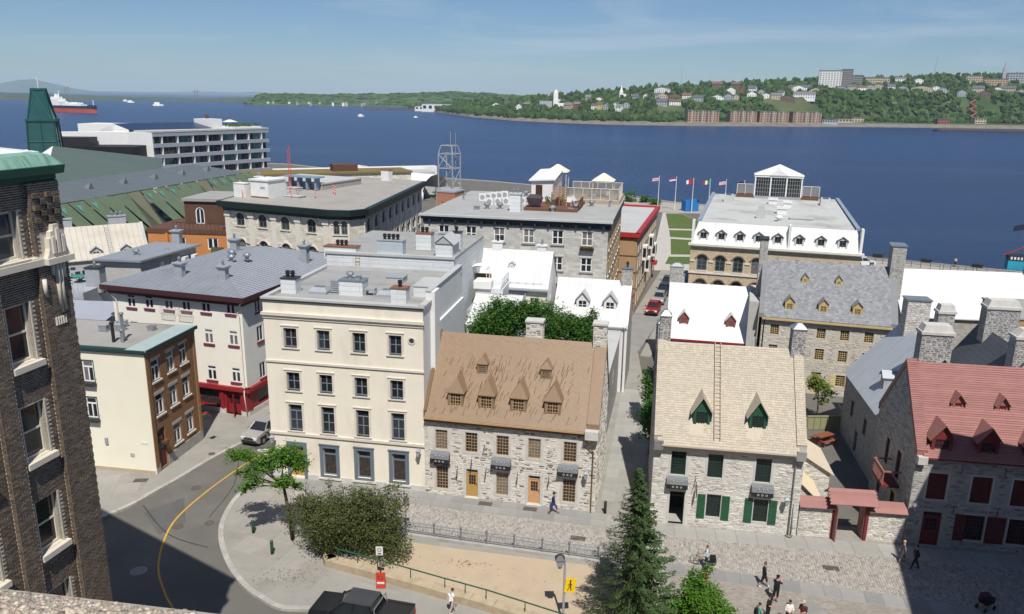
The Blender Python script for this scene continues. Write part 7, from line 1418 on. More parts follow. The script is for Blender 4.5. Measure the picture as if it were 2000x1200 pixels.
# white roof at right with chimneys, and the grey-roofed houses behind the red roof
O_w=thing('white_roof_building','long white-roofed stone building near the quay with a chimney at each end','building',(43.8,85.9,0),R_(-6));w,d,ze,zr=15.2,9.6,7.0,11.2;fw,rw,lw=stone_box(O_w,w,d,ze,zr);gable_roof(O_w,w,d,ze,zr,PLW,oh=.3,lx=.0,rx=.0);MB().face([(w+.1,-.3,6.9),(w+4,-.3,6.9),(w+4,4.8,11.1),(w+.1,4.8,11.1)]).box(w,0,-.15,w+4,9,6.9).build('neighbour_bay',PLW,O_w)
chimney(O_w,w+.3,4.4,9,13.6,1.2,2.2,DMORT,MET,'slab',stones=RUB_M,seed=13);MB().box(w-.1,-.3,6.9,w+.15,4.8,7.2).build('valley_gutter',SIDINGB,O_w)
def ridge_y_house(t,w,d,ze,zr,xr,roof):
    Wall(t,(0,0),(w,0),-.15,ze,MORT_M,top=[(xr,zr)]);Wall(t,(w,0),(w,d),-.15,ze,MORT_M);Wall(t,(w,d),(0,d),-.15,ze,MORT_M,top=[(w-xr,zr)]);l=Wall(t,(0,d),(0,0),-.15,ze,MORT_M,[op(d*.3,2.6,.9,1.5),op(d*.7,2.6,.9,1.5),op(d*.5,.1,.9,2)]);[window(l,s_,2.6,.9,1.5,GFR) for s_ in (d*.3,d*.7)]
    s_=(zr-ze)/xr;L2_=math.hypot(xr,zr-ze);MB().face([(-.25,-.2,ze-.25*s_+.1),(xr,-.2,zr+.1),(xr,d+.2,zr+.1),(-.25,d+.2,ze-.25*s_+.1)][::-1],0,[(0,0),(0,L2_),(d,L2_),(d,0)]).face([(xr,-.2,zr+.1),(w+.25,-.2,ze),(w+.25,d+.2,ze),(xr,d+.2,zr+.1)][::-1],0,[(0,L2_),(0,0),(d,0),(d,L2_)]).build('roof',roof,t)
    return l
LTIN=M('light_grey_tin',(.48,.51,.53),.45,.06,1,pat=('seam',.5,30,.02,(.31,.34,.36)),metal=.2);DTIN=M('dark_roof_tin',(.075,.085,.10),.6,.1,1,pat=('seam',30,.4,.02,(.05,.055,.065)))  # second roof: one dark tone over both slopes of the gable
Oa=thing('grey_roof_house','stone house with a light grey tin roof behind the red roof, beside the lane','house',(29.6,59.2,0),R_(-9));ridge_y_house(Oa,7.0,10.5,5.9,10.7,4.2,LTIN);d_=dormer(Oa,.0,.0,0,.9,1.2,.4,1.2,GREYM,LTIN,WFRAME,GL_DARK);d_.location=(.9,3.2,6.9);d_.rotation_euler=(0,0,R_(-90))
chimney(Oa,3.6,.9,6,12.6,2.3,1.2,DMORT,STONE_TRIM,'step',stones=DRUB,seed=14);chimney(Oa,4.6,8.8,6,13.4,1.9,1.4,DMORT,MET,'slab',stones=RUB_W,seed=15);chimney(Oa,6.5,7.4,7,12.7,1.3,1.0,DMORT,STONE_TRIM,'step',stones=DRUB,seed=16)
Ob=thing('grey_roof_house','stone house with a dark gable between two large stepped chimneys behind the red roof','house',(36.7,58.3,0),R_(-9));ridge_y_house(Ob,9.0,9.5,6.5,11.2,3.2,DTIN);chimney(Ob,4.6,.7,6,12.6,5.0,1.2,DMORT,STONE_TRIM,'step',stones=DRUB,seed=17);chimney(Ob,3.8,7.4,7,13.3,2.6,1.2,DMORT,STONE_TRIM,'step',stones=DRUB,seed=18)
Oc=thing('brick_parapet_building','low building with an orange-brown brick parapet right of the stepped chimneys','building',(47.0,70.5,0),R_(-8));MB().box(0,0,-.15,9,8,10.8,skip='b').build('wall',M('orange_brick',(.42,.25,.12),.9,.15,2,pat=('brick',.3,.1,.015,(.33,.22,.13))),Oc);MB().box(-.1,-.1,10.8,9.1,8.1,10.95).build('roof',FLATR,Oc)
Hn=thing('red_roof_annex','second red board roof behind the red-roofed house at the right edge','house',(40.5,55.2,0),R_(-8.7));w,d=8,6;stone_box(Hn,w,d,8.0,11.2);gable_roof(Hn,w,d,8.0,11.2,M('red_plank_far',(.30,.09,.08),.6,.1,1,pat=('board',30,.16,.02,(.15,.03,.03))),oh=.2)
# ---------------------------------------------------------------- left middle distance: orange house, tin roofs, terrace
ORG=M('orange_render',(.48,.20,.065),.85,.08,.8);BRD=M('brown_clad',(.105,.052,.034),.8,.12,1)
T_=thing('orange_house','orange terrace house with a brown upper storey beside the pale ornate building','house',(-50.2,107.2,0),R_(-5));w,d=11.3,9
ops=[op(s_,9.2,1.5,1.6) for s_ in (4.6,9.2)];fw=Wall(T_,(0,0),(w,0),-.15,11.3,ORG,ops);[window(fw,s_,9.2,1.5,1.6,WFRAME,nx=2,ny=1,split=True,ft=.12,mt=.14) for s_ in (4.6,9.2)];Wall(T_,(0,d),(0,0),-.15,11.3,ORG);MB().box(-.1,-.1,11.3,w+.1,d,11.9).build('terrace_parapet',BRD,T_)
uw=Wall(T_,(3.4,4.2),(w,4.2),11.9,15.2,BRD,[op(2.2,12.0,1.3,2.4,.6),op(6.6,12.0,1.3,2.4,.6)]);[window(uw,s_,12.0,1.3,2.4,WFRAME,nx=2,ny=1,rise=.6,ft=.14,mt=.1) for s_ in (2.2,6.6)];Wall(T_,(3.4,13),(3.4,4.2),11.9,15.2,BRD);MB().box(3.2,3.9,15.2,w+.1,13,15.6).build('roof',FLATR,T_);MB().box(2.6,-.3,-.15,3.0,-.02,11.3).build('pilaster',ORG,T_)
for x_ in (5.6,10.2):m2=[MB().box(x_-.9,-.9+.0,8.2+k*.22,x_+.9,-.82,8.4+k*.22).build('screen_slat',M('olive_fence',(.10,.085,.04),.8,.15,3),T_) for k in range(7)]
m2=MB();[m2.tube([(3.6+k*.6,.1,11.9),(3.6+k*.6,.1,12.8)],.025,4) for k in range(13)];m2.tube([(3.6,.1,12.8),(11,.1,12.8)],.03,4);m2.build('railing',BLACK,T_)
BTIN=M('beige_tin_roof',(.47,.44,.375),.6,.08,.6,dirt=(.42,.34,.25),dirt_scale=.6,dirt_amt=.6,dirt_stretch=(.4,1,1))
U_=thing('tin_roof_house','old house with a streaked beige seamed tin roof and a roof ladder','house',(-59.0,100.2,0),R_(34));w,d,ze,zr=11.0,7.4,8.6,12.2
fw,rw,lw=stone_box(U_,w,d,ze,zr,mat=M('grey_gable_render',(.40,.40,.39),.9,.08,1));rf=gable_roof(U_,w,d,ze,zr,BTIN,oh=.3);A0,A1=(0,-.3,ze-.3*(zr-ze)/3.7+.125),(w,-.3,ze-.3*(zr-ze)/3.7+.125);slope_seams(rf,A0,A1,(0,3.7,zr+.125),(w,3.7,zr+.125),16,BTIN,.06)
m2=MB();[m2.tube([(6.2+q,-.2,ze+.15),(6.2+q,3.6,zr+.2)],.03,4) for q in (0,.45)];[m2.tube([(6.2,-.1+k*.3,ze+.24+k*.29),(6.65,-.1+k*.3,ze+.24+k*.29)],.025,4) for k in range(12)];m2.build('roof_ladder',GREYM,U_);coping(U_,w-.3,w+.1,d,ze,zr,FLATL,up=.25)
for x_,p_n in ((1.4,1),(8.0,3)):chimney(U_,x_,4.3,11,13.3,2.2,1.0,M('speckled_chimney',(.36,.375,.40),.7,.2,4),GREYM,'slab',pots=p_n,potmat=MET)
for x_ in (.8,4.6,8.3):dormer(U_,x_,.3,8.4,1.3,1.1,.5,1.6,FLATL,FLATL,WFRAME,GL_DARK,.8,.85,2,3)
W_=thing('grey_roof_block','low grey seamed roof block with air conditioners behind the ivory corner building','building',(-46.0,84.6,0),R_(-4));mb=MB();mb.face([(0,0,12.2),(5.6,-.2,12.2),(8.0,9.4,12.4),(2.0,10,12.4)]);mb.face([(0,0,12.0),(5.6,-.2,12.0),(5.6,-.2,12.2),(0,0,12.2)]).face([(5.6,-.2,12.0),(8.0,9.4,12.2),(8.0,9.4,12.4),(5.6,-.2,12.2)]);rf=mb.build('roof',GTIN,W_);slope_seams(rf,(0,0,12.21),(2.0,10,12.41),(5.6,-.2,12.21),(8.0,9.4,12.41),22,GSEAM);MB().prism([(.5,.5),(5.2,.3),(7.4,9),(2.4,9.4)],-.15,12.0).build('wall',DMORT,W_)
for x_,y_ in ((5.6,3.0),(6.9,6.2),(7.4,7.6)):o=MB().box(x_,y_,10.6,x_+.5,y_+.9,11.4).build('air_conditioner',WHITE,W_)
chimney(W_,1.2,-1.6,9,11.6,1.6,1.2,GREYM,DMET,'slab',pots=1,potmat=MET);chimney(W_,5.0,9.4,11,13.6,.9,.8,GREYM,GREYM,'flare',pots=1,potmat=MET);vent_cap(W_,3.6,2.6,12.25,.5,MET);m2=MB();[m2.tube([(6.4+q,4.6,10.3),(5.7+q,4.9,12.7)],.035,4) for q in (0,.45)];[m2.tube([(6.4-k*.09,4.6+k*.04,10.5+k*.3),(6.85-k*.09,4.6+k*.04,10.5+k*.3)],.025,4) for k in range(8)];m2.build('ladder',MET,W_)
Tt=thing('roof_terrace','grey roof terrace with garden chairs left of the ivory corner building','terrace',(-49.5,80.0,0),R_(-4));MB().box(-4,0,-.15,4.8,8.5,9.6,skip='b').build('deck',M('terrace_grey',(.33,.345,.36),.8,.12,1),Tt);m2=MB();[m2.tube([(-4+k*.55,.1,9.6),(-4+k*.55,.1,10.6)],.02,4) for k in range(17)];[m2.tube([(-4,.1,z_),(4.8,.1,z_)],.025,4) for z_ in (9.9,10.6)];m2.build('railing',GREYM,Tt)
MB().face([(-4,-8.5,7.4),(9.8,-8.5,7.4),(9.8,-.3,8.9),(-4,-.3,8.9)]).box(-4,-8.3,-.15,9.6,-.4,7.35,skip='b').build('lower_roof',M('lilac_grey_tin',(.36,.38,.43),.5,.06,.6,metal=.2),Tt)
TEAL=M('teal_plastic',(.05,.24,.18),.5,.1,3)
for k,(x_,y_) in enumerate(((-47.6,84.4),(-51.4,84.6),(-49.4,86.4))):
    t=thing('patio_table','round garden table on the grey roof terrace, %s' % ('teal one at right','grey one at left','dark one at the back')[k],'table',(x_,y_,9.6),0,'roof terrace tables');MB().lathe([(.75,.7),(.75,.75)],n=12).build('table_top',TEAL if k == 0 else GREYM,t);MB().tube([(0,0,0),(0,0,.7)],.04,5).build('leg',DMET,t)
    for q in range(3):c_=thing('patio_chair','%s garden chair, number %s around the %s terrace table' % ('teal' if k == 1 and q == 0 else 'dark',('one','two','three')[q],('teal','grey','back')[k]),'chair',(x_+1.15*math.cos(q*2.1+k),y_+1.15*math.sin(q*2.1+k),9.6),q*2.1+k+1.57,'garden chairs');MB().box(-.25,-.25,.42,.25,.25,.47).build('seat',TEAL if k == 1 and q == 0 else DMET,c_);MB().box(-.25,-.27,.47,.25,-.22,.95).build('backrest',TEAL if k == 1 and q == 0 else DMET,c_);[MB().tube([(a_,b_,0),(a_,b_,.42)],.02,4).build('leg',DMET,c_) for a_ in (-.22,.22) for b_ in (-.22,.22)]
ct=thing('green_container','dark green ribbed container on the roof beside the brick tower','container',(-43.2,68.3,8.6),R_(-9));MB().box(-2.2,-1,-9,2.2,1,1.9).build('body',GREEN,ct);[MB().box(-2.25,-1.05,.1+k*.3,2.25,1.05,.25+k*.3).build('rib',GREEND,ct) for k in range(6)]
# ---------------------------------------------------------------- museum with folded copper facade and glass tower
R_m=thing('copper_building','building with folded green copper facade, grey roofs and a white gable','building',(-66,118,0));CPG=M('museum_copper',(.13,.175,.105),.65,.10,.3,dirt=(.085,.125,.07),dirt_scale=.4,dirt_amt=.5);CPB=M('museum_copper_brown',(.17,.165,.105),.65,.10,.3);A0,B0=Vector((-12.5,4,0)),Vector((1.5,74,0));n=19;ud=(B0-A0)/n;nrm=Vector((ud.y,-ud.x,0)).normalized()
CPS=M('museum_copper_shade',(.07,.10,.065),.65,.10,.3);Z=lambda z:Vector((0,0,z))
for k in range(n):
    a=A0+ud*k;m_=CPB if k % 6 == 1 else CPG;tp=nrm*1.2+Z(11.6);T0,T1=a+tp,a+ud*.95+tp;b0,b1=a+ud*(1.2 if m_ == CPG else .3)+nrm*5.2+Z(5.0),a+ud*(1.98 if m_ == CPG else 1.2)+nrm*5.2+Z(5.0)
    MB().face([T0,b0,b1,T1]).build('copper_panel',m_,R_m);MB().face([T1,b1,a+ud*2.12+nrm*3.2+Z(5.0),a+ud*1.04+nrm*.2+Z(11.6)]).build('pleat_side',CPS,R_m);MB().face([b1-nrm*2.0,b1-nrm*2.0+ud*.7,b1-nrm*2.0+ud*.7+Z(2.6),b1-nrm*2.0+Z(2.6)]).build('glass_slit',GL_DARK,R_m)
    if k % 6 in (2,3,4):c_=T0.lerp(b0,.1)+ud*.28+nrm*.1+Z(.1);MB().face([c_-ud*.12,c_+ud*.22,c_+ud*.12+nrm*.75-Z(1.25)]).build('teal_skylight',M('teal_glass',(.12,.30,.25),.25,.1,1),R_m)
MB().prism([tuple((A0+nrm*3).xy),tuple((B0+nrm*3).xy),tuple((B0-nrm*1).xy),tuple((A0-nrm*1).xy)],-.15,5.2).build('base_wall',DMET,R_m)
DGR=M('museum_dark_roof',(.11,.13,.135),.6,.1,.5,pat=('seam',.9,40,.05,(.07,.08,.085)));MB().face([tuple(A0+Vector((0,0,11.5))),tuple(B0+Vector((0,0,11.5))),tuple(B0-nrm*14+Vector((0,0,13.0))),tuple(A0-nrm*14+Vector((0,0,13.0)))],0,[(0,0),(70,0),(70,14),(0,14)]).build('roof',DGR,R_m)
for k in range(7):p0=A0+ud*(1.5+k*2.6)-nrm*6;MB().face([p0+Vector((0,0,12)),p0+ud*.2+Vector((0,0,13.4)),p0+ud*.45+Vector((0,0,12))]).face([p0+ud*.2+Vector((0,0,13.4)),p0+ud*.45+Vector((0,0,12)),p0+ud*.4-nrm*2.4+Vector((0,0,12.4))]).face([p0+Vector((0,0,12)),p0+ud*.2+Vector((0,0,13.4)),p0+ud*.4-nrm*2.4+Vector((0,0,12.4))]).build('roof_light',M('pale_grey_glazing',(.17,.19,.19),.4,.1,1),R_m)
GRF=M('sage_copper_roof',(.085,.115,.10),.6,.1,.4);g0=[(-45,75,17.0),(-24,33.5,12.0),(-13.5,62,12.4),(-30,100,12.5)];MB().face([g0[0],g0[1],g0[2]]).face([g0[0],g0[2],g0[3]]).build('hip_roof',GRF,R_m);MB().face([g0[0],(-48,60,11),g0[1]]).face([(-48,60,11),g0[1],(-24,33.5,9),(-48,60,9)]).build('white_gable',WHITE,R_m);MB().face([(-26,33,11.9),(-13,62,12.3),(-13,62,10.5),(-26,33,10.5)]).build('brick_band',HW[4],R_m)
tw=thing('glass_tower','green glazed lantern tower tapering to a flat top beyond the brick tower','tower',(-118.5,203,0),.35);GT=M('tower_green_frame',(.015,.085,.07),.5,.1,1);MB().taper(0,0,13,22.6,6.8,6.8,5.9,5.9).build('lower_lantern',M('tower_glass',(.02,.075,.07),.12,.3,.4,spec=.6),tw);MB().taper(0,0,23,30,5.4,5.4,2.8,2.8).build('upper_lantern',MATS['tower_glass'],tw);MB().box(-3.3,-3.3,22.5,3.3,3.3,23.0).build('ledge',GT,tw);MB().box(-1.6,-1.6,29.9,1.6,1.6,30.4).build('cap',GT,tw);MB().box(-6,-6,-.15,6,6,13).build('shaft',DMET,tw);MB().tube([(0,0,30.3),(0,0,33)],.12,5).build('finial',WHITE,tw)
for s_ in range(4):
    a=s_*math.pi/2;c_,s2_=math.cos(a),math.sin(a);q=lambda x,y,z:(x*c_-y*s2_,x*s2_+y*c_,z);m2=MB();m2.tube([q(-3.4,-3.4,13),q(-2.95,-2.95,22.6)],.25,4);m2.tube([q(-2.7,-2.7,23),q(-1.4,-1.4,30)],.22,4);m2.tube([q(-1.3,-1.4,30),q(2.3,-2.72,23)],.2,4);m2.tube([q(0,-3.45,13),q(0,-3.0,22.6)],.14,4);m2.tube([q(-3.3,-3.25,17.5),q(3.3,-3.25,17.5)],.12,4);m2.build('mullion',GT,tw)
# ---------------------------------------------------------------- white waterfront hotel
S_=thing('balcony_block','white modern block with stacked balconies and a dark blue roof by the river','building',(-109.5,244.5,0),math.atan2(37.9,23));Lh=44.5;BAND=M('hotel_band_shaded',(.29,.315,.35),.6,.05,.5);fh=3.3  # bands and core greyed: the look of shade is put into their colour
GLM=[GL_DARK,GL_DARK,GL_DARK,GL_GREEN,M('hotel_teal',(.10,.22,.22),.15,.2,.5)];rr=random.Random(4);MB().box(-.1,1.4,-.15,Lh,16,17.6).build('core',BAND,S_);fin=MB().box(-.09,-.05,0,.09,1.4,2.2).mesh('balcony_fin',WHITE)
for f_ in range(5):
    z0=17.9-fh*(f_+1);MB().box(-.4,-.1,z0+2.15,Lh+.3,1.5,z0+fh).build('balcony_band',BAND,S_);nb=16
    for k in range(nb):x0=Lh*k/nb;obj('window',MB().box(x0+.15,1.25,z0,x0+Lh/nb-.15,1.39,z0+2.15).mesh('window',GLM[rr.randrange(5)]),S_);obj('balcony_fin',fin,S_,(x0,0,z0)) if k % 2 else None
    cb=MB().box(-8.6,0,z0+2.0,0,.2,z0+fh).build('chamfer_band',WHITE,S_,rz=R_(62));cb.rotation_euler=(0,0,R_(-68))
    for k in range(4):o=obj('window',MB().box(-8.3+k*2.1,.05,z0,-6.4+k*2.1,.15,z0+2.0).mesh('window',GLM[rr.choice([4,4,3,0])]),S_);o.rotation_euler=(0,0,R_(-68))
MB().prism([(-.4,.2),(0,16),(-20,26),(-3.4,8.0)],-.15,17.9).build('side_wall',WHITE,S_);MB().box(-.5,-.2,17.9,Lh+.4,16,18.4).build('roof',FLATL,S_);MB().face([(-2,9,18.5),(26,5.5,18.5),(26,15,20.2),(-2,17,20.2)],0,[(0,0),(28,0),(28,10),(0,10)]).face([(-2,17,20.2),(26,15,20.2),(26,22,18),(-2,24,18)]).build('blue_roof',M('navy_solar_roof',(.02,.035,.075),.3,.1,.5,pat=('seam',1.4,40,.06,(.05,.08,.13))),S_);MB().face([(-2,9,18.5),(-2,17,20.2),(-2,24,18)]).face([(-2.1,9,18.5),(-2.1,24,18),(-2.1,24,16),(-2.1,9,16)]).build('white_gable',WHITE,S_)
MB().box(26,7,18.4,31,15,21.4).build('penthouse',WHITE,S_);MB().lathe([(.6,21.4),(.6,22.6)],29,12,8).build('flue',BRD,S_);MB().box(31,1.5,18.4,43,12,18.9).build('roof_deck',WHITE,S_);m2=MB();[m2.tube([(31+k*.9,1.6,18.9),(31+k*.9,1.6,20)],.06,4) for k in range(14)];m2.tube([(31,1.6,20),(43,1.6,20)],.06,4);m2.build('deck_railing',DMET,S_);MB().taper(33.5,6,20.4,21.2,4,3.4,.4,.4).build('parasol',M('canopy_cloth',(.66,.60,.46)),S_);m2=MB();rr=random.Random(6);[m2.blob((31.5+rr.random()*11,2.5+rr.random()*4,19.2+rr.random()*.4),(.4,.4,.5),1,.3,rnd=rr) for k in range(40)];m2.build('deck_plants',MATS['basket_leaf'],S_)
bb=thing('black_building','low black glazed building left of the white balconied block','building',(-137,232,0),R_(6));MB().box(0,0,-.15,26,14,14.2).build('wall',M('black_glazing',(.012,.013,.016),.6,.3,.4,spec=.2),bb);MB().box(-8,-2,9,27,14,9.6).build('ledge',FLATL,bb);MB().box(-1,4,14.2,12,10,16.6).build('plant_room',BLACK,bb);MB().box(-6,-1,12.6,6,6,13.0).build('white_roof',WHITE,bb);wb=thing('white_block','plain white block rising behind the black building','building',(-158,292,0),R_(-4));MB().box(0,0,-.15,15,12,18.4).build('wall',WHITE,wb);MB().box(15,1,-.15,21,12,18.0).build('stair_wing',FLATL,wb);MB().box(21,-14,-.15,30,4,15.2).build('link_wing',WHITE,wb)
wh=thing('warehouse_roofs','low flat roofs and a white strip roof along the river behind the pale building','building',(-74,214,0),R_(24));MB().box(0,0,-.15,48,12,8.2).build('wall',PALE,wh);MB().box(-.4,-.4,8.2,48.4,12.4,8.7).build('roof',M('mossy_roof',(.17,.13,.045),.95,.15,.3),wh);MB().box(12,14,-.15,60,24,7.0).build('rear_wall',FLATL,wh);MB().box(12,24,4,64,27,7.8).build('white_strip_roof',WHITE,wh);MB().box(26,3,8.7,33,8,10.6).build('roof_hut',BRD,wh)
tn=thing('white_tent','long white vaulted tent by the river behind the pale building','tent',(-54,258,0),R_(-32));mb=MB();n=8;PT=lambda t,x,r_:(x,-r_*math.cos(t),2.6+r_*.75*math.sin(t))
for k in range(n):t0,t1=math.pi*k/n,math.pi*(k+1)/n;mb.face([PT(t0,6,6.2),PT(t0,36,6.2),PT(t1,36,6.2),PT(t1,6,6.2)]);mb.face([PT(t0,-3,7.6),PT(t0,6,7.6),PT(t1,6,7.6),PT(t1,-3,7.6)])
mb.box(-3,-6.2,-.15,36,-6.0,2.6).face([PT(math.pi*k/n,-3,7.6) for k in range(n+1)]).face([PT(math.pi*k/n,6,7.6) for k in range(n+1)]);mb.build('vault',WHITE,tn,True);m2=MB();[m2.box(9+k*4.5,-6.3,2.6,10.4+k*4.5,-6.0,3.3) for k in range(7)];m2.build('vent_flap',DMET,tn)
V_=thing('brick_tower_house','orange brick stair house with a roof edge behind the limestone block','building',(-16.4,169,0),R_(-20));fw=Wall(V_,(0,0),(4.2,0),-.15,10.2,M('salmon_brick',(.40,.17,.09),.9,.1,1,pat=('brick',.3,.1,.012,(.34,.2,.13))),[op(1.4,6.6,1.0,1.5)]);window(fw,1.4,6.6,1.0,1.5,WFRAME,nx=2,ny=3);Wall(V_,(4.2,0),(4.2,5),-.15,10.2,MATS['salmon_brick']);Wall(V_,(0,5),(0,0),-.15,10.2,MATS['salmon_brick']);MB().box(-.1,-.1,10.2,4.3,5.1,10.5).build('roof',GREYM,V_)
lt=thing('lattice_tower','galvanised lattice tower frame standing by the river','tower',(-14.6,180,9.9),R_(-25));MB().box(-2.2,-2.2,-10.05,2.2,2.2,0).build('plinth',CONC,lt);m2=MB();c4=[(-1.8,-1.8),(1.8,-1.8),(1.8,1.8),(-1.8,1.8)]
for k in range(4):(x0,y0),(x1,y1)=c4[k],c4[(k+1) % 4];MB().tube([(x0,y0,0),(x0,y0,7.6)],.16,5).build('leg',GREYM,lt);m2.tube([(x0,y0,7.6),(x0*.75,y0*.75,9.4)],.13,5);[m2.tube([(x0*s_,y0*s_,z_),(x1*s_,y1*s_,z_)],.12,5) for z_,s_ in ((4.4,1),(7.6,1),(9.4,.75))];m2.tube([(x0,y0,.6),(x1,y1,4.3)],.07,4);m2.tube([(x1,y1,4.5),(x0,y0,7.5)],.07,4)
m2.tube([(.3,0,9.4),(.3,0,12.6)],.07,4).tube([(1.4,.3,4),(1.4,.3,12.2)],.06,4).build('bracing',GREYM,lt)
# ---------------------------------------------------------------- trees and shrubs
BARK=M('bark',(.085,.062,.045),.95,.3,6,bump=.6,bscale=20)
def leaves(mb,blobs,n,size,rnd,shell=.55,droop=.0):
    vol=[b[1][0]*b[1][1]*b[1][2] for b in blobs];tot=sum(vol)
    for b,v in zip(blobs,vol):
        c,r=b;k_=int(n*v/tot);cl=[(rnd.gauss(0,1),rnd.gauss(0,1),rnd.gauss(0,1)) for _ in range(max(8,k_ // 26))];cs=[]
        for q in cl:l=math.sqrt(q[0] ** 2+q[1] ** 2+q[2] ** 2) or 1;f=rnd.uniform(shell,1.0)/l;cs.append((c[0]+q[0]*f*r[0],c[1]+q[1]*f*r[1],c[2]+q[2]*f*r[2]))
        sp_=.32*(r[0]*r[1]*r[2]) ** (1/3)
        for _ in range(k_):
            p=cs[rnd.randrange(len(cs))];x,y,z=p[0]+rnd.gauss(0,sp_*.62),p[1]+rnd.gauss(0,sp_*.62),p[2]+rnd.gauss(0,sp_*.45);s_=size*rnd.uniform(.6,1.35)
            a=rnd.uniform(0,6.283);t=rnd.uniform(-.2,.95)+droop;ux,uy,uz=math.cos(a)*math.cos(t),math.sin(a)*math.cos(t),-math.sin(t)*.8;wx,wy,wz=-math.sin(a)*.45,math.cos(a)*.45,rnd.uniform(-.22,.22)
            i=len(mb.v);mb.v += [(x,y,z),(x+(ux*.5+wx)*s_,y+(uy*.5+wy)*s_,z+(uz*.5+wz)*s_),(x+ux*s_,y+uy*s_,z+uz*s_),(x+(ux*.5-wx)*s_,y+(uy*.5-wy)*s_,z+(uz*.5-wz)*s_)];mb.f.append((i,i+1,i+2,i+3));mb.m.append(0);mb.uv.append(None)
def leafmat(nm,a,b):
    m=M(nm,a,.55,.12,1.2,col2=b,isl=.22,cuts=(.1,1.1),spec=.25);n=m.node_tree.nodes;p=n['Principled BSDF'];tr=n.new('ShaderNodeBsdfTranslucent');tr.inputs['Color'].default_value=(b[0]*1.3,b[1]*1.5,b[2]*.8,1);ms=n.new('ShaderNodeMixShader');ms.inputs[0].default_value=.3;o=n['Material Output'];m.node_tree.links.new(p.outputs[0],ms.inputs[1]);m.node_tree.links.new(tr.outputs[0],ms.inputs[2]);m.node_tree.links.new(ms.outputs[0],o.inputs['Surface']);return m
LG=leafmat('leaf_bright',(.055,.145,.014),(.125,.235,.026));LM_=leafmat('leaf_mid',(.035,.105,.014),(.08,.175,.025));LB=leafmat('leaf_bronze',(.066,.080,.024),(.125,.145,.045));LD=leafmat('needle',(.036,.074,.025),(.09,.14,.046));LY=leafmat('leaf_yellow_green',(.10,.15,.02),(.18,.22,.04))
def tree(name,label,loc,blobs,n,size,mat,trunk,seed=1,cat='tree',group=None,shell=.5):
    t=thing(name,label,cat,loc,0,group);rnd=random.Random(seed);tb=MB();base=trunk[0];top=Vector(trunk[1]);r0=trunk[2];tb.tube([(0,0,-.1),tuple(top*.5+Vector((.06,0,0))),tuple(top)],[r0,r0*.8,r0*.62],7)
    for c,r in blobs:c=Vector(c);m_=top.lerp(c,.5)+Vector((rnd.uniform(-.15,.15),0,-.12));tb.tube([tuple(top*.93),tuple(m_),tuple(c)],[r0*.5,r0*.32,r0*.12],5)
    for c,r in blobs:
        for k in range(4):d=Vector((rnd.uniform(-1,1)*r[0],rnd.uniform(-1,1)*r[1],rnd.uniform(-.5,1)*r[2]))*.8;tb.tube([c,tuple(Vector(c)+d)],[r0*.16,r0*.05],4)
    tb.build('trunk',BARK,t,True);mb=MB();leaves(mb,blobs,n,size,rnd,shell);tag(mb.build('crown',mat,t),kind='stuff');return t
tree('street_tree','slender leaning street tree with bright green foliage beside the curved kerb',(-15.0,48.9,0),[((-.3,.1,6.3),(1.2,1.1,1.0)),((.7,.2,5.9),(.8,.8,.8)),((-1.8,0,5.7),(1.0,.9,.75)),((-3.3,.4,6.2),(1.15,.8,.6)),((-2.3,-.4,4.7),(.75,.7,.6)),((.2,-.5,4.9),(.6,.6,.5)),((-3.0,-.2,5.2),(.6,.5,.4)),((-2.9,-.5,4.3),(.55,.5,.5)),((-.4,-.4,4.6),(.6,.6,.6)),((.4,.1,4.2),(.5,.5,.5))],9500,.135,LG,(0,(-.45,0,4.4),.15),3,shell=.3)
rb_=random.Random(22);bl=[((rb_.uniform(-3.3,3.3),rb_.uniform(-1.7,1.9),rb_.uniform(.9,3.4)),(rb_.uniform(1.0,1.6),rb_.uniform(.9,1.4),rb_.uniform(.8,1.2))) for _ in range(15)]+[((0,0,2.3),(3.0,1.9,1.7)),((.9,.2,3.9),(1.1,1.0,.9)),((3.6,-.6,1.0),(1.1,.9,.6))]+[((rb_.uniform(-3,3),rb_.uniform(-1,1),rb_.uniform(3.5,4.6)),(.42,.4,.8)) for _ in range(16)]
tree('shrub_tree','broad bronze-green leafy bush beside the retaining wall',(-11.1,47.6,0),bl,34000,.115,LB,(0,(.1,0,1.3),.17),4,shell=.72)
tree('small_tree','bushy bright green young tree right of the spruce',(10.9,39.3,0),[((0,0,2.8),(1.0,1.0,1.0)),((.6,0,1.6),(1.3,1.2,.9)),((-.15,.1,3.9),(.5,.5,.7)),((-1.0,0,1.8),(.8,.8,.8)),((1.1,.2,2.5),(.6,.6,.6)),((-.6,0,3.2),(.5,.5,.5)),((1.7,0,1.5),(.6,.6,.5)),((.35,0,4.4),(.3,.3,.5))],12500,.12,LG,(0,(0,0,1.6),.11),5)
for k,(x,y,b,lb) in enumerate(((-1.2,69.6,[((0,0,9.9),(2.4,2.2,1.8)),((-1.7,-.3,9.0),(1.3,1.5,1.4)),((1.7,0,10.6),(1.7,1.6,1.4)),((.2,.3,11.6),(1.2,1.2,.8))],'dense green courtyard tree behind the brown roof, left of its chimney'),(3.0,69.8,[((0,0,9.9),(2.3,2.2,2.0)),((-1.4,0,11.3),(1.3,1.3,1.0)),((1.4,-.3,8.8),(1.5,1.5,1.2))],'dense green courtyard tree directly behind the brown roof chimney'),(6.4,69.0,[((0,0,9.2),(1.5,1.6,1.6)),((.7,0,10.9),(.8,.8,.8)),((-.9,.2,10.2),(1.0,1.0,1.0))],'looser green courtyard tree at the right end of the brown roof'))):tree('courtyard_tree',lb,(x,y,0),b,(16000,12000,7000)[k],.19,LM_,(0,(0,0,7.6),.25),6+k,group='courtyard trees')
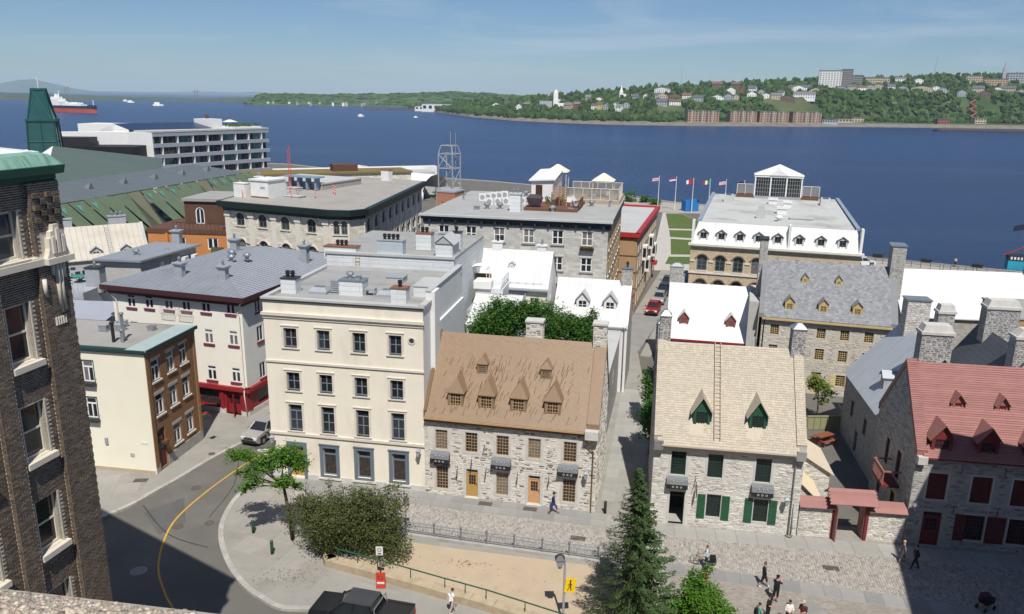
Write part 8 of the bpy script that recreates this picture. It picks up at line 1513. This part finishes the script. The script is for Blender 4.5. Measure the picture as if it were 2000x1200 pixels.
for k,(x,y,b,lb) in enumerate(((12.2,63.6,[((0,0,3.4),(.75,1.6,2.2)),((.1,-1.2,4.6),(.6,1.0,1.0))],'narrow green tree in the alley beside the beige-roofed house, nearer one'),(13.3,69.2,[((0,0,3.6),(.9,1.5,2.0)),((-.3,.8,4.8),(.7,1.0,.9))],'narrow green tree in the alley beside the stone chimney, farther one'),(18.6,77.5,[((0,0,4.0),(1.6,1.2,1.2))],'small green tree in front of the white-roofed house'))):tree('alley_tree',lb,(x,y,0),b,3600,.2,LM_,(0,(0,0,2.4),.1),12+k,group='alley trees')
tree('courtyard_tree','small yellow-green tree in the courtyard before the slate-roofed building',(29.8,71.6,0),[((0,0,3.6),(1.2,1.1,.8)),((.9,0,2.9),(.8,.7,.45)),((-.7,.1,4.2),(.8,.8,.6)),((.3,0,2.1),(.7,.6,.35))],2600,.18,LY,(0,(-.1,0,2.4),.09),16,shell=.2)
for k,(x,y,s_) in enumerate(((35.5,240,2.6),(39.5,238,1.8),(41.5,233,1.6),(-5,178,2.2),(-17,194,2.4),(1,182,1.6))):tree('shrub','%s green shrub by the river promenade, counted from the %s' % (('first','second','third')[k % 3],'red parapet' if k < 3 else 'lattice tower'),(x,y,0),[((0,0,s_*(.6 if k < 3 else 2.8)),(s_,s_,s_*.7))],900,.4,LM_,(0,(0,0,s_*.4),.15),30+k,'shrub','riverside shrubs')
# spruce
t=thing('spruce','tall dark green spruce standing in front of the cobbled street','tree',(7.25,40.6,0));rnd=random.Random(9);MB().tube([(0,0,-.1),(0,0,5),(0,0,10)],[.2,.12,.02],8).build('trunk',BARK,t,True);mb=MB();tw_=MB()
for k in range(200):
    f=(k/199) ** .8;z=.7+9.2*f;R0=3.6*(1-f) ** .95+.12;a=k*2.4+rnd.uniform(-.3,.3);L0=R0*rnd.uniform(.72,1.12);ca,sa=math.cos(a),math.sin(a);n=max(3,int(L0*9));pr=None
    for j in range(n):
        s_=(j+.5)/n;bx=L0*s_;bz=z-.42*bx+.20*bx*s_*s_*1.6;wd=(.10+.30*L0*.55)*(1-s_*.75)
        for q in range(11):
            o=rnd.uniform(-1,1);x,y,zz=bx+rnd.uniform(-.06,.06)-abs(o)*wd*.4,o*wd,bz+rnd.uniform(-.05,.03)-abs(o)*.08;l=rnd.uniform(.09,.2);an=o*.9+rnd.uniform(-.5,.5);dx,dy,dz=math.cos(an)*l,math.sin(an)*l,rnd.uniform(-.09,.06);nx,ny=-dy*.22,dx*.22
            P=[(x,y,zz),(x+dx*.5+nx,y+dy*.5+ny,zz+dz*.5+.015),(x+dx,y+dy,zz+dz),(x+dx*.5-nx,y+dy*.5-ny,zz+dz*.5-.015)];i=len(mb.v);mb.v += [(u*ca-v*sa,u*sa+v*ca,w_) for u,v,w_ in P];mb.f.append((i,i+1,i+2,i+3));mb.m.append(0);mb.uv.append(None)
    tw_.tube([(0,0,z),(L0*.55*ca,L0*.55*sa,z-.2*L0),(L0*.95*ca,L0*.95*sa,z-.25*L0)],[.035,.022,.008],4)
tag(mb.build('needles',LD,t),kind='stuff');tw_.build('branches',BARK,t)
# ---------------------------------------------------------------- vehicles
TYRE=M('tyre',(.02,.02,.02),.85,.1,5);RIM=M('alloy',(.45,.46,.47),.3,.05,5,metal=.8);LAMPW=M('headlamp',(.7,.72,.75),.12,.05,3,spec=.6);LAMPR=M('tail_lamp',(.4,.02,.02),.2,.1,3)
def vehicle(name,label,loc,rz,col,L=4.5,W=1.82,pickup=False,s_=1.0):
    t=thing(name,label,'pickup truck' if pickup else 'car',loc,rz);pm=M('paint_'+label.split()[0]+name,col,.28,.03,1,spec=.6,metal=.25);h=L/2;w=W/2
    body=[(-h,.42),(-h+.05,.32),(h-.15,.3),(h,.5),(h+.02,.78),(h-.12,.95),(h-1.15,1.06),(-h+.05,1.08),(-h-.02,.8)] if not pickup else [(-h,.55),(-h+.1,.45),(h-.1,.45),(h,.62),(h,1.0),(h-.08,1.2),(h-1.35,1.28),(-h,1.28)]
    cab=[(h-1.2,1.04),(h-1.95,1.58),(-h+1.0,1.64),(-h+.25,1.5),(-h+.08,1.06)] if not pickup else [(h-1.4,1.26),(h-2.2,1.88),(h-3.75,1.92),(h-4.05,1.27)]
    def extr(P,w0,w1,zt,m_=0,mb=None):
        mb=mb or MB();k=lambda z:w0+(w1-w0)*max(0,(z-P[0][1])/max(.01,zt-P[0][1]));A=[(x,-k(z),z) for x,z in P];B=[(x,k(z),z) for x,z in P];mb.face(A,m_);mb.face(B[::-1],m_)
        for i in range(len(P)):j=(i+1) % len(P);mb.face([A[i],B[i],B[j],A[j]],m_)
        return mb
    b_=extr(body,w,w-.06,1.1).build('body',pm,t);bv=b_.modifiers.new('b','BEVEL');bv.width=.07;bv.segments=2;bv.limit_method='ANGLE'
    c_=extr(cab,w-.06,w-.3,cab[1][1]).build('cabin_glass',GL_DARK,t)
    zr=max(z for x,z in cab);xs=[x for x,z in cab if z > zr-.1];MB().box(min(xs)-.12,-w+.27,zr-.03,max(xs)+.1,w-.27,zr+.035).build('roof',M('tinted_roof',(.03,.035,.045),.1,.1,1,spec=.6) if pickup else pm,t)
    pl=MB()
    for y in (-1,1):
        for (xa,za),(xb,zb) in ([(cab[0],cab[1])]+[(cab[-1],cab[-2])]):pl.tube([(xa,y*(w-.07),za),(xb,y*(w-.29),zb+.02)],.05,4)
        xm=(cab[0][0]+cab[-1][0])/2;pl.tube([(xm,y*(w-.055),1.08),(xm-.05,y*(w-.28),zr)],.045,4)
    pl.build('pillar',pm,t)
    for x in (h-.88,-h+.9):
        for y in (-1,1):
            wh=obj('wheel',MB().lathe([(.2,-.1),(.34,-.1),(.345,0),(.34,.1),(.2,.1)],n=16).mesh('wheel',TYRE),t,(x,y*(w-.08),.345));wh.rotation_euler=(R_(90),0,0);MB().lathe([(.21,-.112),(.21,.112)],n=12).build('rim',RIM,wh)
            MB().box(x-.46,y*(w-.02)-.02,.3,x+.46,y*(w-.02)+.02,.78).build('wheel_arch',BLACK,t)
    for y in (-1,1):
        MB().box(h-.14,y*(w-.35)-.22,.68,h+.03,y*(w-.35)+.22,.88+.1*pickup).build('headlight',LAMPW,t);MB().box(-h-.04,y*(w-.14)-.12,.7,-h+.05,y*(w-.14)+.12,1.0).build('tail_light',LAMPR,t);MB().box(h-1.45,y*(w+.1)-.1,1.08,h-1.25,y*(w+.1)+.1,1.24).build('mirror',pm,t)
    MB().box(h-.1,-w+.2,.34,h+.05,w-.2,.58).build('front_bumper',BLACK,t);MB().box(h-.05,-.5,.66,h+.04,.5,.84).build('grille',DMET,t);MB().box(-h-.06,-w+.2,.38,-h+.05,w-.2,.6).build('rear_bumper',BLACK,t)
    if pickup:
        MB().box(-h+.08,-w+.14,1.281,h-4.15,w-.14,1.284).build('cargo_floor',TYRE,t);[MB().box(-h,y*(w-.08)-.08,1.26,h-4.1,y*(w-.08)+.08,1.36).build('bed_rail',BLACK,t) for y in (-1,1)];MB().box(-h-.02,-w+.05,.7,-h+.08,w-.05,1.36).build('tailgate',pm,t);MB().tube([(h-4.2,-w+.15,1.3),(h-4.1,-w+.15,1.85),(h-4.1,w-.15,1.85),(h-4.2,w-.15,1.3)],.04,5).build('sport_bar',MET,t)
        for y in (-1,1):lv=MB().box(h-3.2,y*(w+.012)-.004,.72,h-1.6,y*(w+.012)+.004,.98).build('door_livery',M('blue_livery',(.03,.16,.42),.4,.1,2),t);MB().face([(h-2.2,y*(w+.02),.74),(h-1.9,y*(w+.02),.74),(h-2.05,y*(w+.02),1.0)]).build('white_emblem',WHITE,t);MB().box(h-3.2,y*(w+.012)-.005,.99,h-1.6,y*(w+.012)+.005,1.02).build('orange_stripe',ORW,t)
    return t
vehicle('pickup_truck','black pickup truck with blue door livery parked below the retaining wall',(-8.5,40.0,-.145),R_(166),(.012,.013,.017),5.9,2.0,True);vehicle('parked_car','silver crossover standing on the road left of the cream building',(-22.3,66.2,-.145),R_(-108),(.36,.355,.34),4.5)
for x,y,c,lb in ((20.6,111.4,(.33,.015,.02),'red car parked in the narrow street, nearest of the row'),(22.6,117.6,(.36,.36,.37),'silver car parked in the narrow street behind the red car'),(24.2,122.9,(.03,.032,.036),'black car parked in the narrow street behind the silver car'),(25.9,128.5,(.05,.055,.06),'dark grey car parked farthest up the narrow street')):tag(vehicle('parked_car',lb,(x,y,-.14),R_(253),c,4.3),group='cars parked in the narrow street')
vehicle('parked_car','white car parked on the quay behind the slate-roofed building',(66.5,147.5,0),.2,(.7,.7,.7),4.5)
# ---------------------------------------------------------------- people
SKINS=M('skin',(.46,.27,.19),.6,.05,4);SHOEW=M('pale_shoe',(.7,.69,.66),.6,.05,4);HAIRD=M('dark_hair',(.03,.022,.017),.7,.2,9)
def cloth(n,c):return M('cloth_'+n,c,.85,.12,6)
PEOPLE=[]
def person(label,x,y,rz,top,bot,hair=HAIRD,shoe=BLACK,shorts=True,stride=.0,arms='down',hat=None,h=1.74,z=0.0,sleeve=True,bag=None):
    k=h/1.75;st=stride;V=[(0,0,.93,.125),(0,0,1.14,.125),(.01,0,1.34,.145),(.01,0,1.47,.062),(.03,0,1.56,.055),(.035,0,1.66,.098)];E=[(0,1),(1,2),(2,3),(3,4),(4,5)];tagz=['bot','top','top','skin','skin','skin']
    for s_ in (-1,1):
        b=len(V);V += [(.0,s_*.09,.86,.1),(st*s_*.24+abs(st)*.06,s_*.1,.48,.065),(st*s_*.42-(abs(st)*.1 if s_*st < 0 else 0),s_*.1,.09,.045),(st*s_*.42+.13,s_*.11,.04,.04)];E += [(0,b),(b,b+1),(b+1,b+2),(b+2,b+3)];tagz += ['bot','bot','skin' if shorts else 'bot','shoe']
        b=len(V);A={'down':[(.0,.24,1.12),(.06,.26,.88)],'walk':[(-st*s_*.14,.24,1.13),(.06-st*s_*.25,.25,.9)],'photo':[(.16,.24,1.22),(.34,.1,1.45)],'front':[(.03,.24,1.13),(.24,.1,1.08)],'bar':[(.1,.24,1.15),(.3,.22,1.0)]}[arms]
        V += [(0,s_*.175,1.395,.06)]+[(p[0],s_*p[1],p[2],r_) for p,r_ in zip(A,(.045,.033))];E += [(2,b),(b,b+1),(b+1,b+2)];tagz += ['top','top' if sleeve else 'skin','skin']
        d=Vector(A[1])-Vector(A[0]);d.normalize();hp=Vector((A[1][0],A[1][1]*s_,A[1][2]));d=Vector((d.x,d.y*s_,d.z));V.append((*(hp+d*.09),.03));E.append((b+2,b+3));tagz.append('skin')
    me=bpy.data.meshes.new('person');me.from_pydata([(v[0]*k,v[1]*k,v[2]*k) for v in V],E,[]);o=obj('person',me,None,(x,y,z),rz);tag(o,label,'person','people on the plaza');sk=o.modifiers.new('Skin','SKIN');sk.use_smooth_shade=True;o.modifiers.new('Sub','SUBSURF').levels=1
    for i,v in enumerate(V):me.skin_vertices[0].data[i].radius=(v[3]*k*1.12,v[3]*k*(1.12 if i > 2 else 1.35))
    me.skin_vertices[0].data[0].use_root=True;PEOPLE.append((o,V,E,tagz,k,[top,bot,SKINS,shoe],hair,hat,bag))
NAVY=cloth('navy',(.02,.025,.045));BLK=cloth('black',(.012,.012,.014));WHT=cloth('white',(.7,.69,.67));SAND_=cloth('sand',(.45,.38,.30));BLUE_=cloth('blue',(.02,.06,.2));LTB=cloth('pale_blue',(.45,.50,.58));MAR=cloth('maroon',(.08,.03,.025));MINT=cloth('mint',(.12,.33,.25));FLOR=cloth('floral',(.12,.10,.13));BLOND=M('blond_hair',(.5,.36,.18),.7,.1,8);GRYH=M('brown_hair',(.12,.07,.045),.7,.1,8)
person('man in a navy shirt and blue shorts walking past the stone house',3.3,53.0,-.2,NAVY,BLUE_,stride=.8,arms='walk',hat=NAVY,z=.02);person('woman in a white top and beige trousers walking beside the retaining wall',-3.3,41.1,.5,WHT,SAND_,shoe=SHOEW,shorts=False,stride=.5,arms='front',h=1.68,sleeve=False,bag=WHT)
person('cyclist in a pale shirt and dark shorts standing with a bicycle',13.1,46.1,2.9,LTB,NAVY,hair=GRYH,stride=.25,arms='bar',z=.03);person('man in a dark T-shirt and black shorts walking across the plaza',16.3,44.2,-.3,NAVY,BLK,hair=GRYH,shoe=SHOEW,stride=.6,arms='walk',z=.02,h=1.8);person('man in black with a cap and white shoes photographing the street',16.6,42.7,.9,BLK,BLK,shoe=SHOEW,arms='photo',hat=BLK,h=1.82)
person('man in a black shirt and cap in the group at the bottom edge',15.55,40.9,-.8,BLK,BLK,arms='front',hat=BLK);person('person in a mint shirt with a black backpack at the bottom edge',14.75,40.2,.3,MINT,BLK,arms='front',h=1.66,bag=BLK);person('person in a white shirt with backpack straps at the bottom edge',16.6,40.4,-1.6,WHT,BLK,arms='front',bag=BLK);person('man in a maroon shirt and cream cap at the bottom edge',17.4,40.35,-2.4,MAR,SAND_,arms='front',hat=SAND_)
person('blond woman in a floral dress walking at the edge of the shadow',26.6,47.2,2.9,FLOR,FLOR,hair=BLOND,shorts=True,stride=.5,arms='walk',h=1.66,sleeve=False,z=.02);person('person in dark clothes walking in the shade beside the blond woman',27.1,46.5,3.0,BLK,BLK,stride=.6,arms='walk',shorts=False,z=.02);person('visitor in a tan shirt on the distant quay',84.5,148.2,1,SAND_,BLK,arms='down')
dg=bpy.context.evaluated_depsgraph_get()
for o,V,E,tz,k,mats,hair,hat,bag in PEOPLE:
    me=bpy.data.meshes.new_from_object(o.evaluated_get(dg));o.modifiers.clear();o.data=me;me.materials.clear();[me.materials.append(m) for m in mats];P=[Vector(v[:3])*k for v in V];ids={'top':0,'bot':1,'skin':2,'shoe':3};mi=[]
    for f in me.polygons:
        c=f.center;bt=None
        for a,b in E:
            d=P[b]-P[a];t=min(1,max(0,(c-P[a]).dot(d)/max(d.length_squared,1e-6)));q=(c-P[a]-d*t).length-V[b][3]
            if bt is None or q < bt[0]:bt=(q,tz[b] if t > .35 else tz[a] if tz[a] != 'skin' or tz[b] == 'shoe' else tz[b])
        mi.append(ids[bt[1]])
    me.polygons.foreach_set('material_index',mi);hd=P[5];mb=MB();mb.blob(tuple(hd+Vector((-.018,0,.03))*k),(.098*k,.09*k,.105*k),2,.03);mb.v=[v if v[0] < hd.x+.055 else (hd.x+.055,v[1],v[2]+.02) for v in mb.v];mb.build('hair',hair,o,True)
    fc=MB();fc.box(hd.x+.09*k,-.012,hd.z-.02,hd.x+.125*k,.012,hd.z+.02);[fc.box(hd.x+.045,s_*.1*k-.012,hd.z-.03,hd.x+.07,s_*.1*k+.012,hd.z+.03) for s_ in (-1,1)];[fc.box(hd.x+.088*k,s_*.034-.01,hd.z+.018,hd.x+.1*k,s_*.034+.01,hd.z+.03,1) for s_ in (-1,1)];fc.box(hd.x+.085*k,-.022,hd.z-.055,hd.x+.1*k,.022,hd.z-.045,1);fg=fc
    for s_ in (-1,1):
        hp=P[13] if s_ < 0 and False else P[6+(4 if s_ < 0 else 12)+3];wr=P[6+(4 if s_ < 0 else 12)+2];d=(hp-wr).normalized();sd_=d.cross(Vector((0,s_,0.01)) if abs(d.y) < .9 else Vector((1,0,0))).normalized()
        for q in range(4):b0=hp+sd_*(.014*(q-1.5));fg.tube([b0,b0+d*.04,b0+d*(.062+.01*(q in (1,2)))-Vector((0,s_*.012,.01))],[.009,.008,.006],5,2)
        b0=wr+d*.05;fg.tube([b0,b0+sd_*.035+d*.02,b0+sd_*.045+d*.05],[.011,.009,.007],5,2)
    fg.build('face_and_fingers',[SKINS,HAIRD,SKINS],o)
    if hat:MB().lathe([(.112*k,hd.z+.035),(.11*k,hd.z+.09),(.07*k,hd.z+.135),(.01,hd.z+.145)],hd.x-.01,0,12).box(hd.x+.08,-.075,hd.z+.04,hd.x+.19,.075,hd.z+.055).build('cap',hat,o)
    if bag:MB().taper(-.2*k,0,.98*k,1.4*k,.16,.28,.12,.22).build('bag',bag,o)
# ---------------------------------------------------------------- bicycle, street furniture
bk=thing('bicycle','black bicycle with panniers held by the cyclist','bicycle',(13.0,46.55,.03),2.95)
for x in (-.53,.53):
    w_=obj('wheel',MB().tube([(.33*math.cos(a),.33*math.sin(a),0) for a in (q*math.pi/10 for q in range(21))],.022,5).mesh('wheel',TYRE),bk,(x,0,.35));w_.rotation_euler=(R_(90),0,0);sp_=MB();[sp_.tube([(0,0,0),(.32*math.cos(a),.32*math.sin(a),0)],.004,3) for a in (q*.628 for q in range(10))];sp_.build('spokes',MET,w_)
MB().tube([(-.53,0,.35),(-.1,0,.32),(.38,0,.82),(-.2,0,.84),(-.1,0,.32)],.02,6).tube([(-.53,0,.35),(-.2,0,.84),(-.23,0,.98)],.016,6).tube([(.53,0,.35),(.36,0,.95)],.018,6).build('frame',BLACK,bk);MB().tube([(.4,-.27,1.0),(.36,0,.97),(.4,.27,1.0)],.014,6).build('handlebar',BLACK,bk);MB().taper(-.24,0,.97,1.03,.26,.12,.22,.14).build('saddle',BLACK,bk);[MB().box(-.8,s_*.14-.06,.35,-.42,s_*.14+.06,.72).build('pannier',BLK,bk) for s_ in (-1,1)]
FNC=M('fence_grey',(.20,.215,.235),.5,.1,3,metal=.3);fp=[(-8.9,50.05),(-7.2,49.7),(-5.2,49.25),(-3.3,48.8),(-1.5,48.4),(.4,48.0),(2.3,47.55),(4.1,47.15),(6.0,46.7),(7.9,46.25)];fe=thing('iron_fence','long grey iron fence on a low kerb between cobbles and sand','fence',(0,0,0))
MB().prism([(-9.1,49.9),(8.1,46.0),(8.2,46.4),(-9.0,50.3)],-.1,.22).build('kerb',CONC,fe)
for p in fp:MB().lathe([(.07,.2),(.07,.3),(.06,.34),(.06,1.12),(.1,1.15),(.08,1.24),(.02,1.28)],*p,8).build('post',FNC,fe)
for a,b in zip(fp,fp[1:]):
    A,B=Vector((*a,0)),Vector((*b,0));[MB().tube([A+Vector((0,0,z_)),B+Vector((0,0,z_))],.035,5).build('rail',FNC,fe) for z_ in (.34,.85,1.05)];m2=MB();[m2.tube([A.lerp(B,(q+.5)/18)+Vector((0,0,.34)),A.lerp(B,(q+.5)/18)+Vector((0,0,.85))],.016,3) for q in range(18)];m2.build('pickets',FNC,fe)
rw_=thing('retaining_wall','low weathered beige retaining wall curving along the sand square','wall',(0,0,0));RWM=M('beige_concrete',(.40,.325,.22),.95,.15,1.5,bump=.4,bscale=14,dirt=(.24,.19,.13),dirt_scale=1.2,dirt_amt=.7);ln=smooth_line([(-12.2,46.5),(-12.0,45.7),(-9.6,44.75),(-6.1,43.3),(-3.5,42.2),(-.9,41.1),(3.5,38.8),(8,36)],2)
for a,b in zip(ln,ln[1:]):d=Vector((b[0]-a[0],b[1]-a[1])).normalized();n=Vector((-d.y,d.x));A,B=Vector(a)+d*.006,Vector(b)-d*.006;MB().prism([tuple(A),tuple(B),tuple(B+n*.75),tuple(A+n*.75)],-.1,.5).build('block',RWM,rw_)
gr=thing('green_railing','dark green pipe railing on top of the beige retaining wall','railing',(0,0,0));l2=[(-11.7,46.4),(-11.2,46.0),(-8.4,44.85),(-3.9,42.9),(-1.3,41.8),(3.4,39.5),(7.8,36.8)];MB().tube([(x,y,1.15) for x,y in l2],.045,6).build('rail',GREEN,gr)
for a,b in zip(l2[1:],l2[2:]):
    for f in (0,.5):MB().tube([(a[0]+(b[0]-a[0])*f,a[1]+(b[1]-a[1])*f,z_) for z_ in (.48,1.15)],.035,6).build('post',GREEN,gr)
for x,y,m_,lb in ((-18.0,49.7,GREEN,'green bollard on the curved pavement, upper one'),(-15.9,47.1,GREEN,'green bollard on the curved pavement, lower one'),(7.2,53.2,DMET,'dark bollard at the mouth of the alley')):t=thing('bollard',lb,'bollard',(x,y,0),0,'bollards');MB().lathe([(.11,0),(.11,.8),(.09,.86),(.11,.9),(.1,.99),(.03,1.03)],n=12).build('post',m_,t,True);MB().lathe([(.113,.8),(.113,.84)],n=12).build('band',DMET,t)
lp=thing('street_lamp','grey street lamp with lantern and yellow pedestrian sign at the bottom','street lamp',(3.3,40.4,0));MB().lathe([(.12,0),(.12,.6),(.075,.7),(.06,4.2)],n=10).build('post',GREYM,lp);MB().tube([(0,0,4.1),(-.2,0,4.3),(-.3,0,4.0)],.03,5).build('arm',GREYM,lp);MB().taper(-.3,0,3.75,4.25,.26,.26,.5,.5).build('lantern_glass',MATS['lantern_glass'],lp);MB().taper(-.3,0,4.25,4.5,.58,.58,.2,.2).taper(-.3,0,3.62,3.75,.12,.12,.26,.26).build('lantern_frame',DMET,lp)
sg=MB().box(-.3,-.13,2.1,.35,-.1,3.0).build('warning_sign',M('sign_yellow',(.8,.52,.01),.5,.05,3),lp);sg.rotation_euler=(0,.12,.2);MB().tube([(.0,-.14,2.8),(.02,-.14,2.55),(-.1,-.14,2.25)],.03,4).tube([(.02,-.14,2.55),(.12,-.14,2.25)],.03,4).tube([(-.1,-.14,2.55),(.0,-.14,2.72),(.12,-.14,2.55)],.025,4).lathe([(.05,2.83),(.05,2.9)],0,-.14,8).build('walking_figure',BLACK,sg)
ps=thing('parking_sign','thin sign post with a white no-parking plate and a red poster','sign',(-8.0,43.5,0));MB().tube([(0,0,0),(0,0,2.9)],.035,6).build('post',DMET,ps);pl=MB().box(-.22,-.06,2.35,.22,-.04,2.95).build('white_plate',WHITE,ps);MB().tube([(.11*math.cos(a),.11*math.sin(a),0) for a in (q*.4488 for q in range(15))],.018,4).build('ring_mark',BLACK,pl,loc=(0,-.062,2.72)).rotation_euler=(R_(90),0,0);MB().box(-.1,-.066,2.42,.1,-.061,2.5).build('lettering',BLACK,pl)
rp=MB().box(-.27,-.12,.05,.33,-.06,1.15).build('red_poster',M('poster_red',(.55,.055,.03),.5,.06,3),ps);MB().box(-.2,-.126,.36,.26,-.121,.5).build('poster_strip',WHITE,rp);MB().tube([(.14*math.cos(a),.14*math.sin(a),0) for a in (q*.4488 for q in range(15))],.018,4).build('poster_emblem',BLACK,rp,loc=(.02,-.122,.78)).rotation_euler=(R_(90),0,0)
s2=thing('street_sign','grey sign post seen from behind on the cobbles','sign',(-7.3,50.4,0));MB().tube([(0,0,0),(0,0,2.6)],.035,6).build('post',GREYM,s2);MB().box(-.2,-.03,1.95,.22,0,2.6).build('plate',M('sign_back',(.22,.19,.17),.6,.1,3),s2)
hy=thing('fire_hydrant','red fire hydrant with a blue cap and yellow outlets','fire hydrant',(12.75,44.85,.02));MB().lathe([(.17,0),(.17,.05),(.1,.08),(.1,.62),(.14,.64)],n=12).build('barrel',M('hydrant_red',(.5,.03,.02),.45,.1,4),hy);MB().lathe([(.15,.64),(.15,.74),(.1,.84),(.03,.9)],n=12).build('bonnet',M('hydrant_blue',(.02,.22,.45),.45,.1,4),hy);[MB().tube([(s_*.08,0,.52),(s_*.22,0,.52)],.06,8).build('outlet',MATS['sign_yellow'],hy) for s_ in (-1,1)]
ca=thing('push_cart','dark loaded push cart parked in the shade at the lower right','cart',(29.4,42.3,0),.4);[MB().lathe([(.14,-.03),(.14,.03)],n=12).build('wheel',TYRE,ca,loc=(x,y,.14)).__setattr__('rotation_euler',(R_(90),0,0)) for x in (-.4,.4) for y in (-.28,.28)];MB().taper(0,0,.45,.8,.7,.5,.9,.55).build('seat',BLK,ca);MB().tube([(-.4,.28,.14),(.2,.28,.8),(.6,.28,1.05),(.6,-.28,1.05),(.2,-.28,.8),(-.4,-.28,.14)],.02,5).build('frame',DMET,ca);MB().blob((-.2,0,.95),(.4,.3,.28),2,.08).build('hood',cloth('plum',(.05,.02,.04)),ca)
FC={'r':(.5,.02,.03),'w':(.75,.75,.74),'b':(.02,.05,.3),'g':(.02,.25,.08),'k':(.015,.015,.015),'y':(.75,.5,.02)};FM={k:cloth('flag_'+k,v) for k,v in FC.items()}
for k,(x,y,bands,vert,lb) in enumerate(((40.7,223,'rwbwr',0,'red, white and blue cross-like'),(45.2,221.5,'bwr',0,'red, white and blue banded'),(49.2,218.0,'rrw',1,'mostly red'),(53.4,216.5,'gwr',1,'green, white and red'),(57.6,215.8,'rwrwrwb',0,'red and white striped'),(62.0,214.0,'yrk',0,'black, red and gold'))):
    t=thing('flagpole','flagpole by the lawn flying the %s flag' % lb,'flagpole',(x,y,0),0,'flagpoles by the lawn');MB().tube([(0,0,-.1),(0,0,9.2)],[.11,.06],8).lathe([(.1,9.2),(.1,9.35)],n=8).build('pole',WFRAME,t);n=len(bands);wv=lambda u:(-.1-u*1.9,.22*math.sin(u*5),-.25*u);mb=MB()
    for i in range(n):
        for j in range(6):
            P=[wv((j+a)/6)+((b+i)/n,) for a,b in ((0,0),(1,0),(1,1),(0,1))] if not vert else [wv((i+(j+a)/6)/n)+(b,) for a,b in ((0,0),(1,0),(1,1),(0,1))];mb.face([(p[0],p[1],7.9+p[2]+p[3]*1.05) for p in P],i)
    mb.build('flag',[FM[c] for c in bands],t)
kb=thing('blue_kiosk','bright blue wooden kiosk behind the lawn by the river','kiosk',(49.3,220.6,0),.25);MB().box(-2,-1.3,0,2,1.3,3.0).build('wall',M('kiosk_blue',(.02,.16,.42),.6,.1,1),kb);[MB().box(-2.05+k*.8,-1.36,0,-1.3+k*.8,-1.3,3.2+.4*(k % 2)).build('board',MATS['kiosk_blue'],kb) for k in range(5)]
pr_=[(68.7,151.0),(74,148),(80.1,144.6),(84.8,142),(91,138.4)]
for a,b,lb in zip(pr_,pr_[1:],('first','second','third','fourth')):t=thing('quay_railing','grey railing section on the quay, %s from the slate-roofed building' % lb,'railing',(*a,0),math.atan2(b[1]-a[1],b[0]-a[0]),'quay railings');L_=math.dist(a,b);[MB().tube([(.2,0,z_),(L_-.3,0,z_)],.05,5).build('rail',DMET,t) for z_ in (.6,1.1)];[MB().tube([(.2+(L_-.5)*q/4,0,0),(.2+(L_-.5)*q/4,0,1.1)],.05,5).build('post',DMET,t) for q in range(5)]
hk=thing('tour_kiosk','blue and white harbour kiosk with a red frame roof and navy flag','kiosk',(95.5,146.5,0),-.4);MB().box(-2,-1.5,0,2,1.5,1.8).build('panel_wall',M('kiosk_cyan',(.03,.30,.42),.5,.1,1),hk);MB().box(-2.05,-1.55,1.8,2.05,1.55,2.7).build('sign_band',BLACK,hk);[MB().box(-1.7+k*.55,-1.6,2.0,-1.4+k*.55,-1.555,2.5).build('lettering',WHITE,hk) for k in range(5)];MB().tube([(-3,-1.5,2.6),(1,-1.5,5),(5,-1.5,2.6)],.12,5).tube([(1,-1.5,5),(1,2,5)],.12,5).build('red_frame',REDC,hk);MB().tube([(1,0,5),(1,0,9)],.06,5).build('flag_pole',REDC,hk);MB().face([(1,0,8.9),(-1.8,.3,8.0),(-1.8,.3,7.0),(1,0,7.8)]).build('flag',NAVY,hk)
cy=thing('courtyard_fence','olive board fence around the sunken courtyard terrace','fence',(28.2,69.6,0),.05);[MB().box(k*.62,0,-.1,k*.62+.58,.08,1.2).build('board',M('olive_board',(.26,.26,.14),.8,.1,3),cy) for k in range(6)];MB().box(-.1,-.05,1.2,3.8,.13,1.28).build('rail',MATS['olive_board'],cy)
pt_=thing('picnic_table','brown picnic table in the courtyard behind the shed','table',(28.6,66.6,0),.5);[MB().box(-.9,-.4+k*.27,.7,.9,-.16+k*.27,.75).build('plank',M('picnic_brown',(.22,.07,.035),.7,.12,4),pt_) for k in range(3)];[MB().box(-.9,y-.14,.4,.9,y+.14,.45).build('bench_plank',MATS['picnic_brown'],pt_) for y in (-.75,.75)];[MB().box(x-.05,-.75,0,x+.05,.75,.4).build('leg',MATS['picnic_brown'],pt_) for x in (-.7,.7)]
dr=thing('deck_railing','white and grey deck railing along the lane behind the courtyard','railing',(32.6,73.4,0),R_(-100));MB().tube([(0,0,1.0),(8.5,0,1.0)],.05,5).build('rail',FLATL,dr);[MB().tube([(q*.34,0,0),(q*.34,0,1)],.025,4).build('baluster',FLATL,dr) for q in range(26)]
mb=MB();rr=random.Random(31)
for k in range(420):
    x,y=(rr.gauss(-2.2,1.0),rr.gauss(46.6,.35)) if k < 120 else (rr.uniform(-9,8),rr.uniform(42,48)) if k < 260 else (rr.gauss(-14.2,1.2),rr.gauss(44.6,.5));a=rr.uniform(0,6.3);s_=rr.uniform(.03,.075);z_=.02
    if 47.6-.22*(x+7) < y or (k >= 120 and k < 260 and y < 43.8-.42*(x+6)):continue
    mb.face([(x+s_*math.cos(a+q)*(1 if q in (0,3.14) else .5),y+s_*math.sin(a+q)*(1 if q in (0,3.14) else .5),z_+(.012 if q == 1.57 else 0)) for q in (0,1.57,3.14,4.71)])
tag(mb.build('leaf_litter',M('dry_leaf',(.16,.085,.04),.9,.2,3)),'brown dry leaves scattered on sand and pavement','leaves',kind='stuff')
